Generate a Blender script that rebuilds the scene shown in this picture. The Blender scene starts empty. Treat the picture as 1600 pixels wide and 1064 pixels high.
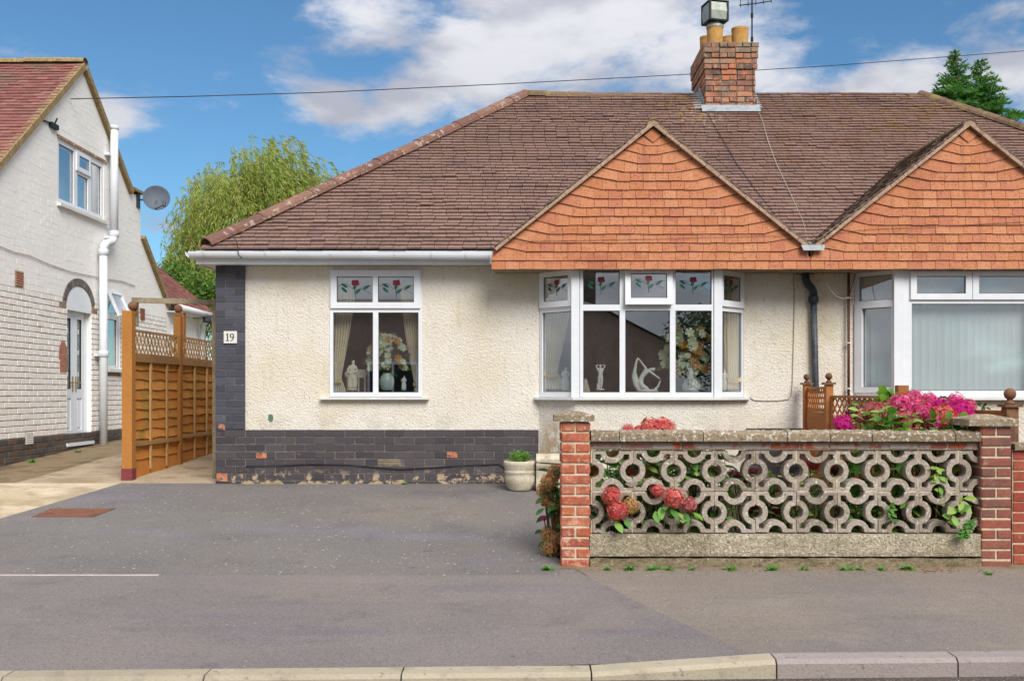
import bpy, math, random
from mathutils import Matrix, Vector
R = math.radians
rng = random.Random(19)
SC = bpy.context.scene
COL = SC.collection

# ------------------------------------------------------------------ camera, sky, sun, exposure
H = 1.31
cam_d = bpy.data.cameras.new('camera')
cam = bpy.data.objects.new('camera', cam_d)
COL.objects.link(cam)
cam.location = (0, 0, H)
cam.rotation_euler = (R(90), 0, 0)
cam_d.sensor_width = 36
cam_d.lens = 36
cam_d.shift_x = -15 / 1600
cam_d.shift_y = 81 / 1600
cam_d.clip_start = 0.1
cam_d.clip_end = 3000
SC.camera = cam

SUN_EL, SUN_AZ = 40, 156          # azimuth clockwise from +Y
world = bpy.data.worlds.new('World')
SC.world = world
world.use_nodes = True


def N(nt, t, ins=None, **props):
    n = nt.nodes.new('ShaderNode' + t)
    for k, v in props.items():
        setattr(n, k, v)
    for k, v in (ins or {}).items():
        if isinstance(v, bpy.types.NodeSocket):
            nt.links.new(v, n.inputs[k])
        else:
            n.inputs[k].default_value = v
    return n


def math_n(nt, op, a, b=None, clamp=False):
    ins = {0: a}
    if b is not None:
        ins[1] = b
    return N(nt, 'Math', ins, operation=op, use_clamp=clamp).outputs[0]


def mix_c(nt, fac, a, b, blend='MIX'):
    return N(nt, 'Mix', {0: fac, 6: a, 7: b}, data_type='RGBA', blend_type=blend).outputs[2]


def maprange(nt, v, a, b, c=0.0, d=1.0):
    return N(nt, 'MapRange', {0: v, 1: a, 2: b, 3: c, 4: d}, interpolation_type='SMOOTHSTEP').outputs[0]


def build_sky():
    nt = world.node_tree
    nt.nodes.clear()
    sky = N(nt, 'TexSky', sky_type='NISHITA', sun_disc=False, sun_elevation=R(SUN_EL), sun_rotation=R(SUN_AZ),
            air_density=1.0, dust_density=0.0, ozone_density=3.0, altitude=200)
    d = N(nt, 'TexCoord').outputs['Generated']
    st = N(nt, 'VectorMath', {0: d, 1: (1, 1, 2.3)}, operation='MULTIPLY').outputs[0]
    n1 = N(nt, 'TexNoise', {'Vector': st, 'Scale': 9.0, 'Detail': 9.0, 'Roughness': 0.6, 'Distortion': 0.2}).outputs[0]
    n2 = N(nt, 'TexNoise', {'Vector': st, 'Scale': 2.2, 'Detail': 3.0}).outputs[0]
    # a bank of cumulus over the ridge, a second bank to its right, wisps elsewhere
    blobs = [(560, 165, 95, .8), (600, 50, 120, 1), (720, 90, 170, 1), (900, 60, 210, 1), (1040, 100, 150, .95), (720, 200, 90, .6), (1150, 130, 110, .7),
             (1240, 165, 120, .8), (1400, 130, 100, .85), (1480, 150, 90, .8), (1600, 130, 110, .8), (1590, 30, 90, .55), (165, 190, 70, .7),
             (300, 350, 60, .35), (640, 150, 110, .9), (1000, 190, 150, .8)]
    m = None
    for (u, v, r, a) in blobs:
        c = Vector(((u - 815) / 1600, 1, (613 - v) / 1600)).normalized()
        c = (c.x, c.y, c.z * 2.3)
        dist = N(nt, 'VectorMath', {0: st, 1: c}, operation='DISTANCE').outputs['Value']
        k = maprange(nt, dist, 0.0, r / 1600 * 1.75, a, 0.0)
        m = k if m is None else math_n(nt, 'MAXIMUM', m, k)
    far = maprange(nt, n2, .30, .50, 0, 1)        # the same broken cloud over the rest of the sky
    sx = N(nt, 'SeparateXYZ', {0: d})
    front = maprange(nt, sx.outputs[1], .55, .8, 1, 0)
    m = math_n(nt, 'MAXIMUM', m, math_n(nt, 'MULTIPLY', far, front))
    dens = math_n(nt, 'ADD', m, math_n(nt, 'MULTIPLY', math_n(nt, 'SUBTRACT', n1, .5), 2.5))
    alpha = maprange(nt, dens, .17, .84, 0, .95)
    n3 = N(nt, 'TexNoise', {'Vector': N(nt, 'VectorMath', {0: st, 1: (.02, 0, .06)}, operation='ADD').outputs[0], 'Scale': 9.0, 'Detail': 6.0}).outputs[0]
    shade = maprange(nt, n3, .38, .62, 0, 1)
    ccol = mix_c(nt, shade, (.83, .85, .97, 1), (1.31, 1.31, 1.38, 1))
    up = N(nt, 'MapRange', {0: sx.outputs[2], 1: 0.0, 2: 1.0, 3: .62, 4: 2.3}).outputs[0]      # cloud is brighter towards the zenith, as under any broken overcast
    ccol = mix_c(nt, 1.0, ccol, N(nt, 'CombineXYZ', {0: up, 1: up, 2: up}).outputs[0], 'MULTIPLY')
    blue = mix_c(nt, 1.0, sky.outputs[0], (0.13, .187, .208, 1), 'MULTIPLY')
    col = mix_c(nt, alpha, blue, ccol)
    bg = N(nt, 'Background', {0: col, 1: 0.12})
    out = N(nt, 'OutputWorld')
    nt.links.new(bg.outputs[0], out.inputs[0])


build_sky()
sun_d = bpy.data.lights.new('sun', 'SUN')
sun = bpy.data.objects.new('sun', sun_d)
COL.objects.link(sun)
sun_d.energy = .85
sun_d.angle = R(30)
sun_d.color = (1, .965, .92)
sd = Vector((math.sin(R(SUN_AZ)) * math.cos(R(SUN_EL)), math.cos(R(SUN_AZ)) * math.cos(R(SUN_EL)), math.sin(R(SUN_EL))))
sun.rotation_euler = sd.to_track_quat('Z', 'Y').to_euler()
vs = SC.view_settings
vs.view_transform = 'Standard'
vs.look = 'None'
vs.exposure = 2.2
vs.gamma = 1
vs.use_curve_mapping = False

# ------------------------------------------------------------------ measuring helpers
F, U0, V0 = 1600.0, 815.0, 613.0


def X(u, Y):
    return (u - U0) * Y / F


def Z(v, Y):
    return H + (V0 - v) * Y / F


def uv(p):
    return U0 + p[0] * F / p[1], V0 - (p[2] - H) * F / p[1]


def C(h, k=1.0):
    h = h.lstrip('#')
    r = []
    for i in (0, 2, 4):
        c = int(h[i:i + 2], 16) / 255
        c = c / 12.92 if c <= .04045 else ((c + .055) / 1.055) ** 2.4
        r.append(c * k)
    return (*r, 1)


# ------------------------------------------------------------------ materials
MATS = {}


def mat(name, cols, rough=.85, piece=False, nz=1.5, grain=None, bump=None, stains=(), spec=.3, metal=0, leaf=False, round_edges=0, jit=None):
    m = bpy.data.materials.new(name)
    m.use_nodes = True
    nt = m.node_tree
    nt.nodes.clear()
    pos = N(nt, 'NewGeometry').outputs['Position']
    if piece:
        a = N(nt, 'Attribute', attribute_name='rnd').outputs['Fac']
        o = N(nt, 'ObjectInfo').outputs['Random']
        fac = math_n(nt, 'FRACT', math_n(nt, 'ADD', a, o))
        fac = math_n(nt, 'ADD', fac, math_n(nt, 'MULTIPLY', math_n(nt, 'SUBTRACT', N(nt, 'TexNoise', {'Vector': pos, 'Scale': nz, 'Detail': 2.0}).outputs[0], .5), .5))
    else:
        fac = maprange(nt, N(nt, 'TexNoise', {'Vector': pos, 'Scale': nz, 'Detail': 4.0, 'Roughness': .6}).outputs[0], .3, .7)
    ramp = N(nt, 'ValToRGB', {0: fac})
    els = ramp.color_ramp.elements
    cols = [C(c) if isinstance(c, str) else c for c in cols]
    if len(cols) == 1:
        cols = cols * 2
    while len(els) < len(cols):
        els.new(.5)
    for i, c in enumerate(cols):
        els[i].position = i / (len(cols) - 1)
        els[i].color = c
    col = ramp.outputs[0]
    if grain:
        sc_, amt = grain
        g = N(nt, 'TexNoise', {'Vector': pos, 'Scale': sc_, 'Detail': 5.0, 'Roughness': .7}).outputs[0]
        g = N(nt, 'MapRange', {0: g, 1: .25, 2: .75, 3: 1 - amt, 4: 1 + amt}).outputs[0]
        gc = N(nt, 'CombineXYZ', {0: g, 1: g, 2: g}).outputs[0]
        col = mix_c(nt, 1.0, col, gc, 'MULTIPLY')
    for s in stains:
        sc_, lo, hi, c, amt = s[:5]
        vec = pos
        if isinstance(sc_, tuple):
            vec, sc_ = N(nt, 'VectorMath', {0: pos, 1: sc_}, operation='MULTIPLY').outputs[0], 1.0
        n = N(nt, 'TexNoise', {'Vector': N(nt, 'VectorMath', {0: vec, 1: (sc_ * 1.7 % 5, sc_ * 2.3 % 7, sc_ % 3)}, operation='ADD').outputs[0], 'Scale': sc_, 'Detail': 5.0, 'Roughness': .65}).outputs[0]
        k = maprange(nt, n, lo, hi, 0, amt)
        if len(s) > 5:                                 # kept to a band of height: (z0, z1) full at z0, none at z1
            z = N(nt, 'SeparateXYZ', {0: pos}).outputs[2]
            k = math_n(nt, 'MULTIPLY', k, maprange(nt, z, s[5], s[6], 1, 0))
        if len(s) > 7:                                 # kept to a place: centre, radius
            dd = N(nt, 'VectorMath', {0: pos, 1: s[7]}, operation='DISTANCE').outputs['Value']
            k = math_n(nt, 'MULTIPLY', k, maprange(nt, dd, s[8] * .4, s[8], 1, 0))
        col = mix_c(nt, k, col, C(c) if isinstance(c, str) else c)
    b = N(nt, 'BsdfPrincipled', {'Base Color': col, 'Roughness': rough, 'Metallic': metal, 'Specular IOR Level': spec})
    nrm = None
    if round_edges:
        nrm = N(nt, 'Bevel', {'Radius': round_edges}, samples=4).outputs[0]
    if bump:
        for (kind, sc_, dist) in bump:
            if kind == 'n':
                h = N(nt, 'TexNoise', {'Vector': pos, 'Scale': sc_, 'Detail': 4.0, 'Roughness': .65}).outputs[0]
            elif kind == 'v':
                h = N(nt, 'TexVoronoi', {'Vector': pos, 'Scale': sc_}, feature='SMOOTH_F1').outputs['Distance']
            else:                                      # 'w': grain along z or y
                w = N(nt, 'VectorMath', {0: pos, 1: kind}, operation='MULTIPLY').outputs[0]
                h = N(nt, 'TexNoise', {'Vector': w, 'Scale': sc_, 'Detail': 4.0}).outputs[0]
            ins = {'Height': h, 'Distance': dist, 'Strength': 1.0}
            if nrm is not None:
                ins['Normal'] = nrm
            nrm = N(nt, 'Bump', ins).outputs[0]
    if nrm is not None:
        nt.links.new(nrm, b.inputs['Normal'])
    sh = b.outputs[0]
    if leaf:
        t = N(nt, 'BsdfTranslucent', {'Color': mix_c(nt, 1.0, col, (1.2, 1.3, .6, 1), 'MULTIPLY')})
        sh = N(nt, 'MixShader', {0: .3, 1: sh, 2: t.outputs[0]}).outputs[0]
    out = N(nt, 'OutputMaterial')
    nt.links.new(sh, out.inputs[0])
    MATS[name] = m
    return m


def glass_mat():
    m = bpy.data.materials.new('window_glass')
    m.use_nodes = True
    nt = m.node_tree
    nt.nodes.clear()
    fr = N(nt, 'LayerWeight', {'Blend': .5}).outputs['Facing']
    fac = math_n(nt, 'ADD', math_n(nt, 'MULTIPLY', math_n(nt, 'POWER', fr, 4.0), .8), .24, True)
    t = N(nt, 'BsdfTransparent', {'Color': (.93, .95, .95, 1)})
    g = N(nt, 'BsdfGlossy', {'Color': (1, 1, 1, 1), 'Roughness': 0.0})
    mx = N(nt, 'MixShader', {0: fac, 1: t.outputs[0], 2: g.outputs[0]})
    out = N(nt, 'OutputMaterial')
    nt.links.new(mx.outputs[0], out.inputs[0])
    return m


def asphalt(name, c1, c2, fleck=.9, fleck_scale=38, stains=()):
    m = mat(name, [c1, c2], rough=.92, nz=.7, grain=(220, .55), bump=[('n', 260, .004), ('n', 60, .004)], stains=stains)
    nt = m.node_tree
    b = [n for n in nt.nodes if n.type == 'BSDF_PRINCIPLED'][0]
    col = b.inputs['Base Color'].links[0].from_socket
    pos = [n for n in nt.nodes if n.type == 'NEW_GEOMETRY'][0].outputs['Position']
    v = N(nt, 'TexVoronoi', {'Vector': pos, 'Scale': fleck_scale})
    r = N(nt, 'SeparateColor', {0: v.outputs['Color']})
    rad = math_n(nt, 'MULTIPLY', r.outputs[1], .38)
    k = math_n(nt, 'MULTIPLY', math_n(nt, 'GREATER_THAN', r.outputs[0], fleck), math_n(nt, 'LESS_THAN', v.outputs['Distance'], rad))
    col = mix_c(nt, k, col, (.5, .49, .46, 1))
    v = N(nt, 'TexVoronoi', {'Vector': pos, 'Scale': 150.0})
    r = N(nt, 'SeparateColor', {0: v.outputs['Color']})
    col = mix_c(nt, maprange(nt, r.outputs[0], .55, 1, 0, .45), col, (.30, .28, .27, 1))
    col = mix_c(nt, maprange(nt, r.outputs[1], .7, 1, 0, .5), col, (.045, .042, .045, 1))
    nt.links.new(col, b.inputs['Base Color'])
    return m


M_glass = glass_mat()
M_render = mat('roughcast_render', ['#dbd0ba', '#e0d8ca', '#e4ddd1'], rough=.95, nz=1.1, grain=(70, .10), bump=[('v', 60, .008), ('n', 150, .007)],
               stains=[(1.3, .55, .75, '#bfb284', .5), (3.5, .62, .75, '#a8a17c', .35, .75, 1.5), (7, .42, .55, '#b5926e', .8, 50, 60, (.40, 11.40, .68), .42), (9, .5, .6, '#8fa886', .7, 50, 60, (.42, 11.4, .66), .34), (34, .60, .66, '#a09a80', .55), (9, .66, .76, '#97987c', .5), ((14, 1, 1.6), .54, .70, '#a89a74', .22, 1.22, .95), (5, .45, .65, '#a79f86', .3, .95, 1.15), ((8, 1, 1.2), .55, .75, '#b8ab86', .22, 2.7, 2.3)])
M_plinth = mat('black_painted_brick', ['#3e3a3d', '#494447', '#454043', '#524c4e', '#433e41'], rough=.6, piece=True, nz=2, grain=(60, .22), bump=[('n', 50, .004)],
               stains=[(14, .68, .73, '#a8664c', .7), (9, .54, .60, '#b8a284', .85, .33, .47), (30, .66, .72, '#b9b0a0', .5, .3, 1.0)])
M_quoin = mat('blue_black_brick', ['#404149', '#4a4b54', '#3e3f48', '#53545d'], rough=.5, piece=True, nz=2, grain=(60, .18), bump=[('n', 40, .004)],
              stains=[(16, .71, .75, '#b88a72', .7)])
M_chip = mat('bare_orange_brick', ['#a8654b', '#c08a6c'], rough=.9, nz=12, grain=(60, .3), stains=[(22, .52, .58, '#4a464d', .95), (30, .62, .68, '#d0b89c', .7)])
M_darkmortar = mat('dark_mortar', ['#5a544f', '#7d756a'], rough=1, nz=14, grain=(60, .3))
M_tile = mat('plain_clay_roof_tile', ['#7a6159', '#81675e', '#866b60', '#7d645b', '#896f64', '#826658', '#866b63'], rough=.88, piece=True, nz=1.2, grain=(45, .28), bump=[('n', 60, .004)],
             stains=[(5, .55, .72, '#8b7366', .6), (1.6, .5, .7, '#63504a', .5), (24, .63, .68, '#b5a79b', .7), (34, .60, .66, '#40332b', .8),
                     (13, .53, .60, '#b8903a', .8, 50, 60, (2.35, 14.55, 5.28), .62), (16, .56, .62, '#b9b2a4', .75, 50, 60, (2.5, 14.25, 5.05), .6),
                     (4, .5, .62, '#7c6138', .75, 50, 60, (5.2, 14.8, 5.4), 1.8), (2.5, .48, .62, '#7a5a47', .55, 50, 60, (4.3, 14.2, 5.2), 3)])
M_valley = mat('moss_grey_roof_tile', ['#6d5a50', '#7a685c', '#5f4e47', '#85725f'], rough=.95, piece=True, nz=3, grain=(30, .35), bump=[('n', 40, .008)],
               stains=[(7, .55, .7, '#8f8266', .6), (18, .62, .7, '#3a302a', .7)])
M_ridge = mat('ridge_tile_clay', ['#745045', '#7f5b4e', '#6b4d44', '#876554'], rough=.9, piece=True, nz=2, grain=(40, .28), bump=[('n', 40, .006)],
              stains=[(13, .55, .62, '#a99b8e', .75), (6, .54, .7, '#5d4a41', .7)])
M_ridge_moss = mat('mossy_ridge_tile', ['#6d5746', '#7a6350', '#614c40'], rough=.95, piece=True, nz=3, grain=(25, .4), bump=[('n', 30, .012)],
                   stains=[(6, .5, .65, '#8b7c45', .7), (15, .6, .7, '#443a2e', .8)])
M_hung = mat('terracotta_hung_tile', ['#b5744f', '#bd7c56', '#c1825d', '#b97854', '#c58863', '#b37055', '#be7d59'], rough=.85, piece=True, nz=.9, grain=(70, .16), bump=[('n', 70, .003)],
             stains=[(52, .55, .63, '#84503b', .8), (2, .52, .72, '#9a5c49', .55), (30, .68, .72, '#d3b698', .6), ((9, 1, 1.3), .56, .72, '#94604a', .5), (13, .56, .70, '#c08f6a', .55)])
M_verge = mat('verge_mortar', ['#a08570', '#b0957e', '#8d7462'], rough=.95, nz=6, grain=(40, .35), bump=[('n', 30, .01)])
M_pvc = mat('white_upvc', ['#d9dcdf', '#e0e2e4'], rough=.34, nz=2, spec=.45, round_edges=.006, grain=(9, .04), stains=[((3, 3, 14), .60, .75, '#bdbcb2', .35)])
M_gutter = mat('white_gutter_plastic', ['#d4d7dc', '#dadde1'], rough=.4, nz=3, spec=.4, stains=[(7, .62, .75, '#b5b3a8', .5)])
M_sill = mat('white_sill', ['#cfcfca', '#dcdcd8'], rough=.6, nz=6, round_edges=.005)
M_seal = mat('black_rubber_seal', ['#26282b'], rough=.6)
M_blackpipe = mat('black_pipe_paint', ['#2c3035', '#3a3f45', '#50565c'], rough=.5, nz=5, grain=(40, .3))
M_brownpipe = mat('brown_pipe_paint', ['#5a3a30', '#6b463a'], rough=.6, nz=5)
M_cable = mat('weathered_cable', ['#8d8478', '#a39a8d'], rough=.7)
M_darkcable = mat('dark_cable', ['#2d2c31'], rough=.7)
M_chbrick = mat('chimney_brick', ['#8d6252', '#b07458', '#6f574c', '#bd8260', '#7d5c50', '#a9745c', '#5c4c46', '#b8704f', '#9c826e', '#c06f45'], rough=.9, piece=True, nz=4, grain=(40, .3), bump=[('n', 50, .006)],
                stains=[(9, .54, .66, '#989180', .65), (14, .63, .69, '#c97f45', .75), (26, .58, .66, '#c3b29c', .5), (6, .42, .58, '#857e6a', .75, 6.3, 5.85)])
M_chmortar = mat('grey_lime_mortar', ['#6d6458', '#57504a', '#857b6b'], rough=1, nz=10, grain=(50, .3), bump=[('n', 40, .01)])
M_lead = mat('lead_flashing', ['#8b9195', '#a0a5a7', '#7d8388'], rough=.6, nz=8, grain=(30, .15))
M_pot = mat('buff_chimney_pot', ['#b08549', '#bf9355', '#a87b42'], rough=.8, nz=5, grain=(20, .15), stains=[(6, .6, .75, '#8a6a42', .5)])
M_cowl = mat('galvanised_cowl', ['#8d9188', '#9da39b', '#7d8270'], rough=.45, metal=.3, nz=4)
M_black = mat('black_metal', ['#22241f'], rough=.5)
M_plaque = mat('white_ceramic_plaque', ['#d6d3cb'], rough=.35, round_edges=.004)
M_digit = mat('dark_plaque_digit', ['#34302e'], rough=.5)
M_wbrick = mat('white_painted_brick', ['#e8e6e0', '#e5e3dd', '#ebe9e3', '#e4dfd6', '#e8e4dd', '#e6e5e0'], rough=.75, piece=True, nz=1.2, grain=(30, .06), bump=[('n', 40, .005)],
               stains=[(6, .63, .75, '#c3b59a', .5), (20, .73, .77, '#96684e', .7)])
M_wupper = mat('cream_painted_brickwork', ['#eceae4', '#e9e8e2', '#eeece7'], rough=.8, nz=.8, grain=(25, .05), bump=[('n', 35, .003)],
               stains=[(3.2, .62, .75, '#cfc5a8', .45), (11, .72, .78, '#9a7458', .6)])
M_wmortar = mat('brown_mortar_joint', ['#7d6a59', '#9a8672', '#8a7562'], rough=1, nz=6, grain=(30, .3))
M_wplinth = mat('grey_plinth_brick', ['#4b4846', '#5a524c', '#63503f', '#45413f'], rough=.9, piece=True, nz=3, grain=(30, .3), stains=[(12, .64, .7, '#8b5a44', .5), (8, .64, .72, '#968b7a', .6)])
M_redtile = mat('red_roof_tile', ['#81504a', '#8b5950', '#784842', '#926459', '#86534a'], rough=.85, piece=True, nz=1.5, grain=(40, .25), bump=[('n', 50, .004)],
                stains=[(3, .46, .62, '#6d5a4b', .75, 6.0, 4.6), (8, .58, .68, '#77634f', .6)])
M_yverge = mat('lichen_verge', ['#94805a', '#857350', '#a08b62', '#776851'], rough=.95, nz=7, grain=(30, .3), bump=[('n', 30, .01)])
M_archbrick = mat('grey_arch_brick', ['#5f5a56', '#6e6964', '#544f4c', '#7a736b'], rough=.9, piece=True, grain=(40, .25))
M_door = mat('white_upvc_door', ['#d6dde3', '#dce2e7'], rough=.35, spec=.4, round_edges=.005)
M_brass = mat('brass', ['#b18a3e'], rough=.35, metal=.9)
M_greyglass = mat('leaded_door_glass', ['#5d6a6a', '#75817f', '#4a5656'], rough=.25, nz=9, spec=.6)
M_dish = mat('grey_dish_paint', ['#4e5762', '#59626d'], rough=.55)
M_wood = mat('orange_fence_post', ['#9c672f', '#ad7538', '#8f5d2b'], rough=.8, piece=True, nz=3, grain=(30, .12), bump=[((12, 12, .8), 4, .004)], stains=[(5, .6, .75, '#7d4d22', .5)])
M_board = mat('stained_fence_board', ['#c0803a', '#b47535', '#c98a45', '#bc7f3a', '#ad6f33'], rough=.85, piece=True, nz=2, grain=(25, .15), bump=[((14, 1, 14), 3, .004)],
              stains=[(2.2, .52, .68, '#7d7034', .65), (7, .60, .72, '#6b4425', .5), ((30, 1.5, 30), .55, .7, '#8f6030', .5)])
M_batten = mat('weathered_batten', ['#a07c4c', '#b08c5e', '#906c44'], rough=.9, piece=True, nz=3, grain=(25, .2), stains=[(5, .58, .7, '#6d6838', .5)])
M_greywood = mat('silvered_timber', ['#8b7d67', '#9a8c74', '#7e7458'], rough=.9, nz=4, grain=(30, .2), bump=[((1, 12, 12), 5, .004)], stains=[(4, .55, .7, '#7d8150', .4)])
M_redshoe = mat('red_post_shoe', ['#6d2f33', '#7d3a3a'], rough=.7, nz=8)
M_trellis = mat('brown_trellis_stain', ['#a5683a', '#b27440', '#986034'], rough=.8, piece=True, nz=4, grain=(30, .15), stains=[(6, .6, .7, '#6b4328', .5)])
M_brownball = mat('brown_finial', ['#6d4a34', '#7d5a40', '#5f4232'], rough=.8, nz=9, grain=(25, .25))
M_rbrick = mat('red_pier_brick', ['#a3583f', '#ad6148', '#985040', '#b87358', '#a86048', '#b36a47'], rough=.9, piece=True, nz=7, grain=(35, .34), bump=[('n', 60, .005)],
               stains=[(16, .53, .66, '#cfa187', .65), (9, .56, .68, '#85574a', .6), (40, .6, .66, '#dcc0a4', .5)])
M_dbrick = mat('dark_pier_brick', ['#704841', '#805147', '#8e5a49', '#6f4e46', '#935143', '#7d564b'], rough=.9, piece=True, nz=5, grain=(40, .25), bump=[('n', 60, .005)],
               stains=[(10, .62, .7, '#b9a48f', .45)])
M_fillet = mat('crumbling_mortar', ['#a3926f', '#b3a27f', '#8d7c5e'], rough=1, nz=12, grain=(60, .35), bump=[('n', 60, .015)])
M_pmortar = mat('pale_mortar', ['#c0b193', '#cdbfa3', '#aa9b80'], rough=1, nz=9, grain=(50, .2), bump=[('n', 50, .008)])
M_conc = mat('lichened_concrete', ['#968a7c', '#a4988a', '#ada294', '#8d8173'], rough=.95, piece=True, nz=5, grain=(70, .42), bump=[('n', 90, .010)],
             stains=[(38, .585, .63, '#d6cfc2', .8), (26, .61, .67, '#57504a', .75), (6, .56, .7, '#a8906c', .5), (11, .6, .68, '#7c746a', .6)])
M_base = mat('pebbled_concrete_base', ['#a59a84', '#b3a891', '#968b74'], rough=.95, piece=True, nz=3, grain=(60, .6), bump=[('n', 100, .012), ('v', 70, .006)],
             stains=[(48, .57, .62, '#d8d1bc', .75), (40, .58, .64, '#5a5344', .8), (2.2, .5, .68, '#857a5e', .5), (3, .56, .7, '#8f8a5a', .4), (4, .45, .6, '#5f5644', .6, .0, .12)])
M_cope = mat('pebble_topped_coping', ['#86775f', '#93836b', '#796a55'], rough=.95, piece=True, nz=4, grain=(60, .3), bump=[('n', 60, .012)],
             stains=[(30, .55, .61, '#d4cdc2', .75), (24, .60, .67, '#524b43', .75)])
M_smear = mat('smeared_brick', ['#a8543a', '#8a5a4c', '#9c4f38', '#93837a'], rough=.95, piece=True, nz=6, grain=(40, .25), bump=[('n', 50, .008)], stains=[(7, .46, .56, '#9f968c', .9)])
M_stone = mat('reconstituted_stone', ['#c2b7a0', '#cfc5af', '#b3a68d'], rough=.95, nz=5, grain=(60, .18), bump=[('n', 60, .008)], stains=[(6, .58, .7, '#8f8a6e', .5), (4, .45, .6, '#847758', .6, .25, .45)])
M_soil = mat('garden_soil', ['#3f3428', '#4d4032', '#352c24'], rough=1, nz=4, grain=(40, .4), bump=[('n', 40, .03)])
M_drive = asphalt('driveway_tarmac', '#6b6662', '#78736e', fleck=.92, fleck_scale=36, stains=[(.45, .45, .65, '#84776a', .6), (1.1, .5, .7, '#55555a', .55), ((.5, 1.6, 1), .52, .66, '#7b7580', .5), (3.2, .60, .7, '#8d8275', .35), (7, .62, .70, '#44403d', .5), (19, .64, .7, '#3d3936', .45)])
M_pave = asphalt('pavement_tarmac', '#776f6c', '#837a76', fleck=.985, fleck_scale=60, stains=[(.6, .45, .68, '#8a7d72', .6), ((.35, 1.8, 1), .5, .66, '#66606a', .5), (2.3, .55, .70, '#635a59', .5), (6, .62, .7, '#97897f', .35), (16, .66, .71, '#46403f', .5)])
M_patch = asphalt('brown_pavement_tarmac', '#82776b', '#8d8174', fleck=.988, fleck_scale=60, stains=[(.7, .45, .68, '#726a6c', .6), (2.6, .52, .7, '#968a7c', .5), ((.5, 2.4, 1), .54, .68, '#6c655f', .45), (13, .65, .71, '#575049', .45)])
M_road = asphalt('road_tarmac', '#4b4038', '#574a40')
M_concrete = mat('beige_concrete', ['#c4b296', '#cfbea2', '#b9a88a'], rough=.95, nz=.8, grain=(80, .18), bump=[('n', 90, .005)],
                 stains=[(1.4, .46, .62, '#94846a', .7), (4, .54, .68, '#7d6f58', .5), (14, .60, .70, '#6f6452', .45), (.6, .5, .65, '#b7a07c', .6)])
M_path = mat('stained_concrete_path', ['#a6947a', '#b3a187', '#978569'], rough=.95, nz=1.1, grain=(60, .25), bump=[('n', 70, .006)], stains=[(2.2, .5, .65, '#75684f', .6), (9, .6, .7, '#66593f', .5)])
M_foot = mat('mossy_footing', ['#7d7058', '#8a7c64', '#6b5f4a'], rough=1, piece=True, nz=4, grain=(50, .5), bump=[('n', 60, .02)], stains=[(6, .5, .64, '#5a5a3a', .6), (9, .58, .68, '#4f4536', .7), (40, .6, .66, '#c0b59c', .6)])
M_dirt = mat('gravelly_dirt', ['#7d6c52', '#8d7a5e', '#6a5943'], rough=1, nz=2, grain=(60, .4), bump=[('n', 60, .012)], stains=[(4, .55, .68, '#5d5a3a', .5), (30, .64, .7, '#b5a78c', .6)])
M_kerb = mat('pale_kerb_stone', ['#a59a85', '#afa48e', '#9b917c'], rough=.9, piece=True, nz=3, grain=(80, .15), bump=[('n', 80, .004)], stains=[(5, .54, .68, '#857a69', .6), (2, .5, .7, '#938873', .55), (22, .62, .68, '#615a50', .6)])
M_kerbgrey = mat('grey_kerb_stone', ['#8f8480', '#9b908a', '#857b78'], rough=.9, piece=True, nz=2, grain=(80, .18), bump=[('n', 80, .004)], stains=[(4, .5, .68, '#736a67', .6), (18, .62, .68, '#575050', .6), (7, .6, .7, '#b0a69c', .4)])
M_scrap = mat('faded_green_paint', ['#4f6b58', '#62796a'], rough=.8, nz=30)
M_edge = mat('pale_edging', ['#b5aba0', '#c2b8ac'], rough=.9, nz=5, grain=(60, .2), stains=[(6, .58, .68, '#857b74', .6)])
M_rust = mat('rusty_iron', ['#6d4634', '#7a4f3a', '#5f4032'], rough=.85, nz=4, grain=(80, .25))
M_room = mat('room_plaster', ['#b8ab9c', '#c0b3a4'], rough=.9)
M_carpet = mat('room_carpet', ['#7d6f62'], rough=1)
M_curtain = mat('cream_curtain', ['#e9dfc6', '#efe6d0'], rough=.9, nz=8, leaf=False)
M_tieback = mat('gold_curtain', ['#c5a86a', '#cfb57c'], rough=.9, nz=8)
M_blind = mat('white_blind_fabric', ['#e0e6e4', '#e4e9e7', '#dbe3e1'], rough=.9, piece=True)
M_porc = mat('white_porcelain', ['#dcdcd4'], rough=.3, spec=.5)
M_celadon = mat('pale_green_vase', ['#b5c5bd', '#bfcdc5'], rough=.25, spec=.5)
M_offw = mat('offwhite_paint', ['#d8d3bf'], rough=.6)
M_petalw = mat('cream_petal', ['#e3e3d2', '#d4dbc5', '#ecebdf'], rough=.8, piece=True, leaf=True)
M_petaly = mat('yellow_petal', ['#d9a035', '#c98a2d', '#d9b35a'], rough=.8, piece=True, leaf=True)
M_petalp = mat('peach_petal', ['#d8b48a', '#cfa06f', '#e0c49f'], rough=.8, piece=True, leaf=True)
M_rose_r = mat('stained_glass_red', ['#6d1f2c', '#822a3a'], rough=.3, nz=30)
M_rose_g = mat('stained_glass_green', ['#15503a', '#246047'], rough=.3, nz=20)
M_rose_d = mat('stained_glass_lead', ['#3a4046'], rough=.4)
M_pink = mat('magenta_hydrangea', ['#d03480', '#dc5494', '#d42c76', '#e47aaa', '#c62c6c', '#e698b8'], rough=.8, piece=True, nz=9, leaf=True)
M_hot = mat('hot_pink_hydrangea', ['#c8108a', '#d82298', '#b80e7a'], rough=.8, piece=True, leaf=True)
M_dusk = mat('dusky_pink_hydrangea', ['#b54a60', '#c25f70', '#cf8a80', '#a23c54', '#c5686a', '#d8a892'], rough=.8, piece=True, nz=9, leaf=True)
M_coral = mat('coral_hydrangea', ['#d2565c', '#dc7069', '#c84a52', '#e29484', '#d86a60'], rough=.8, piece=True, nz=9, leaf=True)
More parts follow.
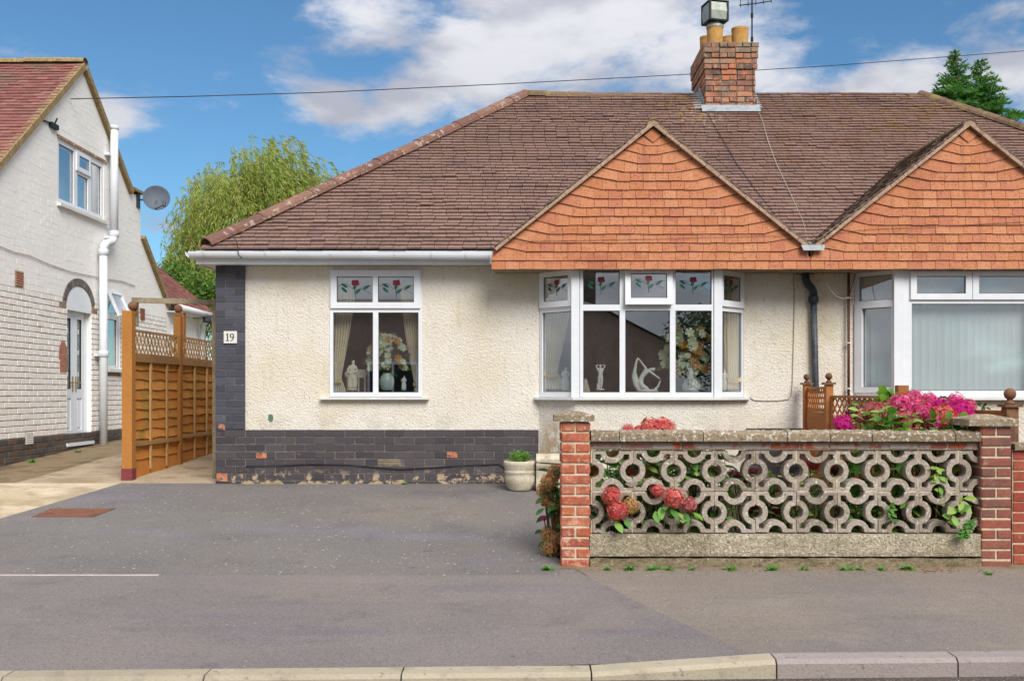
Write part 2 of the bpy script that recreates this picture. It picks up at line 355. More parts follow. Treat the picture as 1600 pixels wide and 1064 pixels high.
M_copper = mat('coppery_hydrangea', ['#c88e62', '#d29f70', '#b09a60', '#a29c5a', '#cf8c62', '#bf9868'], rough=.85, piece=True, nz=9, leaf=True)
M_wine = mat('wine_red_hydrangea', ['#6d2238', '#7d2c44', '#8a3a4a'], rough=.85, piece=True, nz=9, leaf=True)
M_leaf = mat('hydrangea_leaf', ['#3d6a2a', '#4a7a33', '#588a3c', '#699a46', '#447030'], rough=.5, piece=True, nz=5, leaf=True, spec=.35)
M_leafl = mat('bright_hydrangea_leaf', ['#6b9a40', '#7aa84a', '#8cb458', '#98ac58'], rough=.5, piece=True, nz=5, leaf=True, spec=.35)
M_leafd = mat('dark_shrub_leaf', ['#253f1c', '#2f4a22', '#3a5526', '#4b5a2a'], rough=.6, piece=True, nz=5, leaf=True)
M_strap = mat('strap_leaf', ['#5d6b2d', '#7a7a35', '#4d6b2d', '#8f7a3a'], rough=.7, piece=True, leaf=True)
M_weed = mat('weed_leaf', ['#4a7a35', '#5f8f42', '#6b9448'], rough=.7, piece=True, leaf=True)
M_dry = mat('dead_leaf', ['#9a5a30', '#a86a3a'], rough=.9, piece=True)
M_willow = mat('willow_leaf', ['#8a9842', '#98a44e', '#a8a958', '#768b3c', '#b2ad64', '#8aa650'], rough=.6, piece=True, nz=1.1, leaf=True)
M_conifer = mat('conifer_needles', ['#47763a', '#588845', '#68974f', '#3f6a34', '#77a55a'], rough=.7, piece=True, nz=1.5, leaf=True)
M_hedge = mat('background_tree_leaf', ['#4d6f2c', '#5f7f36', '#6f8a3c', '#426028'], rough=.7, piece=True, nz=1.5, leaf=True)
M_gapshade = mat('floret_gap_shade', ['#84504a'], rough=1)  # darker than the petals: shade between florets put in as colour
M_nbrick = mat('dull_red_wall_brick', ['#8a4030', '#96493a', '#7d3a2d', '#9f5540', '#8f4a38'], rough=.9, piece=True, nz=6, grain=(40, .3), bump=[('n', 60, .005)], stains=[(10, .6, .7, '#b98a70', .45)])
M_bark = mat('bark', ['#4a3f34', '#5a4d40'], rough=1, nz=6, grain=(20, .3), bump=[('n', 20, .03)])
M_stem = mat('green_brown_stem', ['#5a5230', '#6b5f3a'], rough=.9, nz=8)
M_ground = mat('rough_grass', ['#4a5530', '#5a6138'], rough=1, nz=1.5, grain=(20, .4))
M_oppbrick = mat('dark_red_brickwork', ['#b8968a', '#c09e92', '#ac8a7a'], rough=.9, nz=2, grain=(12, .25))
M_opproof = mat('dark_roof', ['#5c4f4a', '#6a5c55'], rough=.9, nz=2, grain=(6, .3))

# ------------------------------------------------------------------ mesh helpers
WL = {}


def wl(o):
    return WL.get(o.name, Vector((0, 0, 0))) if o else Vector((0, 0, 0))


def root(name, label, cat, loc=(0, 0, 0), group=None, kind=None):
    o = bpy.data.objects.new(name, None)
    COL.objects.link(o)
    o.location = loc
    o.empty_display_size = .1
    WL[o.name] = Vector(loc)
    return tag(o, label, cat, group, kind)


def tag(o, label=None, cat=None, group=None, kind=None):
    if label:
        o['label'] = label
    if cat:
        o['category'] = cat
    if group:
        o['group'] = group
    if kind:
        o['kind'] = kind
    return o


def place(name, me, M, parent=None):
    o = bpy.data.objects.new(name, me)
    COL.objects.link(o)
    o.parent = parent
    o.matrix_basis = Matrix.Translation(-wl(parent)) @ M
    WL[o.name] = M.to_translation()
    return o


class MB:
    def __init__(s):
        s.v, s.f, s.m, s.r = [], [], [], []

    def add(s, verts, faces, m=0, r=0.0, M=None):
        b = len(s.v)
        if M is not None:
            verts = [M @ Vector(p) for p in verts]
        s.v.extend([tuple(p) for p in verts])
        s.f.extend([tuple(b + i for i in f) for f in faces])
        s.m.extend([m] * len(faces))
        s.r.extend([r] * len(faces))
        return s

    def box(s, x0, x1, y0, y1, z0, z1, m=0, r=0.0, M=None):
        v = [(x, y, z) for x in (x0, x1) for y in (y0, y1) for z in (z0, z1)]
        f = [(0, 1, 3, 2), (4, 6, 7, 5), (0, 4, 5, 1), (2, 3, 7, 6), (0, 2, 6, 4), (1, 5, 7, 3)]
        return s.add(v, f, m, r, M)

    def fbox(s, fr, a0, a1, b0, b1, n0, n1, m=0, r=0.0):
        O, A, B, Nn = fr
        v = [O + A * a + B * b + Nn * n for a in (a0, a1) for b in (b0, b1) for n in (n0, n1)]
        f = [(0, 1, 3, 2), (4, 6, 7, 5), (0, 4, 5, 1), (2, 3, 7, 6), (0, 2, 6, 4), (1, 5, 7, 3)]
        return s.add(v, f, m, r)

    def tube(s, pts, rad, n=8, m=0, r=0.0, caps=True):
        pts = [Vector(p) for p in pts]
        rads = rad if isinstance(rad, (list, tuple)) else [rad] * len(pts)
        rings = []
        up = None
        for i, p in enumerate(pts):
            t = (pts[min(i + 1, len(pts) - 1)] - pts[max(i - 1, 0)])
            t = t.normalized() if t.length > 1e-9 else Vector((0, 0, 1))
            if up is None:
                up = t.orthogonal().normalized()
            up = (up - t * up.dot(t))
            up = up.normalized() if up.length > 1e-6 else t.orthogonal().normalized()
            sd_ = t.cross(up)
            rings.append([p + (up * math.cos(2 * math.pi * k / n) + sd_ * math.sin(2 * math.pi * k / n)) * rads[i] for k in range(n)])
        v = [p for rg in rings for p in rg]
        f = []
        for i in range(len(pts) - 1):
            for k in range(n):
                k2 = (k + 1) % n
                f.append((i * n + k, i * n + k2, (i + 1) * n + k2, (i + 1) * n + k))
        if caps:
            f.append(tuple(range(n))[::-1])
            f.append(tuple((len(pts) - 1) * n + k for k in range(n)))
        return s.add(v, f, m, r)

    def lathe(s, c, prof, n=20, m=0, r=0.0, M=None, close=True):
        v, f = [], []
        for (rad, z) in prof:
            for k in range(n):
                a = 2 * math.pi * k / n
                v.append((c[0] + rad * math.cos(a), c[1] + rad * math.sin(a), c[2] + z))
        for i in range(len(prof) - 1):
            for k in range(n):
                k2 = (k + 1) % n
                f.append((i * n + k, i * n + k2, (i + 1) * n + k2, (i + 1) * n + k))
        if close:
            f.append(tuple(range(n))[::-1])
            f.append(tuple((len(prof) - 1) * n + k for k in range(n)))
        return s.add(v, f, m, r, M)

    def prism(s, fr, poly, n0, n1, m=0, r=0.0):
        O, A, B, Nn = fr
        k = len(poly)
        v = [O + A * p[0] + B * p[1] + Nn * n for n in (n0, n1) for p in poly]
        f = [tuple(range(k))[::-1], tuple(range(k, 2 * k))]
        for i in range(k):
            j = (i + 1) % k
            f.append((i, j, k + j, k + i))
        return s.add(v, f, m, r)

    def mesh(s, name, mats, smooth=False, origin=None):
        me = bpy.data.meshes.new(name)
        v = s.v if origin is None else [(p[0] - origin[0], p[1] - origin[1], p[2] - origin[2]) for p in s.v]
        me.from_pydata(v, [], s.f)
        for m in (mats if isinstance(mats, (list, tuple)) else [mats]):
            me.materials.append(m)
        if any(s.m):
            me.polygons.foreach_set('material_index', s.m)
        if any(s.r):
            at = me.attributes.new('rnd', 'FLOAT', 'FACE')
            at.data.foreach_set('value', s.r)
        if smooth:
            me.polygons.foreach_set('use_smooth', [True] * len(me.polygons))
        me.update()
        return me

    def obj(s, name, mats, parent=None, smooth=False, origin=None):
        if origin is None:
            n = max(1, len(s.v))
            origin = tuple(sum(p[i] for p in s.v) / n for i in range(3)) if parent else (0, 0, 0)
            if not parent:
                xs = [p[0] for p in s.v]; ys = [p[1] for p in s.v]; zs = [p[2] for p in s.v]
                origin = ((min(xs) + max(xs)) / 2, (min(ys) + max(ys)) / 2, min(zs))
        return place(name, s.mesh(name, mats, smooth, origin), Matrix.Translation(origin), parent)


def frame(O, A, B=(0, 0, 1)):
    A = Vector(A).normalized()
    B = Vector(B).normalized()
    return (Vector(O), A, B, A.cross(B))


def fmat(O, A, B, Nn):
    M = Matrix.Identity(4)
    for i in range(3):
        M[i][0], M[i][1], M[i][2], M[i][3] = A[i], B[i], Nn[i], O[i]
    return M


def slab(mb, fr, rect, holes, n0, n1, m=0, top=None):
    """a wall or frame with rectangular holes: rect and holes are (a0, b0, a1, b1); top(a) cuts it to a sloping profile"""
    a0, b0, a1, b1 = rect
    cuts = sorted({a0, a1, *[h[0] for h in holes], *[h[2] for h in holes]})
    cuts = [c for c in cuts if a0 - 1e-6 <= c <= a1 + 1e-6]
    bc = sorted({b0, b1, *[h[1] for h in holes], *[h[3] for h in holes]})
    bc = [c for c in bc if b0 - 1e-6 <= c <= b1 + 1e-6]
    O, A, B, Nn = fr
    P = lambda a, b, n: O + A * a + B * b + Nn * n
    solid = {}
    for i in range(len(cuts) - 1):
        for j in range(len(bc) - 1):
            ca, cb = (cuts[i] + cuts[i + 1]) / 2, (bc[j] + bc[j + 1]) / 2
            solid[i, j] = not any(h[0] < ca < h[2] and h[1] < cb < h[3] for h in holes)
    for (i, j), ok in solid.items():
        if not ok:
            continue
        x0, x1, z0, z1 = cuts[i], cuts[i + 1], bc[j], bc[j + 1]
        mb.add([P(x0, z0, n1), P(x1, z0, n1), P(x1, z1, n1), P(x0, z1, n1)], [(0, 1, 2, 3)], m)
        mb.add([P(x0, z0, n0), P(x1, z0, n0), P(x1, z1, n0), P(x0, z1, n0)], [(3, 2, 1, 0)], m)
        for (di, dj, e) in ((-1, 0, ((x0, z0), (x0, z1))), (1, 0, ((x1, z1), (x1, z0))), (0, -1, ((x1, z0), (x0, z0))), (0, 1, ((x0, z1), (x1, z1)))):
            if not solid.get((i + di, j + dj), False):
                (p, q), (r_, t) = e
                mb.add([P(p, q, n0), P(p, q, n1), P(r_, t, n1), P(r_, t, n0)], [(0, 1, 2, 3)], m)
    return mb


CACHE = {}


def brick_vf(w, h, d, c=.004):
    """front on -Y at y=0, back at y=d, centred on x and z, front edges chamfered"""
    def ring(y, i):
        return [(-w / 2 + i, y, -h / 2 + i), (w / 2 - i, y, -h / 2 + i), (w / 2 - i, y, h / 2 - i), (-w / 2 + i, y, h / 2 - i)]
    v = ring(d, 0) + ring(c, 0) + ring(0, c)
    f = [(8, 9, 10, 11)]
    for k in range(4):
        k2 = (k + 1) % 4
        f += [(4 + k, 4 + k2, 8 + k2, 8 + k), (k, k2, 4 + k2, 4 + k)]
    return v, f


def tile_vf(w, L, t=.012, lift=.013):
    v = []
    for (b, n) in ((0, lift), (L, 0)):
        for x in (-w / 2, w / 2):
            v += [(x, b, n - t * .3), (x, b, n + t * .7)]
    f = [(1, 3, 7, 5), (0, 2, 3, 1), (0, 1, 5, 4), (2, 6, 7, 3)]
    return v, f


def poly_vf(poly, n0, n1, n0t=None, n1t=None):
    """outline in (a, b), extruded from n0 (back) to n1 (front); the top of the outline lies further back by tilt"""
    bs = [p[1] for p in poly]
    lo, hi = min(bs), max(bs)
    k = len(poly)
    def lerp(b, x, y):
        return x + (y - x) * (b - lo) / max(1e-6, hi - lo)
    v = [(p[0], p[1], lerp(p[1], n0, n0t if n0t is not None else n0)) for p in poly]
    v += [(p[0], p[1], lerp(p[1], n1, n1t if n1t is not None else n1)) for p in poly]
    f = [tuple(range(k))[::-1], tuple(range(k, 2 * k))] + [(i, (i + 1) % k, k + (i + 1) % k, k + i) for i in range(k)]
    return v, f


class Pieces:
    """alike pieces: the first `limit` by rank become objects of their own, the rest one part of the thing"""
    def __init__(s):
        s.items = []

    def add(s, key, vf, M, rank=None):
        if rank is None:
            t = M.to_translation()
            rank = t.y
        s.items.append((rank, len(s.items), key, vf, M))

    def build(s, name, rest, material, parent, limit=300):
        s.items.sort(key=lambda t: t[:2])
        for (_, _, key, vf, M) in s.items[:limit]:
            k = (name, material.name, key) if key is not None else None
            me = CACHE.get(k) if k else None
            if me is None:
                me = MB().add(*vf).mesh(name, material)
                if k:
                    CACHE[k] = me
            place(name, me, M, parent)
        if len(s.items) > limit:
            mb = MB()
            for (_, _, key, vf, M) in s.items[limit:]:
                mb.add(*vf, r=rng.random(), M=M)
            o = mb.obj(rest, material, parent)
            o['kind'] = 'stuff'
            return o


def brickwork(P, fr, rect, course, length, joint=.010, depth=.02, proud=.006, ok=None, holes=(), header_off=0.0, ends=True, jit=.002, bond='stretcher', rank=None):
    """running bond on a face; local frame A along, B up, N out"""
    a0, b0, a1, b1 = rect
    O, A, B, Nn = fr
    rows = int(round((b1 - b0) / course))
    ch = (b1 - b0) / rows
    for r in range(rows):
        zb = b0 + r * ch
        x = a0 - (length / 2 if (r + int(header_off)) % 2 else 0)
        k = 0
        while x < a1 - .01:
            L = length
            if bond == 'english' and (r + int(header_off)) % 2:
                L = length / 2
            xa, xb = max(x, a0), min(x + L, a1)
            x += L
            skip = False
            for (h0, v0, h1, v1) in holes:
                if v0 + .02 < zb + ch and v1 - .02 > zb and xa < h1 and xb > h0:
                    if xa < h0 and xb > h1:
                        xb = h0
                    elif xa < h0:
                        xb = h0 + joint / 2
                    elif xb > h1:
                        xa = h1 - joint / 2
                    else:
                        skip = True
            if skip:
                continue
            w = xb - xa - joint
            if w < .03:
                continue
            ca, cb = (xa + xb) / 2, zb + ch / 2
            if ok and not ok(ca, cb, w, ch - joint):
                continue
            w = round(w, 3)
            h = round(ch - joint, 4)
            pr = proud + rng.uniform(-jit, jit)
            o = O + A * (ca + rng.uniform(-jit, jit)) + B * (cb + rng.uniform(-jit, jit) * .6) + Nn * pr
            M = fmat(o, A, -Nn, B)          # brick x->A, y->into the wall, z->up
            P.add((w, h, depth), brick_vf(w, h, depth), M, None if rank is None else rank(o))


def figure(name, joints, edges, mat_, parent=None, label=None, cat=None, sub=2, loc=None):
    """one continuous skinned body from a skeleton: joints = [(x, y, z, r)]"""
    me = bpy.data.meshes.new(name)
    me.from_pydata([j[:3] for j in joints], edges, [])
    tmp = bpy.data.objects.new('tmp', me)
    COL.objects.link(tmp)
    sk = tmp.modifiers.new('skin', 'SKIN')
    sk.use_smooth_shade = True
    for i, j in enumerate(joints):
        d = me.skin_vertices[0].data[i]
        d.radius = (j[3], j[3])
        d.use_root = (i == 0)
    ss = tmp.modifiers.new('sub', 'SUBSURF')
    ss.levels = ss.render_levels = sub
    dg = bpy.context.evaluated_depsgraph_get()
    dg.update()
    m2 = bpy.data.meshes.new_from_object(tmp.evaluated_get(dg))
    bpy.data.objects.remove(tmp)
    m2.materials.clear()
    m2.materials.append(mat_)
    m2.name = name
    m2.polygons.foreach_set('use_smooth', [True] * len(m2.polygons))
    xs = [v.co for v in m2.vertices]
    return m2


def ptri(b, c, d):
    pass


# ------------------------------------------------------------------ ground
def yk(x):
    return 4.985 + .035 * x


def zkerb(x):
    t = min(1, max(0, (x - .33) / .9))
    return -.022 + .052 * t


def zg(x, y):
    k = yk(x)
    if y < 7.35:
        t = min(1, max(0, (y - k) / (7.35 - k)))
        return zkerb(x) * (1 - t)
    pts = [(7.35, 0), (11.6, .28), (15.5, .47), (19, .6), (26, .7), (1e4, .7)]
    for (p, q), (r, s) in zip(pts, pts[1:]):
        if y <= r:
            return q + (s - q) * (y - p) / (r - p)
    return .7


def sheet(name, xl, xr, ys, m, dz=0.0, nx=12, label=None):
    mb = MB()
    for j, y in enumerate(ys):
        for i in range(nx + 1):
            l, r = xl(y), xr(y)
            x = l + (r - l) * i / nx
            yy = y if not callable(y) else y(x)
            mb.v.append((x, yy, zg(x, yy) + dz))
    for j in range(len(ys) - 1):
        for i in range(nx):
            a = j * (nx + 1) + i
            mb.f.append((a, a + 1, a + nx + 2, a + nx + 1))
            mb.m.append(0); mb.r.append(0)
    o = mb.obj(name, m, None)
    o['kind'] = 'structure'
    if label:
        o['label'] = label
    return o


def lin(a, b, n):
    return [a + (b - a) * i / n for i in range(n + 1)]


def build_ground():
    K = lambda c: (lambda y: c)
    # wide ground under and around everything
    mb = MB()
    xs = [-400, -60, -20, -10, -5, 0, 5, 10, 20, 60, 400]
    ys = [-400, -60, -14, 3, 7.3, 11.6, 15.5, 19, 26, 60, 400]
    for y in ys:
        for x in xs:
            mb.v.append((x, y, (zg(x, y) if y > 7 else -.14) - .16))
    n = len(xs)
    for j in range(len(ys) - 1):
        for i in range(n - 1):
            mb.f.append((j * n + i, j * n + i + 1, (j + 1) * n + i + 1, (j + 1) * n + i)); mb.m.append(0); mb.r.append(0)
    mb.obj('ground', M_ground)['kind'] = 'structure'
    # road
    mb = MB()
    for i, x in enumerate(lin(-25, 25, 20)):
        for y in (-4.0, 1.0, 3.5, yk(x) - .13):
            mb.v.append((x, y, -.058 if y > 3 else -.05))
    for i in range(20):
        for j in range(3):
            a = i * 4 + j
            mb.f.append((a, a + 4, a + 5, a + 1)); mb.m.append(0); mb.r.append(0)
    mb.obj('road', M_road)['kind'] = 'structure'
    dx = lambda y: .459 + (1.14 - .459) * (7.35 - y) / 2.35
    def pav(name, xl, xr, m, nx, ye=7.35):
        mb = MB()
        T = lin(0, 1, 10)
        for t in T:
            for i in range(nx + 1):
                x0, x1 = xl, xr
                y_t = 5.02 + (7.35 - 5.02) * t
                l = x0 if not callable(x0) else x0(y_t)
                r = x1 if not callable(x1) else x1(y_t)
                if callable(x0):
                    for _ in range(6):
                        l = x0(yk(l) + (ye - yk(l)) * t)
                if callable(x1):
                    for _ in range(6):
                        r = x1(yk(r) + (ye - yk(r)) * t)
                x = l + (r - l) * i / nx
                y = yk(x) + (ye - yk(x)) * t
                mb.v.append((x, y, zg(x, y)))
        for j in range(10):
            for i in range(nx):
                a = j * (nx + 1) + i
                mb.f.append((a, a + 1, a + nx + 2, a + nx + 1)); mb.m.append(0); mb.r.append(0)
        mb.obj(name, m)['kind'] = 'structure'
    pav('pavement', -25, dx, M_pave, 40)
    pav('pavement', dx, 25, M_patch, 40, 7.545)
    edge = lambda y: -4.84 + (y - 9.5) * .14 if y < 11.58 else -4.55
    sheet('driveway', edge, K(.28), lin(7.35, 11.62, 8), M_drive, nx=10)
    sheet('pavement', K(.28), K(.459), lin(7.35, 7.54, 2), M_pave, nx=2, dz=-.002)
    sheet('concrete_driveway', K(-14), edge, lin(7.35, 11.62, 8), M_concrete, nx=6)
    sheet('concrete_path', K(-5.75), K(-3.3), lin(11.62, 24, 12), M_path, nx=4)
    sheet('dirt_strip', K(-14), K(-5.75), lin(11.62, 24, 12), M_dirt, nx=4)
    sheet('wall_foot_strip', K(.28), K(14), lin(7.54, 7.85, 3), M_dirt, nx=20, dz=0)
    sheet('garden_bed', K(.28), K(14), lin(7.85, 11.7, 8), M_soil, dz=.03, nx=10)
    # thin edging between drive and pavement
    e = MB()
    x = -9.0
    while x < -2.7:
        e.box(x, x + (.908 if x < -2.7 else .34), 7.325, 7.352, -.03, .005, r=rng.random())
        x += .915
    tag(e.obj('edging_strip', M_edge), kind='structure')
    # kerb
    k = root('kerb', None, None, (0, 5, 0), kind='structure')
    us = [-1100, -860, -560, -265, 35, 335, 632, 922, 1207, 1490, 1770, 2050, 2330]
    xs = [X(u, 4.98) for u in us]
    for i in range(len(xs) - 1):
        x0, x1 = xs[i] + .004, xs[i + 1] - .004
        mb = MB()
        prof = [(0, 0), (0, -.25), (-.128, -.25), (-.128, -.022), (-.108, -.002), (-.01, 0)]
        v = []
        for x in lin(x0, x1, 4):
            for (dy, dz) in prof:
                v.append((x, yk(x) + dy - .002, zkerb(x) + .003 + dz))
        f = []
        m = len(prof)
        for a in range(4):
            for b in range(m):
                b2 = (b + 1) % m
                f.append((a * m + b, a * m + b2, (a + 1) * m + b2, (a + 1) * m + b))
        f += [tuple(range(m)), tuple(range(4 * m, 5 * m))[::-1]]
        mb.add(v, f)
        mb.obj('kerb_stone', M_kerb if us[i + 1] <= 1207 else M_kerbgrey, k)
    # inspection cover
    c = root('inspection_cover', 'rusty rectangular inspection cover set in the tarmac drive', 'drain cover', (-4.27, 9.78, zg(0, 9.78)))
    mb = MB()
    f = []
    q = [(-4.575, 9.56), (-4.0, 9.56), (-3.96, 10.0), (-4.6, 10.0)]
    z = lambda p, d: (p[0], p[1], zg(p[0], p[1]) + d)
    qi = [(p[0] + (-4.28 - p[0]) * .05, p[1] + (9.78 - p[1]) * .06) for p in q]
    mb.add([z(p, .006) for p in qi] + [z(p, -.02) for p in qi], [(0, 1, 2, 3)] + [(i, (i + 1) % 4, 4 + (i + 1) % 4, 4 + i) for i in range(4)])
    mb.obj('lid', M_rust, c)
    mb = MB()
    mb.add([z(p, .004) for p in q] + [z(p, .004) for p in qi] + [z(p, -.02) for p in q], [(i, (i + 1) % 4, 4 + (i + 1) % 4, 4 + i) for i in range(4)] + [(i, (i + 1) % 4, 8 + (i + 1) % 4, 8 + i) for i in range(4)])
    mb.obj('frame', M_rust, c)


build_ground()

# ------------------------------------------------------------------ the bungalow
YH = 11.6          # main wall face
YB = 11.22         # bay front
YT = 11.10         # tile-hung gable face
GZ = .285          # ground at the house
AX, UP = Vector((1, 0, 0)), Vector((0, 0, 1))


def window_parts(win, fr, frame_rect, holes, sashes, panes, depth=(-.055, 0)):
    """fills an empty part: frame, sashes with their own panes, panes with a dark seal round each"""
    mb = MB()
    slab(mb, fr, frame_rect, holes, *depth)
    mb.obj('frame', M_pvc, win)
    O, A, B, Nn = fr
    gl = list(panes)
    for (outer, hole, n0, n1) in sashes:
        mb = MB()
        slab(mb, fr, outer, [hole], n0, n1)
        mb.obj('sash', M_pvc, win)
        gl.append((hole, (n0 + n1) / 2))
    for g in gl:
        g, n = g if len(g) == 2 else (g, -.03)
        a0, b0, a1, b1 = g
        mb = MB()
        mb.fbox(fr, a0 - .004, a1 + .004, b0 - .004, b1 + .004, n - .003, n + .003)
        mb.obj('pane', M_glass, win)
        s = MB()
        t = .006
        slab(s, fr, (a0 - .001, b0 - .001, a1 + .001, b1 + .001), [(a0 + t, b0 + t, a1 - t, b1 - t)], n + .004, n + .009)
        s.obj('seal', M_seal, win)


def leafpoly(cx, cz, ang, L, W):
    pts = []
    for i in range(10):
        t = i / 10 * 2 * math.pi
        x = math.cos(t) * L / 2
        z = math.sin(t) * W / 2 * (1 - .25 * abs(math.cos(t)))
        pts.append((cx + x * math.cos(ang) - z * math.sin(ang), cz + x * math.sin(ang) + z * math.cos(ang)))
    return pts


def rose(win, fr, ca, cb, s, n):
    """a flat stained-glass rose; s = width of the whole spray"""
    O, A, B, Nn = fr
    r_ = MB()
    for (dx, dz, rr) in ((0, .165, .088), (-.05, .205, .05), (.045, .21, .052), (.068, .15, .045), (-.062, .15, .045)):
        poly = [(ca + s * (dx + rr * math.cos(t) * (1 + .08 * math.cos(5 * t))), cb + s * (dz + rr * math.sin(t))) for t in lin(0, 2 * math.pi, 14)[:-1]]
        r_.prism(fr, poly, n, n + .0012 + abs(dx) * .004)
    r_.obj('rose_bloom', M_rose_r, win)
    g = MB()
    for i, (dx, dz, a, L, W) in enumerate(((-.30, .10, -.5, .22, .085), (-.31, -.02, -.75, .22, .09), (.07, -.06, .75, .2, .09), (.31, .05, .6, .22, .085), (-.02, .045, 1.45, .12, .09))):
        g.prism(fr, leafpoly(ca + s * dx, cb + s * dz, a, s * L, s * W), n, n + .0013 + i * .0001)
    g.obj('rose_leaves', M_rose_g, win)
    d = MB()
    def line(pts, w=.010):
        for (p, q) in zip(pts, pts[1:]):
            dx, dz = q[0] - p[0], q[1] - p[1]
            l = math.hypot(dx, dz)
            ox, oz = -dz / l * w / 2, dx / l * w / 2
            d.prism(fr, [(ca + s * (p[0] + ox), cb + s * (p[1] + oz)), (ca + s * (q[0] + ox), cb + s * (q[1] + oz)), (ca + s * (q[0] - ox), cb + s * (q[1] - oz)), (ca + s * (p[0] - ox), cb + s * (p[1] - oz))], n + .0001, n + .0011)
    line([(-.48, .07), (-.42, .10), (-.36, .15), (-.24, .16), (-.12, .04), (-.02, .0)])
    line([(-.02, .0), (-.01, -.12), (0, -.25)], .02)
    line([(-.01, -.05), (.16, .02), (.3, .09), (.48, .10)])
    line([(.16, -.0), (.3, -.05), (.46, -.13)])
    line([(-.04, .21), (.0, .16), (.05, .2)], .014)
    line([(-.06, .15), (.0, .12), (.07, .17)], .012)
    d.obj('rose_leading', M_rose_d, win)


def build_house():
    h = root('bungalow', 'cream roughcast bungalow with dark tiled hipped roof, rose windows and number 19 plaque', 'house', (1.4, YH, GZ))
    FR = frame((0, YH, 0), AX)
    xl, xr = X(338, YH), 9.75
    # openings
    lw = [X(515, YH), Z(620.5, YH), X(659, YH), Z(421, YH)]
    bayL = (X(843, YH), X(1162, YH))
    cx = 3.128
    bayR = (2 * cx - bayL[1] + .03, 2 * cx - bayL[0])
    sillz, topz = 1.255, 2.74
    mb = MB()
    slab(mb, FR, (xl + .30, GZ - .3, xr, topz), [tuple(lw), (bayL[0], sillz, bayL[1], 2.735), (bayR[0], sillz, bayR[1], 2.735)], -.28, 0)
    mb.box(xl + .02, xl + .30, YH + .28, YH + 7, GZ - .3, topz)
    mb.box(xr - .28, xr, YH + .281, YH + 7, GZ - .3, topz)
    mb.box(xl + .02, xr, YH + 7.001, YH + 7.2, GZ - .3, topz)
    mb.obj('wall', M_render, h)
    # bays below the sill
    f1 = (X(899, YB), X(1122, YB))
    f2 = (2 * cx - f1[1] + .03, 2 * cx - f1[0])
    for (b, f) in ((bayL, f1), (bayR, f2)):
        mb = MB()
        poly = [(b[0], YH - .003), (f[0], YB + .03), (f[1], YB + .03), (b[1], YH - .003)]
        mb.add([(x, y, z) for z in (GZ - .3, sillz - .03) for (x, y) in poly], [(0, 1, 2, 3), (7, 6, 5, 4)] + [(i, 4 + i, 4 + (i + 1) % 4, (i + 1) % 4) for i in range(4)])
        mb.obj('bay_wall', M_render, h)
    # interior of the front rooms
    rm = MB()
    rz0, rz1, ry = .45, 2.735, 15.2
    for (x0, x1) in ((xl + .3, -.35), (-.25, cx - .1), (cx + .1, xr - .3)):
        rm.add([(x0, YH + .29, rz0), (x1, YH + .29, rz0), (x1, ry, rz0), (x0, ry, rz0)], [(0, 1, 2, 3)], 1)
        rm.add([(x0, YH + .29, rz1 - .02), (x1, YH + .29, rz1 - .02), (x1, ry, rz1 - .02), (x0, ry, rz1 - .02)], [(3, 2, 1, 0)])
        rm.add([(x0, ry, rz0), (x1, ry, rz0), (x1, ry, rz1), (x0, ry, rz1)], [(0, 1, 2, 3)])
        rm.add([(x0, YH + .29, rz0), (x0, ry, rz0), (x0, ry, rz1), (x0, YH + .29, rz1)], [(0, 1, 2, 3)])
        rm.add([(x1, YH + .29, rz0), (x1, ry, rz0), (x1, ry, rz1), (x1, YH + .29, rz1)], [(3, 2, 1, 0)])
    rm.obj('room', [M_room, M_carpet], h)
    # flat ceiling over the bays (under the tile-hung gables)
    so = MB()
    so.box(X(768, YT) + .03, 6.52, YT + .03, YH - .002, 2.655, 2.68)
    so.obj('soffit', M_greywood, h)

    # ---- left window
    w = root('window', 'white two-light window with stained glass roses above', None, (X(587, YH), YH, 1.26))
    w.parent = h
    w.location = Vector(w.location) - wl(h)
    YF = YH - .012
    fr = frame((0, YF, 0), AX)
    q = lambda u0, v0, u1, v1, Y=YF: (X(u0, Y), Z(v1, Y), X(u1, Y), Z(v0, Y))
    up_s = q(517, 423, 657, 482)
    g1, g2 = q(526.6, 432.7, 582.7, 472.6), q(591, 432.7, 647, 472.6)
    l1, l2 = q(520.5, 488.3, 582.7, 613), q(591, 488.3, 653.8, 613)
    mb = MB()
    slab(mb, fr, q(515, 421, 659, 620), [l1, l2, (up_s[0] + .03, up_s[1] + .03, up_s[2] - .03, up_s[3] - .03)], -.07, 0)
    mb.obj('frame', M_pvc, w)
    mb = MB()
    slab(mb, fr, up_s, [g1, g2], -.03, .022)
    mb.obj('sash', M_pvc, w)
    for (g, n) in ((g1, 0), (g2, 0), (l1, -.035), (l2, -.035)):
        m_ = MB(); m_.fbox(fr, g[0] - .004, g[2] + .004, g[1] - .004, g[3] + .004, n - .003, n + .003); m_.obj('pane', M_glass, w)
        m_ = MB(); t = .006
        slab(m_, fr, (g[0] - .001, g[1] - .001, g[2] + .001, g[3] + .001), [(g[0] + t, g[1] + t, g[2] - t, g[3] - t)], n + .004, n + .009); m_.obj('seal', M_seal, w)
    for g in (g1, g2):
        rose(w, fr, (g[0] + g[2]) / 2 + .004, (g[1] + g[3]) / 2 + .005, (g[2] - g[0]) * 1.0, .0036)
    mb = MB()
    mb.box(X(500.5, YH - .05), X(670, YH - .05), YH - .07, YH + .0, Z(624.3, YH - .06), Z(620.6, YH - .06))
    mb.obj('sill', M_sill, w)
    ins = MB()
    ins.box(lw[0] + .01, lw[2] - .01, YH + .06, YH + .34, lw[1] - .03, lw[1] + .035)
    ins.obj('inner_sill', M_sill, w)

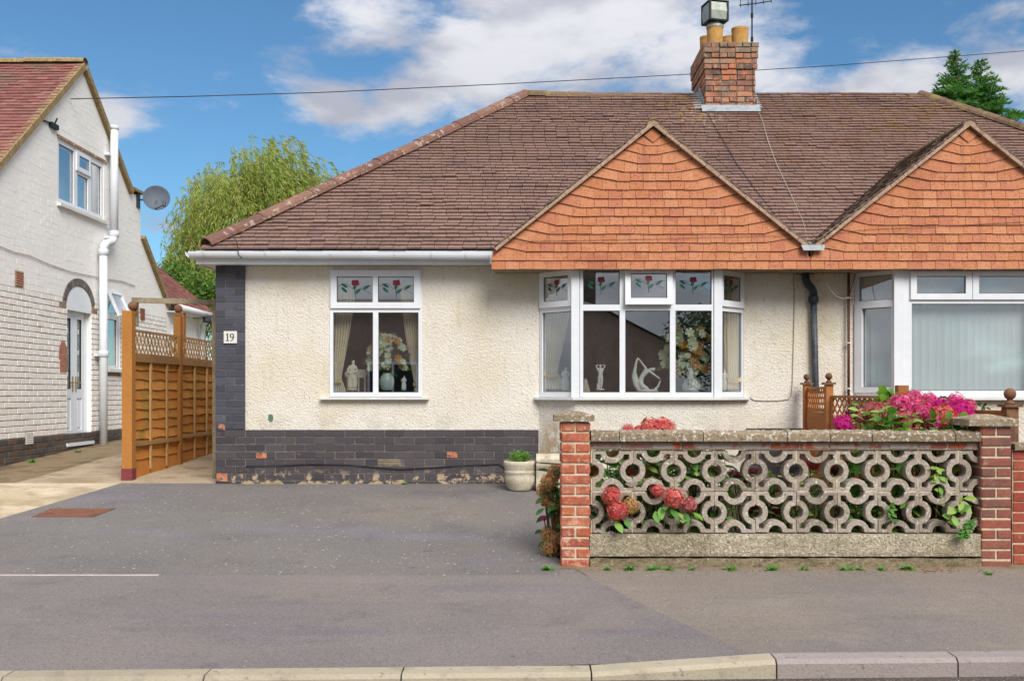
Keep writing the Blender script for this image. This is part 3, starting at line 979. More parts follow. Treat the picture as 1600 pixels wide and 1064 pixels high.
    # ---- bays
    def bay(b, f, label, left_specs, top_specs, low_specs, sash_fn, side=True):
        w = root('bay_window', label, None, ((f[0] + f[1]) / 2, YB, sillz))
        w.parent = h
        w.location = Vector(w.location) - wl(h)
        fr = frame((0, YB, 0), AX)
        q = lambda u0, v0, u1, v1: (X(u0, YB), Z(v1, YB), X(u1, YB), Z(v0, YB))
        return w, fr, q
    # left bay: front
    w, fr, q = bay(bayL, f1, 'white five-light bay window with five stained glass roses and one vent ajar', 0, 0, 0, 0)
    top = 2.735
    tl = [q(911.3, 422, 968.2, 476), q(1055.5, 422, 1112, 476)]
    lo = [q(911.3, 485.5, 968.2, 613), q(977, 485.5, 1046.8, 613), q(1055.5, 485.5, 1112, 613)]
    ce = q(977, 420, 1048, 476)
    fro = (f1[0] + .05, sillz + .002, f1[1] - .05, top)
    slab_holes = tl + lo + [ce]
    mb = MB()
    slab(mb, fr, fro, slab_holes, -.07, 0)
    mb.obj('frame', M_pvc, w)
    for g in tl + lo:
        n = -.035
        m_ = MB(); m_.fbox(fr, g[0] - .004, g[2] + .004, g[1] - .004, g[3] + .004, n - .003, n + .003); m_.obj('pane', M_glass, w)
        m_ = MB(); t = .006
        slab(m_, fr, (g[0] - .001, g[1] - .001, g[2] + .001, g[3] + .001), [(g[0] + t, g[1] + t, g[2] - t, g[3] - t)], n + .004, n + .009); m_.obj('seal', M_seal, w)
    for g in tl:
        rose(w, fr, (g[0] + g[2]) / 2, (g[1] + g[3]) / 2 + .02, (g[2] - g[0]) * .95, -.0312)
    # the vent that stands ajar, hinged at its top edge
    hz = Z(420, YB) + .005
    ang = R(5)
    Bv = Vector((0, -math.sin(-ang), math.cos(ang)))
    Bv = Vector((0, math.sin(ang), math.cos(ang)))
    O = Vector((0, YB - .018, hz))
    frv = (O, AX, Bv, AX.cross(Bv))
    hh = .405
    so_ = (X(976, YB), -hh, X(1050, YB), 0)
    hole = (so_[0] + .062, -hh + .07, so_[2] - .062, -.062)
    mb = MB(); slab(mb, frv, so_, [hole], -.03, .022); mb.obj('sash', M_pvc, w)
    mb = MB(); mb.fbox(frv, hole[0] - .004, hole[2] + .004, hole[1] - .004, hole[3] + .004, -.006, 0); mb.obj('pane', M_glass, w)
    mb = MB(); t = .006
    slab(mb, frv, (hole[0] - .001, hole[1] - .001, hole[2] + .001, hole[3] + .001), [(hole[0] + t, hole[1] + t, hole[2] - t, hole[3] - t)], .001, .006); mb.obj('seal', M_seal, w)
    rose(w, frv, (hole[0] + hole[2]) / 2, (hole[1] + hole[3]) / 2 + .02, (hole[2] - hole[0]) * .93, .0005)
    # splayed sides
    def side(p0, p1, w, specs, roses=True):
        p0, p1 = Vector((*p0, 0)), Vector((*p1, 0))
        A = (p1 - p0)
        L = A.length
        fr = frame(p0, A)
        up, low, inv = specs
        tz = lambda f0, f1, z0, z1: (f0 * L, z0, f1 * L, z1)
        mb = MB()
        holes = [tz(*low)]
        if not inv:
            holes.append((.05 * L, up[2] - .03, .93 * L, up[3] + .04))
        else:
            holes.append(tz(*up))
        slab(mb, fr, (0.004, sillz + .002, L - .004, top), holes, -.06, 0)
        mb.obj('frame', M_pvc, w)
        glz = [(tz(*low), -.03)]
        if not inv:
            o_ = (.015, up[2] - .068, L * .965, up[3] + .068)
            mb = MB(); slab(mb, fr, o_, [tz(*up)], -.02, .024); mb.obj('sash', M_pvc, w)
            glz.append((tz(*up), .0))
        else:
            glz.append((tz(*up), -.03))
        for (g, n) in glz:
            m_ = MB(); m_.fbox(fr, g[0] - .003, g[2] + .003, g[1] - .003, g[3] + .003, n - .003, n + .003); m_.obj('pane', M_glass, w)
            m_ = MB(); t = .006
            slab(m_, fr, (g[0] - .001, g[1] - .001, g[2] + .001, g[3] + .001), [(g[0] + t, g[1] + t, g[2] - t, g[3] - t)], n + .004, n + .009); m_.obj('seal', M_seal, w)
        if roses:
            g = tz(*up)
            rose(w, fr, (g[0] + g[2]) / 2, (g[1] + g[3]) / 2 + .01, (g[2] - g[0]) * .95, .0036)
        return fr, L
    up, low = (.15, .83, 2.325, 2.60), (.075, .94, 1.315, 2.205)
    side((bayL[0], YH), (f1[0], YB), w, (up, low, False))
    side((f1[1], YB), (bayL[1], YH), w, (up, low, False))
    for x in f1:
        mb = MB()
        mb.box(x - .045, x + .045, YB - .012, YB + .06, sillz + .001, top)
        mb.obj('corner_post', M_pvc, w)
    def sill(b, f, w):
        mb = MB()
        e = .05
        poly = [(b[0] - .06, YH - .001), (b[0] - .06, YH - .045), (f[0] - .03, YB - e), (f[1] + .03, YB - e), (b[1] + .06, YH - .045), (b[1] + .06, YH - .001)]
        k = len(poly)
        mb.add([(x, y, z) for z in (sillz - .029, sillz) for (x, y) in poly], [tuple(range(k))[::-1], tuple(range(k, 2 * k))] + [(i, (i + 1) % k, k + (i + 1) % k, k + i) for i in range(k)])
        mb.obj('sill', M_sill, w)
        mb = MB()
        poly = [(b[0] + .05, YH + .45), (b[0] + .09, YH + .0), (f[0] + .06, YB + .09), (f[1] - .06, YB + .09), (b[1] - .09, YH), (b[1] - .05, YH + .45)]
        mb.add([(x, y, z) for z in (sillz - .02, sillz + .045) for (x, y) in poly], [tuple(range(k))[::-1], tuple(range(k, 2 * k))] + [(i, (i + 1) % k, k + (i + 1) % k, k + i) for i in range(k)])
        mb.obj('inner_sill', M_sill, w)
    sill(bayL, f1, w)
    # right bay
    w, fr, q = bay(bayR, f2, 'white bay window of the adjoining half with plain glass', 0, 0, 0, 0)
    lo = (X(1424.7, YB), Z(610.3, YB), f2[1] - .08, Z(474.7, YB))
    xm = (lo[0] + lo[2]) / 2
    s1 = (X(1421.8, YB), Z(468.5, YB), xm - .003, Z(424, YB))
    s2 = (xm + .003, s1[1], lo[2] + .02, s1[3])
    mb = MB()
    slab(mb, fr, (f2[0] + .05, sillz + .002, f2[1] - .05, top), [lo, (s1[0] + .03, s1[1] + .03, s1[2] - .03, s1[3] - .03), (s2[0] + .03, s2[1] + .03, s2[2] - .03, s2[3] - .03)], -.07, 0)
    mb.obj('frame', M_pvc, w)
    gl = [(lo, -.035)]
    for s in (s1, s2):
        hole = (s[0] + .068, s[1] + .066, s[2] - .07, s[3] - .055)
        mb = MB(); slab(mb, fr, s, [hole], -.02, .024); mb.obj('sash', M_pvc, w)
        gl.append((hole, 0))
    for (g, n) in gl:
        m_ = MB(); m_.fbox(fr, g[0] - .003, g[2] + .003, g[1] - .003, g[3] + .003, n - .003, n + .003); m_.obj('pane', M_glass, w)
        m_ = MB(); t = .006
        slab(m_, fr, (g[0] - .001, g[1] - .001, g[2] + .001, g[3] + .001), [(g[0] + t, g[1] + t, g[2] - t, g[3] - t)], n + .004, n + .009); m_.obj('seal', M_seal, w)
    upR, lowR = (.10, .95, 2.335, 2.61), (.19, .86, 1.37, 2.25)
    side((bayR[0], YH), (f2[0], YB), w, (upR, lowR, True), False)
    side((f2[1], YB), (bayR[1], YH), w, ((.05, .90, 2.335, 2.61), (.14, .81, 1.37, 2.25), True), False)
    # lower casements of the sides stand proud
    for (p0, p1, a, b_) in (((bayR[0], YH), (f2[0], YB), .19, .86),):
        A = Vector((p1[0] - p0[0], p1[1] - p0[1], 0)); L = A.length
        fs = frame((p0[0], p0[1], 0), A)
        mb = MB(); slab(mb, fs, (.02 * L, 1.305, .975 * L, 2.315), [(a * L, 1.37, b_ * L, 2.25)], .002, .024); mb.obj('sash', M_pvc, w)
    for x in f2:
        mb = MB()
        mb.box(x - .055, x + .055, YB - .012, YB + .06, sillz + .001, top)
        mb.obj('corner_post', M_pvc, w)
    sill(bayR, f2, w)

    # ---- plinth and corner pillar
    def sub(name, label=None):
        o = bpy.data.objects.new(name, None)
        COL.objects.link(o)
        o.parent = h
        WL[o.name] = wl(h).copy()
        if label:
            o['label'] = label
        return o
    xq = X(384, YH)
    xp = X(842, YH)
    pz = Z(671, YH)
    mb = MB(); mb.box(xl + .004, xp - .004, YH - .030, YH - .001, GZ - .3, pz - .003)
    pl = mb.obj('plinth', M_darkmortar, h, origin=tuple(wl(h)))
    P = Pieces()
    fp = frame((0, YH - .03, 0), AX)
    chips = []
    def okp(a, b, w_, hh):
        return not (X(592, YH) < a < X(628, YH) and Z(727, YH) < b < Z(716, YH))
    brickwork(P, fp, (xl, GZ - .055, xp, pz), .0817, .225, joint=.006, depth=.028, proud=.004, ok=okp, jit=.0025)
    P.build('brick', 'brickwork', M_plinth, pl, 300)
    # the same black plinth runs on between the two bays
    xa2, xb2, z2 = X(1163, YH) + .02, X(1338, YH) - .02, Z(668.5, YH)
    mb = MB(); mb.box(xa2 + .004, xb2 - .004, YH - .030, YH - .001, GZ - .3, z2 - .003)
    pl2 = mb.obj('plinth', M_darkmortar, h, origin=tuple(wl(h)))
    P = Pieces()
    brickwork(P, fp, (xa2, GZ - .055, xb2, z2), .0817, .225, joint=.006, depth=.028, proud=.004, jit=.0025)
    P.build('brick', 'brickwork', M_plinth, pl2, 300)
    # a scrap of green paint on the render
    mb = MB(); mb.prism((Vector((X(423, YH), YH, Z(653, YH))), AX, UP, Vector((0, -1, 0))), [(-.03, -.02), (-.01, -.045), (.02, -.04), (.03, -.005), (.025, .03), (.0, .045), (-.025, .035)], -.005, .003)
    mb.obj('green_patch', M_scrap, h)
    # air brick in the plinth
    mb = MB()
    for k in range(4):
        z = Z(726, YH) + k * .018
        mb.box(X(591, YH), X(626, YH), YH - .036, YH - .028, z, z + .009)
    mb.obj('air_brick', M_greywood, pl)
    # loose black cable along the foot of the wall
    pts = []
    for i, (u, v) in enumerate(((384, 728), (430, 727), (490, 725), (545, 726), (590, 730), (625, 733), (680, 730), (720, 727), (780, 725), (790, 732))):
        pts.append((X(u, YH - .05), YH - .048, Z(v, YH - .05)))
    MB().tube(pts, .006, 6).obj('cable', M_darkcable, h)
    mb = MB(); mb.box(xl + .006, xq - .004, YH - .034, YH - .0005, pz + .002, 2.735)
    mb.box(xl + .006, xl + .34, YH + .0005, YH + .3, GZ - .3, 2.735)
    qo = mb.obj('corner_pillar', M_darkmortar, h, origin=tuple(wl(h)))
    P = Pieces()
    fq = frame((0, YH - .034, 0), AX)
    rows = 22
    ch = (2.742 - pz) / rows
    for r in range(rows):
        z = pz + (r + .5) * ch
        wd = xq - xl
        cuts = [(0, .22), (.22, wd)] if r % 2 == 0 else [(0, .112), (.112, wd)]
        for (c0, c1) in cuts:
            w_, hh = round(c1 - c0 - .006, 3), round(ch - .006, 4)
            o = Vector((xl + (c0 + c1) / 2, YH - .034 - .005 + rng.uniform(-.002, .002), z))
            P.add((w_, hh), brick_vf(w_, hh, .03), fmat(o, AX, Vector((0, 1, 0)), UP))
    fs = frame((xl + .006, 0, 0), (0, -1, 0))
    brickwork(P, fs, (-(YH + .3), GZ - .05, -(YH - .03), 2.735), .0817, .225, joint=.006, depth=.02)
    P.build('brick', 'brickwork', M_quoin, qo, 300)
    # bare bricks where the black paint has gone
    for (u0, v0, u1, v1, nm) in ((340, 738, 357, 752, 0), (343, 661, 353, 672, 0), (402, 706, 418, 716, 0), (699, 705, 715, 715, 0)):
        o = Vector(((X(u0, YH) + X(u1, YH)) / 2, YH - .0425, (Z(v0, YH) + Z(v1, YH)) / 2))
        w_, hh = X(u1, YH) - X(u0, YH), Z(v0, YH) - Z(v1, YH)
        nn = 7
        lo_ = [(-w_ / 2 + w_ * i / nn, -hh / 2 + rng.uniform(0, .006)) for i in range(nn + 1)]
        hi_ = [(w_ / 2 - w_ * i / nn, hh / 2 - rng.uniform(0, .012)) for i in range(nn + 1)]
        mb = MB(); mb.prism((o, AX, UP, Vector((0, -1, 0))), lo_ + hi_, -.01, -.001 + rng.random() * .001)
        mb.obj('brick', M_chip, pl)['label'] = 'bare orange brick showing through the black paint'
    # mortar squeezed out along the foot
    mb = MB()
    x = xl + .28
    while x < X(640, YH):
        w_ = rng.uniform(.12, .5)
        n = 9
        top_ = [(x + w_ * i / n, GZ - .005 + (.045 * rng.random() + .004) * math.sin(math.pi * i / n) ** .5) for i in range(n + 1)]
        poly = [(x, GZ - .05)] + top_[1:-1] + [(x + w_, GZ - .05)]
        mb.prism((Vector((0, YH - .034, 0)), AX, UP, Vector((0, -1, 0))), poly, -.01, rng.uniform(.012, .02))
        x += w_ + rng.uniform(.03, .25)
    mb.obj('mortar_fillet', M_fillet, h)

    # ---- number plaque
    mb = MB()
    yp = YH - .044
    mb.box(X(350, yp), X(370.5, yp), yp - .012, yp + .004, Z(536.5, yp), Z(517.5, yp))
    pq = mb.obj('number_plaque', M_plaque, h)
    fpq = (Vector((X(360, yp), yp - .012, Z(527, yp))), AX, UP, Vector((0, -1, 0)))
    s = X(370, yp) - X(350, yp)
    def stroke(mb, pts, ws):
        for (p, q_, w0, w1) in zip(pts, pts[1:], ws, ws[1:]):
            dx, dz = q_[0] - p[0], q_[1] - p[1]
            l = math.hypot(dx, dz)
            nx, nz_ = -dz / l / 2, dx / l / 2
            ex, ez = dx / l * .012, dz / l * .012
            mb.prism(fpq, [((p[0] - ex + nx * w0) * s, (p[1] - ez + nz_ * w0) * s), ((q_[0] + ex + nx * w1) * s, (q_[1] + ez + nz_ * w1) * s), ((q_[0] + ex - nx * w1) * s, (q_[1] + ez - nz_ * w1) * s), ((p[0] - ex - nx * w0) * s, (p[1] - ez - nz_ * w0) * s)], 0, .002 + rng.random() * .0004)
    d1 = MB()
    stroke(d1, [(-.2, .27), (-.2, -.26)], [.085, .085])
    stroke(d1, [(-.31, .19), (-.2, .29)], [.03, .06])
    stroke(d1, [(-.31, -.27), (-.09, -.27)], [.045, .045])
    d1.obj('digit', M_digit, pq)
    d2 = MB()
    c0 = (.14, .12)
    stroke(d2, [(c0[0] + .125 * math.cos(t), c0[1] + .15 * math.sin(t)) for t in lin(0, 6.283, 16)], [.035 + .05 * abs(math.cos(t)) for t in lin(0, 6.283, 16)])
    stroke(d2, [(.265, .12), (.26, -.02), (.21, -.16), (.12, -.26), (.03, -.28)], [.08, .085, .07, .05, .035])
    d2.obj('digit', M_digit, pq)
    # two small paint marks on the render
    return h


house = build_house()

# ------------------------------------------------------------------ bungalow roof, gables, chimney, gutters
TH = math.atan(.7616)
YE, ZE = 11.35, 2.885
XHL, XHR = -3.568, 9.47
YR = 14.97
ZR = ZE + (YR - YE) * .7616
GA = ((1.422, 4.229), (4.835, 4.229))
GS = .7954
GW = 1.706


def zmain(y):
    return ZE + (y - YE) * .7616


def zgable(x):
    return max(a[1] - GS * abs(x - a[0]) for a in GA)


def hidden_by_gable(p):
    u, v = uv(p)
    for (xa, za) in GA:
        ua = U0 + xa * F / YT
        if v > 187 + .804 * abs(u - ua) and v < 425:
            return True
    return u > 1602 or u < -5


def half_round(r, L, n=7, t=.016):
    v, f = [], []
    for (y, rr) in ((0, r * 1.04), (L, r * .97)):
        for k in range(n + 1):
            a = math.pi * (k / n)
            v.append((-math.cos(a) * rr, y, math.sin(a) * rr * .8))
        for k in range(n + 1):
            a = math.pi * (k / n)
            v.append((-math.cos(a) * (rr - t), y, math.sin(a) * (rr - t) * .8))
    m = n + 1
    for k in range(n):
        f += [(k, k + 1, 2 * m + k + 1, 2 * m + k), (m + k + 1, m + k, 3 * m + k, 3 * m + k + 1), (k + 1, k, m + k, m + k + 1)]
    f += [(0, 2 * m, 3 * m, m), (n, m + n, 3 * m + n, 2 * m + n)]
    return v, f


def ridge_run(name, p0, p1, r, L, m, parent, drop=.03, sag=0.0):
    p0, p1 = Vector(p0), Vector(p1)
    d = p1 - p0
    n = max(1, int(d.length / L))
    D = d.normalized()
    A = D.cross(Vector((0, 0, 1))).normalized()
    Nn = A.cross(D)
    key = (name, m.name, r, round(d.length / n, 3))
    if key not in CACHE:
        CACHE[key] = MB().add(*half_round(r, d.length / n + .02)).mesh(name, m)
    for i in range(n):
        t = i / n
        o = p0 + d * t - Nn * drop + Vector((0, 0, -sag * math.sin(math.pi * t) + rng.uniform(-.006, .006)))
        M = fmat(o, A, (D + Nn * rng.uniform(-.012, .012)).normalized(), Nn)
        place(name, CACHE[key], M, parent)


def build_roof(h):
    # decks under the tiles
    mb = MB()
    A = (XHL, YE, ZE); B = (XHR, YE, ZE)
    r0, r1 = (.047, YR, ZR), (5.85, YR, ZR)
    yb = YR + (YR - YE)
    D = (XHL, yb, ZE); E = (XHR, yb, ZE)
    o = Vector((0, 0, -.022))
    v = [Vector(p) + o for p in (A, B, r0, r1, D, E)]
    mb.add(v, [(0, 1, 3, 2), (0, 2, 4), (1, 5, 3), (2, 3, 5, 4)])
    mb.add([p - Vector((0, 0, .05)) for p in v], [(0, 4, 5, 1)])
    mb.add([v[0], v[1], v[1] - Vector((0, 0, .05)), v[0] - Vector((0, 0, .05))], [(0, 1, 2, 3)])
    mb.add([v[0], v[4], v[4] - Vector((0, 0, .05)), v[0] - Vector((0, 0, .05))], [(0, 1, 2, 3)])
    for (xa, za) in GA:
        for s in (-1, 1):
            ze = za - GS * GW
            yr = YE + (za - ZE) / .7616
            ye = YE + (ze - ZE) / .7616
            mb.add([(xa, YT - .05, za - .025), (xa + s * GW, YT - .05, ze - .025), (xa + s * GW, ye, ze - .025), (xa, yr, za - .025)], [(0, 1, 2, 3)])
    roof = mb.obj('roof', M_tile, h, origin=tuple(wl(h)))
    # main slope tiles
    P = Pieces()
    g = .0872
    ct, st = math.cos(TH), math.sin(TH)
    Bv = Vector((0, ct, st)); Av = Vector((1, 0, 0)); Nv = Av.cross(Bv)
    rows = int((YR - YE) / ct / g)
    W = .155
    for r in range(rows + 1):
        s = r * g - .02
        y = YE + s * ct
        xl = XHL + (y - YE) * (.047 - XHL) / (YR - YE) + .03
        xr = XHR + (y - YE) * (5.85 - XHR) / (YR - YE) - .03
        x = xl - (W / 2 if r % 2 else 0) - rng.random() * .07
        wob = rng.uniform(-.004, .004)
        while x < xr:
            Wt = W + rng.uniform(-.010, .010)
            a, b = max(x, xl), min(x + Wt, xr)
            x += Wt
            if b - a < .03:
                continue
            w = round(b - a - .006, 3)
            c = (a + b) / 2
            zt = zmain(y)
            if zgable(c) > zt + .05 and zgable(c - W / 2) > zt and zgable(c + W / 2) > zt:
                continue
            sagz = -.035 * math.sin(math.pi * min(1, max(0, s / 4.6))) * (1 + .4 * math.sin(c * .9))
            p = Vector((c, y, zmain(y) + sagz * .5)) + Nv * (rng.uniform(-.002, .003) + .008 * math.sin(c * 2.1 + r * .7) * .4) + Bv * (wob + rng.uniform(-.004, .004) - (.012 if rng.random() < .015 else 0))
            rz = rng.uniform(-.012, .012)
            A2 = (Av + Bv * rz).normalized()
            B2 = (Bv - Av * rz).normalized()
            if rng.random() < .03:
                p += Nv * .006
            M = fmat(p, A2, B2, Nv)
            P.add((w,), tile_vf(w, g + .035, .020, .029), M, p.y + (1000 if hidden_by_gable(p) else 0))
    P.build('roof_tile', 'roof_tiling', M_tile, roof, 300)
    # gable slopes
    V = Pieces()
    ph = math.atan(GS)
    for gi, (xa, za) in enumerate(GA):
        for s in (-1, 1):
            Bg = Vector((-s * math.cos(ph), 0, math.sin(ph)))
            Ag = Vector((0, -s, 0)) if False else Vector((0, 1, 0)) * (1 if s > 0 else -1)
            Ng = Ag.cross(Bg)
            if Ng.z < 0:
                Ag = -Ag
                Ng = Ag.cross(Bg)
            L = GW / math.cos(ph)
            for r in range(int(L / g) + 1):
                sl = r * g
                z = za - GS * GW + sl * math.sin(ph)
                x = xa + s * (GW - sl * math.cos(ph))
                y0, y1 = YT - .06, YE + (z - ZE) / .7616 + .06
                y = y0 - (W / 2 if r % 2 else 0)
                while y < y1:
                    a, b = max(y, y0), min(y + W, y1)
                    y += W
                    if b - a < .03:
                        continue
                    w = round(b - a - .004, 3)
                    p = Vector((x, (a + b) / 2, z)) + Ng * rng.uniform(-.002, .006) + Bg * rng.uniform(-.006, .006)
                    rz = rng.uniform(-.02, .02)
                    M = fmat(p, (Ag + Bg * rz).normalized(), (Bg - Ag * rz).normalized(), Ng)
                    vis = gi == 1 and s == -1
                    V.add((w,), tile_vf(w, g + .035, .014, .017), M, p.y + (0 if vis else 1000))
    V.build('gable_roof_tile', 'gable_roof_tiling', M_valley, roof, 230)
    # hips, ridge, gable ridges
    up = Vector((0, 0, .035))
    ridge_run('hip_tile', Vector(A) + up + Vector((.05, .05, .04)), Vector(r0) + up * .6, .12, .36, M_ridge, roof)
    ridge_run('hip_tile', Vector(B) + up, Vector(r1) + up * .6, .11, .40, M_ridge_moss, roof)
    ridge_run('ridge_tile', Vector(r0) + Vector((-.03, 0, .0)) + up, Vector(r1) + up * .2 + Vector((.1, 0, -.03)), .125, .32, M_ridge_moss, roof, drop=.062, sag=.05)
    for (xa, za) in GA:
        ridge_run('ridge_tile', (xa, YT - .07, za + .02), (xa, YE + (za - ZE) / .7616 + .1, za + .02), .078, .42, M_ridge_moss, roof, drop=.05)
        mb = MB(); mb.prism((Vector((xa, YT - .062, za - .05)), AX, UP, Vector((0, -1, 0))), [(.074 * math.cos(a), .072 * math.sin(a)) for a in lin(0, math.pi, 10)], -.03, 0); mb.obj('ridge_end', M_verge, roof)

    # tile-hung gables
    for gi, (xa, za) in enumerate(GA):
        zb = Z(421, YT)
        zap = za - .045
        xlo = (X(768, YT), 2 * 3.128 - X(768, YT))
        left = xlo[0] if gi == 0 else 3.128
        right = 3.128 if gi == 0 else xlo[1]
        mb = MB()
        ze = za - GS * GW - .03
        poly = [(left + .01, zb + .01), (right - .01, zb + .01), (right - .01, ze), (xa, zap - .01), (left + .01, ze)]
        mb.prism((Vector((0, YT + .015, 0)), AX, UP, Vector((0, -1, 0))), poly, -.03, 0)
        gb = mb.obj('tiled_gable', M_hung, h, origin=tuple(wl(h)))
        if gi == 0:
            gb['label'] = 'terracotta tile-hung gable above the rose bay window'
        else:
            gb['label'] = 'terracotta tile-hung gable above the plain bay window'
        P = Pieces()
        gg = .0955
        TW = .150
        xv = lambda z, s: xa + s * (zap - z) / GS          # verge at height z
        fr_o = Vector((0, YT, 0))
        r = 0
        z = zb
        while z < zap - .27:
            lo_l, lo_r = max(left, xv(z, -1) + .0), min(right, xv(z, 1))
            cut = z > zb + 1.2 * gg                      # the two bottom courses run straight through
            rise = .055
            hh = gg + .045
            a0, a1 = lo_l, lo_r
            tiles = []
            if cut or z > zb + .5 * gg:
                wv = rng.uniform(.19, .25)
                for s in (-1, 1):
                    e = rise if cut else .0
                    xo = xv(z + e, s)
                    xo = max(left, min(right, xo))
                    xi = xo - s * (wv + (0 if (r + (s > 0)) % 2 else .06))
                    lim = xv(min(z + hh, zap), s)
                    lim = max(left, min(right, lim))
                    poly = [(xi, z), (xo, z + e), (lim, z + hh), (xi - 0 * s, z + hh)]
                    if (lim - xi) * s < .02:
                        poly = [(xi, z), (xo, z + e), (xi, min(z + hh, zap - GS * abs(xi - xa)))]
                    if s < 0:
                        poly = poly[::-1]
                        a0 = xi
                    else:
                        a1 = xi
                    tiles.append(poly)
            x = a0
            n = max(1, round((a1 - a0) / TW))
            wd = (a1 - a0) / n
            for k in range(n):
                p0, p1 = a0 + k * wd, a0 + (k + 1) * wd
                jz = rng.uniform(-.003, .003)
                t0 = min(z + hh, zap - GS * abs(p0 - xa)) if z + hh > zap - GS * max(abs(p0 - xa), abs(p1 - xa)) else z + hh
                t1 = min(z + hh, zap - GS * abs(p1 - xa)) if z + hh > zap - GS * max(abs(p0 - xa), abs(p1 - xa)) else z + hh
                tiles.append([(p0 + .002, z + jz), (p1 - .002, z + jz + rng.uniform(-.002, .002)), (p1 - .002, max(t1, z + .02)), (p0 + .002, max(t0, z + .02))])
            for poly in tiles:
                cx_ = sum(p[0] for p in poly) / len(poly)
                cz_ = sum(p[1] for p in poly) / len(poly)
                lp = [(p[0] - cx_, p[1] - cz_) for p in poly]
                j = rng.uniform(-.0012, .003)
                vf = poly_vf(lp, .006 + j, .025 + j, -.012, .003 + j)
                M = fmat(fr_o + Vector((cx_, 0, cz_)), AX, UP, Vector((0, -1, 0)))
                vis = U0 + cx_ * F / YT < 1600
                P.add(None, vf, M, 0 if vis else 1000)
            z += gg
            r += 1
        # the fan of three above the last course and the diamond at the apex
        zt = zap - .03
        hw = (zap - z) / GS
        for (p0, p1) in ((-1, -.36), (-.36, .36), (.36, 1)):
            a, b = xa + p0 * hw * .82, xa + p1 * hw * .82
            za_, zb_ = z + (.045 if p0 < -.5 else 0), z + (.045 if p1 > .5 else 0)
            ta, tb = min(zap - .03, zap - GS * abs(a - xa) - .005), min(zap - .03, zap - GS * abs(b - xa) - .005)
            tm = zap - .09
            poly = [(a, za_), (b, zb_), (b, max(zb_ + .01, min(tb, tm))), (a, max(za_ + .01, min(ta, tm)))]
            cx_, cz_ = (a + b) / 2, (z + tm) / 2
            P.add(None, poly_vf([(p[0] - cx_, p[1] - cz_) for p in poly], .004, .019, -.012, .004), fmat(fr_o + Vector((cx_, 0, cz_)), AX, UP, Vector((0, -1, 0))), 0)
        dm = [(0, -.085), (.095, -.005), (0, .075), (-.095, -.005)]
        P.add(None, poly_vf(dm, .012, .027, .004, .018), fmat(fr_o + Vector((xa, 0, zap - .09)), AX, UP, Vector((0, -1, 0))), 0)
        P.build('hung_tile', 'hung_tiling', M_hung, gb, 300)
        # verges: bedded undercloak and the ends of the roof tiles
        for s in (-1, 1):
            n = 12
            for k in range(n):
                t0, t1 = k / n, (k + 1) / n
                p0 = Vector((xa + s * GW * t0, YT - .055, za - .02 - GS * GW * t0))
                p1 = Vector((xa + s * GW * t1, YT - .055, za - .02 - GS * GW * t1))
                D = (p1 - p0).normalized()
                Nn = Vector((-D.z, 0, D.x)) if s > 0 else Vector((D.z, 0, -D.x))
                if Nn.z < 0:
                    Nn = -Nn
                L = (p1 - p0).length
                mb = MB()
                jj = rng.uniform(-.004, .004)
                mb.add([p0 + D * a + Nn * c + Vector((0, y, 0)) for a in (.002, L - .002) for y in (-.012 + jj, .06) for c in (-.020, .014 + jj)],
                       [(0, 1, 3, 2), (4, 6, 7, 5), (0, 4, 5, 1), (2, 3, 7, 6), (0, 2, 6, 4), (1, 5, 7, 3)], r=rng.random())
                mb.obj('verge_tile', M_verge, gb)

    # lead outlet and debris in the valley between the gables
    xo = X(1268, YT)
    mb = MB()
    mb.add([(xo - .13, YT - .062, Z(384, YT)), (xo + .13, YT - .062, Z(384, YT)), (xo + .11, YT - .085, Z(393, YT)), (xo - .11, YT - .085, Z(393, YT)),
            (xo - .10, YT + .25, Z(382, YT) + .06), (xo + .10, YT + .25, Z(382, YT) + .06)], [(0, 1, 2, 3), (0, 4, 5, 1)])
    mb.obj('lead_outlet', M_lead, h)
    mb = MB()
    for k in range(60):
        c = Vector((xo + rng.uniform(-.09, .09), YT + rng.uniform(0, .12), Z(383, YT) + rng.uniform(0, .03)))
        a = rng.uniform(0, 6.28)
        d = Vector((math.cos(a), math.sin(a) * .5, rng.uniform(0, .9))) * rng.uniform(.02, .05)
        e = Vector((-d.y, d.x, 0)).normalized() * .006
        mb.add([c - e, c + e, c + d], [(0, 1, 2)], r=rng.random())
    mb.obj('moss_tuft', M_strap, h)['kind'] = 'stuff'

    # ---- gutter, fascia, soffit
    gx0, gx1 = X(296, 11.28), X(766, 11.28)
    zt = Z(393.5, 11.28)
    def gut(p, q, name='gutter', r=.052):
        p, q = Vector(p), Vector(q)
        D = (q - p).normalized()
        S = D.cross(UP)
        mb = MB()
        n = 8
        v = []
        for c in (p, q):
            for rr in (r, r - .005):
                for k in range(n + 1):
                    a = math.pi + math.pi * k / n
                    v.append(c + S * (math.cos(a) * rr) + UP * (math.sin(a) * rr * 1.25))
        m = n + 1
        f = []
        for k in range(n):
            f += [(k, k + 1, 2 * m + k + 1, 2 * m + k), (m + k, 3 * m + k, 3 * m + k + 1, m + k + 1), (k, m + k, m + k + 1, k + 1), (2 * m + k, 2 * m + k + 1, 3 * m + k + 1, 3 * m + k)]
        f += [(0, 2 * m, 3 * m, m), (n, m + n, 3 * m + n, 2 * m + n)]
        mb.add(v, f)
        return mb.obj(name, M_gutter, h)
    g1 = gut((gx0, 11.285, zt), (gx1, 11.285, zt - .025))
    gut((gx0 + .0, 11.285, zt), (gx0, 18.6, zt))
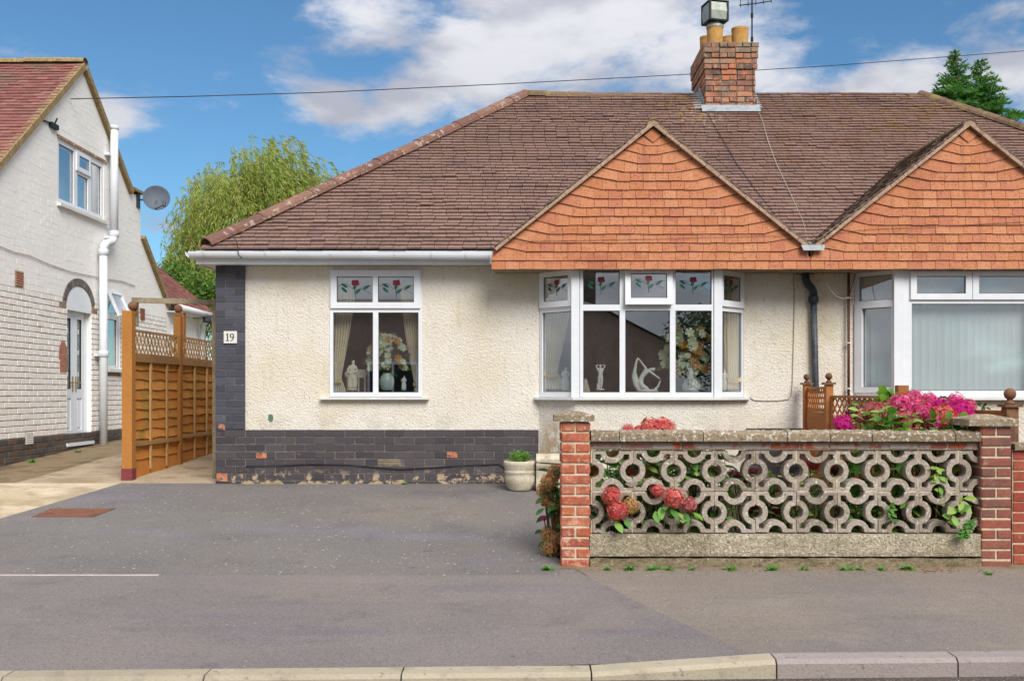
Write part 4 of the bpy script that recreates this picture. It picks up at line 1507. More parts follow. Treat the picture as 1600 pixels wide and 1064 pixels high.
    for u in (416, 518, 617, 674, 728, 320):
        x = X(u, 11.28)
        mb = MB()
        n = 8
        zz = zt - .025 * (x - gx0) / (gx1 - gx0)
        pts = [(x, 11.285 + math.cos(math.pi + math.pi * k / n) * .057, zz + math.sin(math.pi + math.pi * k / n) * .071 + .004) for k in range(n + 1)]
        for (p, q) in zip(pts, pts[1:]):
            mb.add([(p[0] + d, p[1] + e, p[2]) for d in (-.012, .012) for e in (0, .006)] + [(q[0] + d, q[1] + e, q[2]) for d in (-.012, .012) for e in (0, .006)],
                   [(0, 2, 6, 4), (1, 5, 7, 3), (0, 1, 3, 2), (4, 6, 7, 5), (0, 4, 5, 1), (2, 3, 7, 6)])
        mb.obj('bracket', M_sill, g1)
    mb = MB(); mb.box(gx0 + .05, gx1 + .04, 11.345, 11.365, Z(412.5, 11.35), zt + .02); mb.obj('fascia', M_gutter, h)
    mb = MB(); mb.box(gx0 + .05, gx0 + .07, 11.366, 18.5, Z(412.5, 11.35), zt + .02); mb.obj('fascia', M_gutter, h)
    mb = MB(); mb.box(gx0 + .071, gx1 + .04, 11.366, YH - .002, Z(411, 11.35), Z(411, 11.35) + .012)
    mb.box(gx0 + .071, X(338, YH), YH - .001, 18.5, Z(411, 11.35), Z(411, 11.35) + .012); mb.obj('soffit', M_gutter, h)
    # wire dangling from the hip over the gutter
    MB().tube([(X(358, 11.3), 11.4, Z(365, 11.4)), (X(371, 11.25), 11.24, Z(380, 11.24)), (X(373, 11.22), 11.21, Z(398, 11.21)), (X(378, 11.22), 11.22, Z(404, 11.22))], .006, 6).obj('cable', M_darkcable, h)
    # hip iron at the corner
    MB().tube([(XHL - .01, YE - .06, ZE + .02), (XHL - .04, YE - .1, ZE + .06), (XHL - .07, YE - .12, ZE + .12), (XHL - .06, YE - .1, ZE + .15)], .008, 6).obj('hip_iron', M_rust, h)

    # ---- pipes and cables on the front
    yp = YH - .06
    q = lambda u, v, y=yp: (X(u, y), y, Z(v, y))
    mb = MB()
    mb.tube([q(1259, 424), q(1259, 436), q(1262, 444), q(1268, 450), q(1271, 456), q(1271, 464)], .042, 10)
    mb.lathe(q(1271, 468), [(.048, -.04), (.056, -.03), (.056, .03), (.048, .04)], 12)
    mb.tube([q(1271, 462), q(1275, 622), q(1275, 640)], .036, 10)
    mb.box(*[c for ab in zip(q(1265, 464), q(1277, 460)) for c in ab]) if False else None
    mb.obj('downpipe', M_blackpipe, h, smooth=True)
    mb = MB()
    mb.tube([q(1326, 421), q(1326, 640)], .016, 8)
    bp = mb.obj('brown_pipe', M_brownpipe, h, smooth=True)
    for v in (466, 536, 607):
        m_ = MB(); m_.lathe(q(1326, v), [(.016, -.008), (.03, -.006), (.03, .006), (.016, .008)], 10); m_.obj('clip', M_gutter, bp)
    yc = YH - .008
    c_ = lambda pts, r, m_, y=yc: MB().tube([q(u, v, y) for (u, v) in pts], r, 5).obj('cable', m_, h)
    c_([(1240, 425), (1241, 470), (1240, 530), (1238, 600), (1236, 617), (1232, 624), (1215, 626), (1190, 626), (1178, 625), (1170, 620)], .005, M_cable)
    c_([(1258, 380), (1262, 400)], .004, M_cable, YT - .04)
    c_([(1283, 392), (1285, 425), (1287, 436), (1296, 452), (1308, 464), (1318, 467), (1326, 464)], .005, M_cable, YH - .3)
    c_([(1326, 464), (1332, 445), (1336, 430), (1336, 422)], .004, M_brownpipe, YH - .03)
    c_([(1240, 426), (1252, 430), (1272, 428), (1276, 420)], .004, M_darkcable, YH - .03)
    # cables down the tiles, and a thin line stretched across the gable faces
    rp = lambda u, v: (lambda Y: (X(u, Y), Y - .02, Z(v, Y) + .02))(next(y for y in lin(11.3, 15.2, 800) if Z(v, y) <= zmain(y) or y > 15.1))
    MB().tube([rp(u, v) for (u, v) in ((1184, 176), (1190, 190), (1200, 225), (1212, 258), (1226, 288), (1240, 318), (1254, 350), (1261, 378))], .006, 5).obj('cable', M_cable, h)
    MB().tube([rp(u, v) for (u, v) in ((1100, 172), (1125, 215), (1150, 258), (1180, 300), (1210, 338))], .005, 5).obj('cable', M_darkcable, h)
    c_([(775, 378), (900, 376), (1040, 373), (1240, 367), (1370, 358), (1500, 352), (1620, 346)], .002, M_brownpipe, YT - .03)
    # ---- chimney
    yc0, yc1 = 14.5, 15.55
    cx0, cx1 = X(1102, yc0), X(1181, yc0)
    ztop, zco = Z(67, yc0), Z(111, yc0)
    zbase = zmain(yc0) - .25
    mb = MB()
    mb.box(cx0 + .012, cx1 - .012, yc0 + .012, yc1 - .012, zbase, zco + .04)
    mb.box(cx0 - .013, cx1 + .013, yc0 - .013, yc1 + .013, zco + .041, ztop - .02)
    mb.lathe(((cx0 + cx1) / 2, (yc0 + yc1) / 2, ztop - .02), [(.3, 0), (.28, .05)], 12) if False else mb.add(
        [(cx0 - .02, yc0 - .02, ztop - .02), (cx1 + .02, yc0 - .02, ztop - .02), (cx1 + .02, yc1 + .02, ztop - .02), (cx0 - .02, yc1 + .02, ztop - .02),
         (cx0 + .08, yc0 + .08, ztop + .035), (cx1 - .08, yc0 + .08, ztop + .035), (cx1 - .08, yc1 - .08, ztop + .035), (cx0 + .08, yc1 - .08, ztop + .035)],
        [(4, 5, 6, 7), (0, 1, 5, 4), (1, 2, 6, 5), (2, 3, 7, 6), (3, 0, 4, 7)])
    ch = mb.obj('chimney_stack', M_chmortar, h, origin=tuple(wl(h)))
    P = Pieces()
    f1 = frame((0, yc0 + .012, 0), AX)
    brickwork(P, f1, (cx0, zmain(yc0) + .05, cx1, zco + .02), .0745, .225, depth=.03, proud=.014, jit=.008, bond='english')
    f2 = frame((cx0 + .012, 0, 0), (0, -1, 0))
    brickwork(P, f2, (-yc1, zmain(yc0) + .05, -yc0, zco + .02), .0745, .225, depth=.03, proud=.012, jit=.004)
    for (dz0, dz1, off) in ((zco + .02, zco + .32 - .075 * 2, .018), (zco + .32 - .15, ztop - .005, .034)):
        brickwork(P, frame((0, yc0 - .013, 0), AX), (cx0 - off, dz0, cx1 + off, dz1), .0745, .225, depth=.035, proud=off - .010, jit=.008, bond='english', header_off=1)
        brickwork(P, frame((cx0 - .013, 0, 0), (0, -1, 0)), (-(yc1 + off), dz0, -(yc0 - off), dz1), .0745, .225, depth=.035, proud=off - .012, jit=.003)
    P.build('brick', 'brickwork', M_chbrick, ch, 300)
    # pots and cowl
    def pot(u, v0, v1, Y, r, name='chimney_pot'):
        c = (X(u, Y), Y, Z(v1, Y))
        hh = Z(v0, Y) - Z(v1, Y)
        mb = MB()
        mb.lathe(c, [(r * .96, -.1), (r * .98, 0), (r, hh * .5), (r * 1.0, hh * .8), (r * 1.03, hh * .85), (r * 1.03, hh), (r * .88, hh), (r * .85, hh - .15)], 20)
        return mb.obj(name, M_pot, ch, smooth=False)
    pot(1117, 43, 67, 14.68, .115)
    pot(1156, 45.5, 67, 14.68, .118)
    pot(1104, 59, 79, 15.3, .10)
    pot(1139, 59, 70, 15.3, .10)
    Yc = 14.68
    c0 = Vector((X(1117, Yc), Yc, Z(43, Yc)))
    co = bpy.data.objects.new('cowl', None)
    mb = MB()
    mb.lathe(c0, [(.105, -.03), (.125, -.02), (.125, .015), (.09, .03), (.09, .10)], 16)
    body = MB()
    rot = Matrix.Rotation(R(14), 4, 'Z')
    T = Matrix.Translation(c0) @ rot
    zz0, zz1 = Z(36, Yc) - c0.z, Z(8, Yc) - c0.z
    wx = .135
    mb.box(-.012, .012, -.12, .12, .05, zz1 - .01, M=T)
    mb.box(-.12, .12, -.012, .012, .05, zz1 - .01, M=T)
    cow = mb.obj('cowl', M_cowl, ch)
    for k in range(4):
        Tk = T @ Matrix.Rotation(math.pi / 2 * k, 4, 'Z')
        m_ = MB()
        # bowed plate of the cowl with its own rim
        m_.add([Tk @ Vector(p) for p in ((-wx + .02, -wx, zz0 + .01), (wx - .02, -wx, zz0 + .01), (wx - .015, -wx - .012, (zz0 + zz1) / 2), (wx - .02, -wx, zz1 - .01), (-wx + .02, -wx, zz1 - .01), (-wx + .015, -wx - .012, (zz0 + zz1) / 2))], [(0, 1, 2, 5), (5, 2, 3, 4)])
        m_.obj('cowl_plate', M_cowl, ch)
    m_ = MB()
    for (sx, sy) in ((-1, -1), (1, -1), (1, 1), (-1, 1)):
        m_.box(sx * wx - .013, sx * wx + .013, sy * wx - .013, sy * wx + .013, zz0 - .005, zz1 + .004, M=T)
    m_.box(-wx - .014, wx + .014, -wx - .014, wx + .014, zz1 + .005, zz1 + .017, M=T)
    m_.box(-wx - .01, wx + .01, -wx - .01, wx + .01, zz0 - .012, zz0 - .004, M=T)
    m_.obj('cowl_frame', M_black, ch)
    # flashing
    mb = MB()
    zf = zmain(yc0) + .02
    mb.add([(cx0 - .06, yc0 - .012, zf + .07), (cx1 + .05, yc0 - .012, zf + .07), (cx1 + .05, yc0 - .10, zf - .045), (cx0 - .06, yc0 - .10, zf - .045)], [(0, 1, 2, 3)])
    n = 6
    for k in range(n):
        y0, y1 = yc0 + k * .08, yc0 + (k + 1) * .08
        for (x, e) in ((cx0 - .012, -.13), (cx1 + .012, .10)):
            mb.add([(x, y0, zmain(y0) + .04), (x, y1, zmain(y1) + .04), (x, y1, zmain(y1) + .14), (x, y0, zmain(y1) + .12)], [(0, 1, 2, 3)])
            mb.add([(x, y0, zmain(y0) + .045), (x, y1, zmain(y1) + .045), (x + e, y1, zmain(y1) + .03), (x + e, y0, zmain(y0) + .03)], [(0, 1, 2, 3)])
    mb.obj('flashing', M_lead, ch)
    # aerial
    Ya = 14.9
    t_ = lambda u, v: (X(u, Ya), Ya, Z(v, Ya))
    mb = MB()
    mb.tube([t_(1175, 72), t_(1175, -30)], .011, 6)
    mb.tube([t_(1155, 9), t_(1182, 6), t_(1206, 2)], .008, 6)
    for (u, v) in ((1157, 9), (1169, 7.6), (1181, 6), (1193, 4), (1205, 2)):
        a = Vector(t_(u, v))
        mb.tube([a + Vector((0, 0, -.03)), a + Vector((0, 0, .17))], .005, 5)
    mb.tube([t_(1157, -25), t_(1205, -32)], .008, 6)
    mb.lathe(t_(1175, 25), [(.02, -.03), (.02, .03)], 8)
    mb.lathe(t_(1175, 62), [(.02, -.03), (.02, .03)], 8)
    mb.obj('aerial', M_black, h)


build_roof(house)

# ------------------------------------------------------------------ the white brick house on the left
XW = -6.7


def build_left():
    h = root('brick_house', 'tall white painted brick house with red tiled roof and arched side door', 'house', (-8, 15.7, .5))
    prof = [(11.9, 3.22), (15.6, 6.25), (17.5, 4.70), (18.0, 4.78), (18.001, 4.02), (19.3, 2.95), (19.301, 2.95)]

    def top(y):
        for (a, b), (c, d) in zip(prof, prof[1:]):
            if y <= c:
                return b + (d - b) * (y - a) / (c - a)
        return 2.95
    YY = lambda u, x=XW: x * F / (u - U0)
    ZZ = lambda u, v, x=XW: Z(v, YY(u, x))
    fr = frame((XW, 0, 0), (0, 1, 0))
    door = (15.08, .56, 15.93, 2.60)
    win1 = (14.79, 4.05, 16.42, 4.98)
    win2 = (16.50, 1.69, 17.08, 2.97)
    wex = (19.62, 1.9, 20.02, 2.62)
    holes = [door, win1, win2]
    # wall body in columns that follow the gable
    mb = MB()
    cuts = sorted({p[0] for p in prof} | {h_[0] for h_ in holes} | {h_[2] for h_ in holes})
    for (y0, y1) in zip(cuts, cuts[1:]):
        if y1 - y0 < .005:
            continue
        yc = (y0 + y1) / 2
        hs = sorted([(h_[1], h_[3]) for h_ in holes if h_[0] < yc < h_[2]])
        segs, z = [], .0
        for (a, b) in hs:
            segs.append((z, z, a, a)); z = b
        segs.append((z, z, top(y0 + 1e-6), top(y1 - 1e-6)))
        for (a0, a1, b0, b1) in segs:
            mb.add([(x, y, zz) for x in (XW - .28, XW) for (y, zz) in ((y0, a0), (y1, a1), (y1, b1), (y0, b0))], [(0, 1, 2, 3), (7, 6, 5, 4)] + [(i, 4 + i, 4 + (i + 1) % 4, (i + 1) % 4) for i in range(4)])
    # front, rear and extension walls
    mb.box(-14, XW - .281, 11.9, 12.15, 0, 3.2)
    mb.box(-14, XW - .001, 19.31, 21.9, 0, 3.02) if False else None
    mb.box(XW - .28, XW - .001, 19.302, 21.7, 0, 3.0)
    mb.box(-9.4, XW - .281, 21.5, 21.7, 0, 3.0)
    wall = mb.obj('wall', M_wupper, h, origin=tuple(wl(h)))
    zjoint = 2.70
    # dark-jointed face below, painted face above
    m2 = MB()
    slab(m2, fr, (11.9, .30, 19.29, zjoint), [(door[0] - .02, 0, door[2] + .02, door[3]), (win2[0], win2[1], win2[2], zjoint + 1)], .001, .006)
    slab(m2, fr, (19.303, .30, 21.69, 2.4), [(wex[0], wex[1], wex[2], 3)], .0, .006)
    wf = m2.obj('lower_wall', M_wmortar, h, origin=tuple(wl(h)))
    P = Pieces()
    bad = []

    def ok(a, b, w, hh):
        for (y0, z0, y1, z1) in bad:
            if a + w / 2 > y0 and a - w / 2 < y1 and b + hh / 2 > z0 and b - hh / 2 < z1:
                return False
        # clear of the arch over the door
        if ((a - 15.5) / .62) ** 2 + ((b - 2.5) / .50) ** 2 < 1 and b > 2.5:
            return False
        if 14.86 < a < 14.98 and 1.7 < b < 2.0:
            return True
        return True
    fb = frame((XW + .006, 0, 0), (0, 1, 0))
    rk = lambda o: (0 if 13.1 < o.y < 19.3 else 50) + o.y
    brickwork(P, fb, (12.0, .70, 19.28, zjoint - .003), .0785, .225, joint=.011, depth=.02, proud=.006, ok=ok, jit=.003, rank=rk, holes=[(15.075, .3, 15.935, 2.62), (16.495, 1.62, 17.085, 3.05)])
    brickwork(P, fb, (19.32, .70, 21.68, 2.40), .0785, .225, joint=.011, depth=.02, proud=.006, ok=lambda a, b, w, hh: not (a + w / 2 > wex[0] - .03 and a - w / 2 < wex[2] + .03 and b > wex[1] - .04), jit=.003, rank=lambda o: o.y + 20)
    P.build('brick', 'brickwork', M_wbrick, wf, 300)
    # upper courses: painted over, only their edges tell
    P = Pieces()

    def ok2(a, b, w, hh):
        if b + hh / 2 > top(a - w / 2) - .02 or b + hh / 2 > top(a + w / 2) - .02:
            return False
        for (y0, z0, y1, z1) in ((win1[0] - .01, win1[1] - .09, win1[2] + .01, win1[3] + .10), (16.45, 2.6, 17.1, 3.02)):
            if a + w / 2 > y0 and a - w / 2 < y1 and b + hh / 2 > z0 and b - hh / 2 < z1:
                return False
        return not (((a - 15.5) / .62) ** 2 + ((b - 2.5) / .50) ** 2 < 1)
    brickwork(P, frame((XW + .0, 0, 0), (0, 1, 0)), (12.0, zjoint, 19.28, 6.38), .0785, .225, joint=.0035, depth=.03, proud=.001, ok=ok2, jit=.0013)
    P.build('painted_brick', 'painted_brickwork', M_wupper, wall, 300)
    # plinth bricks
    mb = MB(); mb.box(XW - .1, XW + .010, 11.9, 21.7, 0, .695)
    pl = mb.obj('plinth', M_darkmortar, h, origin=tuple(wl(h)))
    P = Pieces()
    brickwork(P, frame((XW + .010, 0, 0), (0, 1, 0)), (12.0, .30, 21.68, .697), .0785, .225, joint=.012, depth=.02, proud=.007, jit=.004)
    P.build('brick', 'brickwork', M_wplinth, pl, 110)
    # bare red patch and vents
    mb = MB()
    fp = (Vector((XW + .0165, 14.93, 1.83)), Vector((0, 1, 0)), UP, Vector((1, 0, 0)))
    mb.prism(fp, [(-.10, -.22), (.13, -.22), (.13, .06), (.16, .07), (.09, .17), (.04, .22), (-.05, .22), (-.12, .15), (-.14, -.02), (-.10, -.04)], -.01, .002)
    mb.obj('bare_brick_patch', mat('bare_red_brick', ['#9d6d5c', '#ab7a68', '#8f5f50'], rough=.95, nz=12, grain=(40, .3)), wf)
    for (u, v, nm, s) in ((29, 436, 'air_brick', 1), (44, 685, 'air_brick', .8)):
        y, z = YY(u), ZZ(u, v)
        a = MB()
        for k in range(6):
            a.box(XW + .0, XW + .024, y - .10, y + .10, z - .09 * s + k * .033 * s, z - .09 * s + k * .033 * s + .02 * s)
        a.obj(nm, mat('terracotta_vent', ['#a5765c', '#b58a6e'], rough=.9) if s == 1 else M_wupper, h)
        a = MB(); a.box(XW + .0, XW + .014, y - .105, y + .105, z - .1 * s, z + .105 * s); a.obj('vent_backing', M_wmortar, h)
    y = YY(221); z = ZZ(221, 491)
    a = MB(); a.box(XW, XW + .03, y - .09, y + .09, z - .10, z + .10); a.obj('air_brick', mat('brown_vent', ['#7a4a38', '#8a5644'], rough=.9), h)
    # thin cable looping along the wall and cracks in the paint
    pts = [(-5, 384), (20, 394), (45, 400), (75, 413), (110, 425), (140, 431), (165, 436), (190, 440), (210, 447)]
    MB().tube([(XW + .014, YY(u), ZZ(u, v)) for (u, v) in pts], .006, 5).obj('cable', M_cable, h)
    # arch over the door
    mb = MB()
    cy, cz, ra, rb = 15.5, 2.60, .44, .30
    n = 16
    poly = [(cy - ra, cz - .01), (cy + ra, cz - .01)] + [(cy + ra * math.cos(math.pi * k / n), cz + rb * math.sin(math.pi * k / n)) for k in range(0, n + 1)]
    mb.prism((Vector((XW, 0, 0)), Vector((0, 1, 0)), UP, Vector((1, 0, 0))), [(cy - ra + .015, cz - .07)] + [(cy + ra - .015, cz - .07)] + poly[2:], -.062, .0075)
    mb.obj('arch_panel', M_pvc, h)
    P = Pieces()
    k_n = 17
    for k in range(k_n):
        t0, t1 = math.pi * (.06 + .88 * k / k_n), math.pi * (.06 + .88 * (k + .9) / k_n)
        poly = [(cy + (ra + .015) * math.cos(t0), cz + (rb + .015) * math.sin(t0)), (cy + (ra + .12) * math.cos(t0), cz + (rb + .13) * math.sin(t0)),
                (cy + (ra + .12) * math.cos(t1), cz + (rb + .13) * math.sin(t1)), (cy + (ra + .015) * math.cos(t1), cz + (rb + .015) * math.sin(t1))]
        m_ = MB(); m_.prism((Vector((XW, 0, 0)), Vector((0, 1, 0)), UP, Vector((1, 0, 0))), poly, -.02, .014 + rng.random() * .003, r=rng.random())
        m_.obj('arch_brick', M_archbrick, h)
    # door: frame, two leaves, glass, panels, handles
    d = bpy.data.objects.new('door', None); COL.objects.link(d); d.parent = h
    WL[d.name] = Vector((XW - .1, 15.5, .56)); d.location = WL[d.name] - wl(h)
    d['label'] = 'white double door with tall narrow leaded panes'
    fd = frame((XW - .085, 0, 0), (0, 1, 0))
    m_ = MB(); slab(m_, fd, (door[0], door[1], door[2], door[3]), [(door[0] + .05, door[1] + .05, door[2] - .05, door[3] - .06)], -.06, .02); m_.obj('frame', M_door, d)
    ym = (door[0] + door[2]) / 2
    for (a, b) in ((door[0] + .055, ym - .004), (ym + .004, door[2] - .055)):
        gl = (a + .10, 1.36, b - .10, 2.42)
        pn = (a + .10, .74, b - .10, 1.22)
        m_ = MB(); slab(m_, fd, (a, door[1] + .055, b, door[3] - .065), [gl, pn], -.04, .008); m_.obj('leaf', M_door, d)
        m_ = MB(); m_.fbox(fd, pn[0], pn[2], pn[1], pn[3], -.03, -.008); m_.fbox(fd, pn[0] + .035, pn[2] - .035, pn[1] + .035, pn[3] - .035, -.009, .002); m_.obj('panel', M_door, d)
        m_ = MB(); m_.fbox(fd, gl[0], gl[2], gl[1], gl[3], -.02, -.012); m_.obj('pane', M_greyglass, d)
        m_ = MB(); slab(m_, fd, gl, [(gl[0] + .015, gl[1] + .015, gl[2] - .015, gl[3] - .015)], -.012, .001); m_.obj('bead', M_seal, d)
        m_ = MB()
        for z in (1.55, 1.88, 2.2):
            m_.fbox(fd, (gl[0] + gl[2]) / 2 - .02, (gl[0] + gl[2]) / 2 + .02, z, z + .07, -.012, -.008)
        m_.obj('lead_motif', M_door, d)
    for s in (-1, 1):
        m_ = MB()
        m_.fbox(fd, ym + s * .055 - .014, ym + s * .055 + .014, 1.32, 1.55, .008, .016)
        p = Vector((XW - .085 + .04, ym + s * .055, 1.46))
        m_.tube([p - Vector((.03, 0, 0)), p, p + Vector((.004, s * .05, 0)), p + Vector((.0, s * .12, -.004))], .010, 6)
        m_.obj('handle', M_brass, d)
    m_ = MB(); m_.box(XW - .08, XW + .035, door[0] - .04, door[2] + .05, door[1] - .05, door[1]); m_.obj('threshold', M_door, d)
    # upstairs window
    def win(name, label, rect, holes, sash, fz=XW - .01):
        w = bpy.data.objects.new(name, None); COL.objects.link(w); w.parent = h
        WL[w.name] = Vector((fz, (rect[0] + rect[2]) / 2, rect[1])); w.location = WL[w.name] - wl(h)
        w['label'] = label
        window_parts(w, frame((fz, 0, 0), (0, 1, 0)), rect, holes + [(s[0][0] + .02, s[0][1] + .02, s[0][2] - .02, s[0][3] - .02) for s in sash], sash, holes, (-.06, .0))
        bk = MB(); bk.box(fz - .32, fz - .3, rect[0] - .3, rect[2] + .3, rect[1] - .3, rect[3] + .3); bk.obj('inner_blind', M_blind if 'three' in label else M_room, w)
        return w
    y0, z0, y1, z1 = win1
    w = win('window', 'white three-light upstairs window in the gable', win1, [(y0 + .06, z0 + .07, y0 + .56, z1 - .06), (y0 + .68, z0 + .07, y0 + 1.06, z0 + .56), (y0 + 1.18, z0 + .08, y1 - .07, z1 - .08)],
        [((y0 + .62, z0 + .60, y0 + 1.12, z1 - .03), (y0 + .70, z0 + .67, y0 + 1.05, z1 - .09), -.01, .022)])
    mb = MB(); mb.box(XW - .02, XW + .06, y0 - .03, y1 + .06, z0 - .05, z0); mb.obj('sill', M_sill, w)
    mb = MB(); mb.box(XW + .0, XW + .02, y0 - .02, y1 + .1, z1 + .01, z1 + .05); mb.obj('lintel', mat('rusty_lintel', ['#a08a70', '#8a6a52', '#c4b9a2'], nz=6, rough=.9), w)
    # small ground floor window, vent hung open
    y0, z0, y1, z1 = win2
    w = win('window', 'narrow white window with its top vent propped open', win2, [(y0 + .05, z0 + .07, y1 - .09, 2.50), (y0 + .05, 2.60, y1 - .07, z1 - .05)], [])
    mb = MB(); mb.box(XW - .02, XW + .07, y0 - .02, y1 + .06, z0 - .05, z0); mb.obj('sill', M_sill, w)
    a = R(24)
    Bv = Vector((-math.sin(a), 0, math.cos(a)))
    Av = Vector((0, 1, 0))
    fv = (Vector((XW + .02, 0, z1 - .01)), Av, Bv, Av.cross(Bv))
    m_ = MB(); slab(m_, fv, (y0 + .01, -.46, y1 - .01, 0), [(y0 + .07, -.40, y1 - .07, -.06)], -.02, .02); m_.obj('sash', M_pvc, w)
    m_ = MB(); m_.fbox(fv, y0 + .066, y1 - .066, -.404, -.056, -.004, .002); m_.obj('pane', M_glass, w)
    # roof
    o = Vector
    xe = -14.5
    RD = MB()
    ym, zm, ye, ze = 15.6, 6.31, 11.6, 3.03
    RD.add([(xe, ye, ze), (XW + .04, ye, ze), (XW + .04, ym, zm), (xe, ym, zm), (xe, 19.9, 3.03), (-6.9, 19.9, 3.03)], [(0, 1, 2, 3)])
    RD.add([(xe, ym, zm - .03), (XW - .02, ym, zm - .03), (XW - .02, 17.5, 4.74), (xe, 17.5, 4.74)], [(0, 1, 2, 3)])
    # extension roof
    RD.add([(XW + .2, 19.3, 2.93), (XW + .2, 21.75, 2.93), (XW - 1.9, 21.75, 4.65), (XW - 1.9, 19.3, 4.65)], [(0, 1, 2, 3)])
    rf = RD.obj('roof', M_redtile, h, origin=tuple(wl(h)))
    P = Pieces()
    def slope(O, A, B, width, length, g=.1, W=.165, rank0=0):
        A, B = Vector(A).normalized(), Vector(B).normalized()
        Nn = A.cross(B)
        for r in range(int(length / g) + 1):
            x = -(W / 2 if r % 2 else 0)
            while x < width:
                a, b = max(0, x), min(width, x + W)
                x += W
                if b - a < .04:
                    continue
                w = round(b - a - .004, 3)
                p = Vector(O) + A * ((a + b) / 2) + B * (r * g) + Nn * (.012 + rng.uniform(-.002, .004))
                u, v = uv(p)
                vis = -6 < u < 330 and v > 90
                P.add((w,), tile_vf(w, g + .03, .013, .016), fmat(p, A, B, Nn), rank0 + p.y + (0 if vis else 1000))
    L = math.hypot(ym - ye, zm - ze)
    slope((-10.2, ye, ze), (1, 0, 0), (0, ym - ye, zm - ze), XW + .05 + 10.2, L)
    slope((XW + .22, 19.3, 2.93), (0, 1, 0), (-2.1, 0, 1.72), 2.45, 2.6)
    P.build('roof_tile', 'roof_tiling', M_redtile, rf, 300)
    ridge_run('ridge_tile', (-10.2, ym, zm + .03), (XW + .04, ym, zm + .03), .11, .40, M_yverge, rf)
    # verges
    def verge(p, q, n=9, wd=.07, hh=.07):
        p, q = Vector(p), Vector(q)
        D = (q - p)
        for k in range(n):
            a, b = p + D * (k / n), p + D * ((k + .97) / n)
            Dn = D.normalized()
            Nn = Vector((0, -Dn.z, Dn.y))
            if Nn.z < 0:
                Nn = -Nn
            mb = MB()
            mb.add([c + Nn * e + Vector((x, 0, 0)) for c in (a, b) for x in (-.04, wd) for e in (-.02, hh)], [(0, 1, 3, 2), (4, 6, 7, 5), (0, 4, 5, 1), (2, 3, 7, 6), (0, 2, 6, 4), (1, 5, 7, 3)])
            mb.obj('verge_tile', M_yverge, h)
    verge((XW, 11.8, 3.14), (XW, 15.6, 6.26), 16)
    verge((XW, 15.63, 6.23), (XW, 17.50, 4.70), 8)
    verge((XW, 18.02, 4.02), (XW, 19.36, 2.92), 6)
    mb = MB(); mb.box(XW - .3, XW + .06, 17.52, 18.06, 4.785, 4.83); mb.obj('coping', M_yverge, h)
    # soil pipe
    xp = XW + .11
    Yp = lambda u: xp * F / (u - U0)
    q = lambda u, v: (xp, Yp(u), Z(v, Yp(u)))
    ya, yb_ = Yp(161.5), Yp(178.5)
    mb = MB()
    za = Z(392, ya)
    mb.tube([(xp, ya, .45), (xp, ya, za)], .062, 12)
    mb.tube([(xp, ya, za - .02), (xp, ya, za + .06), (xp, ya + .10, za + .13), (xp, yb_ - .1, za + .19), (xp, yb_, za + .27), (xp, yb_, za + .34)], .062, 12)
    mb.tube([(xp, yb_, za + .33), (xp, yb_, Z(197, yb_))], .062, 12)
    for (y, z) in ((ya, za - .02), (yb_, za + .33), (ya, Z(553, ya))):
        mb.lathe((xp, y, z), [(.064, -.05), (.076, -.045), (.076, .045), (.064, .05)], 12)
    mb.lathe((xp, yb_, Z(197, yb_)), [(.07, -.06), (.07, 0.0), (.055, .0)], 12)
    sp = mb.obj('soil_pipe', M_gutter, h, smooth=True)
    for (y, z) in ((ya, Z(555, ya)), (yb_, Z(243, yb_)), (yb_, Z(372, yb_))):
        m_ = MB(); m_.box(XW + .0, xp - .03, y - .13, y + .13, z - .02, z + .02); m_.obj('bracket', M_gutter, sp)
    # extension: gutter, fascia, window, downpipe, lamp
    mb = MB(); mb.box(XW + .0, XW + .19, 19.32, 21.74, 2.83, 2.845); mb.obj('soffit', M_gutter, h)
    mb = MB(); mb.box(XW + .19, XW + .205, 19.32, 21.74, 2.82, 2.95); mb.obj('fascia', M_gutter, h)
    mb = MB(); mb.tube([(XW + .25, 19.3, 2.915), (XW + .25, 21.78, 2.90)], .055, 10); mb.obj('gutter', M_gutter, h, smooth=True)
    w = win('window', 'small dark window of the low rear extension', wex, [(wex[0] + .05, wex[1] + .05, wex[2] - .05, wex[3] - .05)], [], XW + .012)
    mb = MB(); mb.tube([(XW + .09, 21.2, .6), (XW + .09, 21.2, 2.7), (XW + .2, 21.2, 2.86)], .05, 10); mb.obj('downpipe', M_gutter, h, smooth=True)
    yl = 20.9
    mb = MB()
    c = Vector((XW + .28, yl, Z(498, yl)))
    mb.tube([c + Vector((-.28, 0, .02)), c + Vector((-.1, 0, .02)), c], .02, 6)
    mb.lathe(c + Vector((0, 0, -.05)), [(.05, -.03), (.085, 0), (.085, .05), (.04, .08)], 10)
    mb.box(c.x + .02, c.x + .22, yl - .03, yl + .03, c.z + .02, c.z + .06)
    mb.obj('lamp', M_blackpipe, h)
    # bracket with the incoming cable
    y, z = YY(82), ZZ(82, 196)
    mb = MB(); mb.box(XW, XW + .05, y - .12, y + .10, z - .05, z + .02)
    mb.tube([(XW + .03, y, z + .02), (XW + .07, y, z + .1)], .012, 5); mb.obj('cable_clamp', M_black, h)
    pts = [(62, 187), (70, 190), (78, 194)]
    MB().tube([(XW + .02, YY(u), ZZ(u, v)) for (u, v) in pts], .012, 5).obj('cable', M_black, h)
    return h


left = build_left()


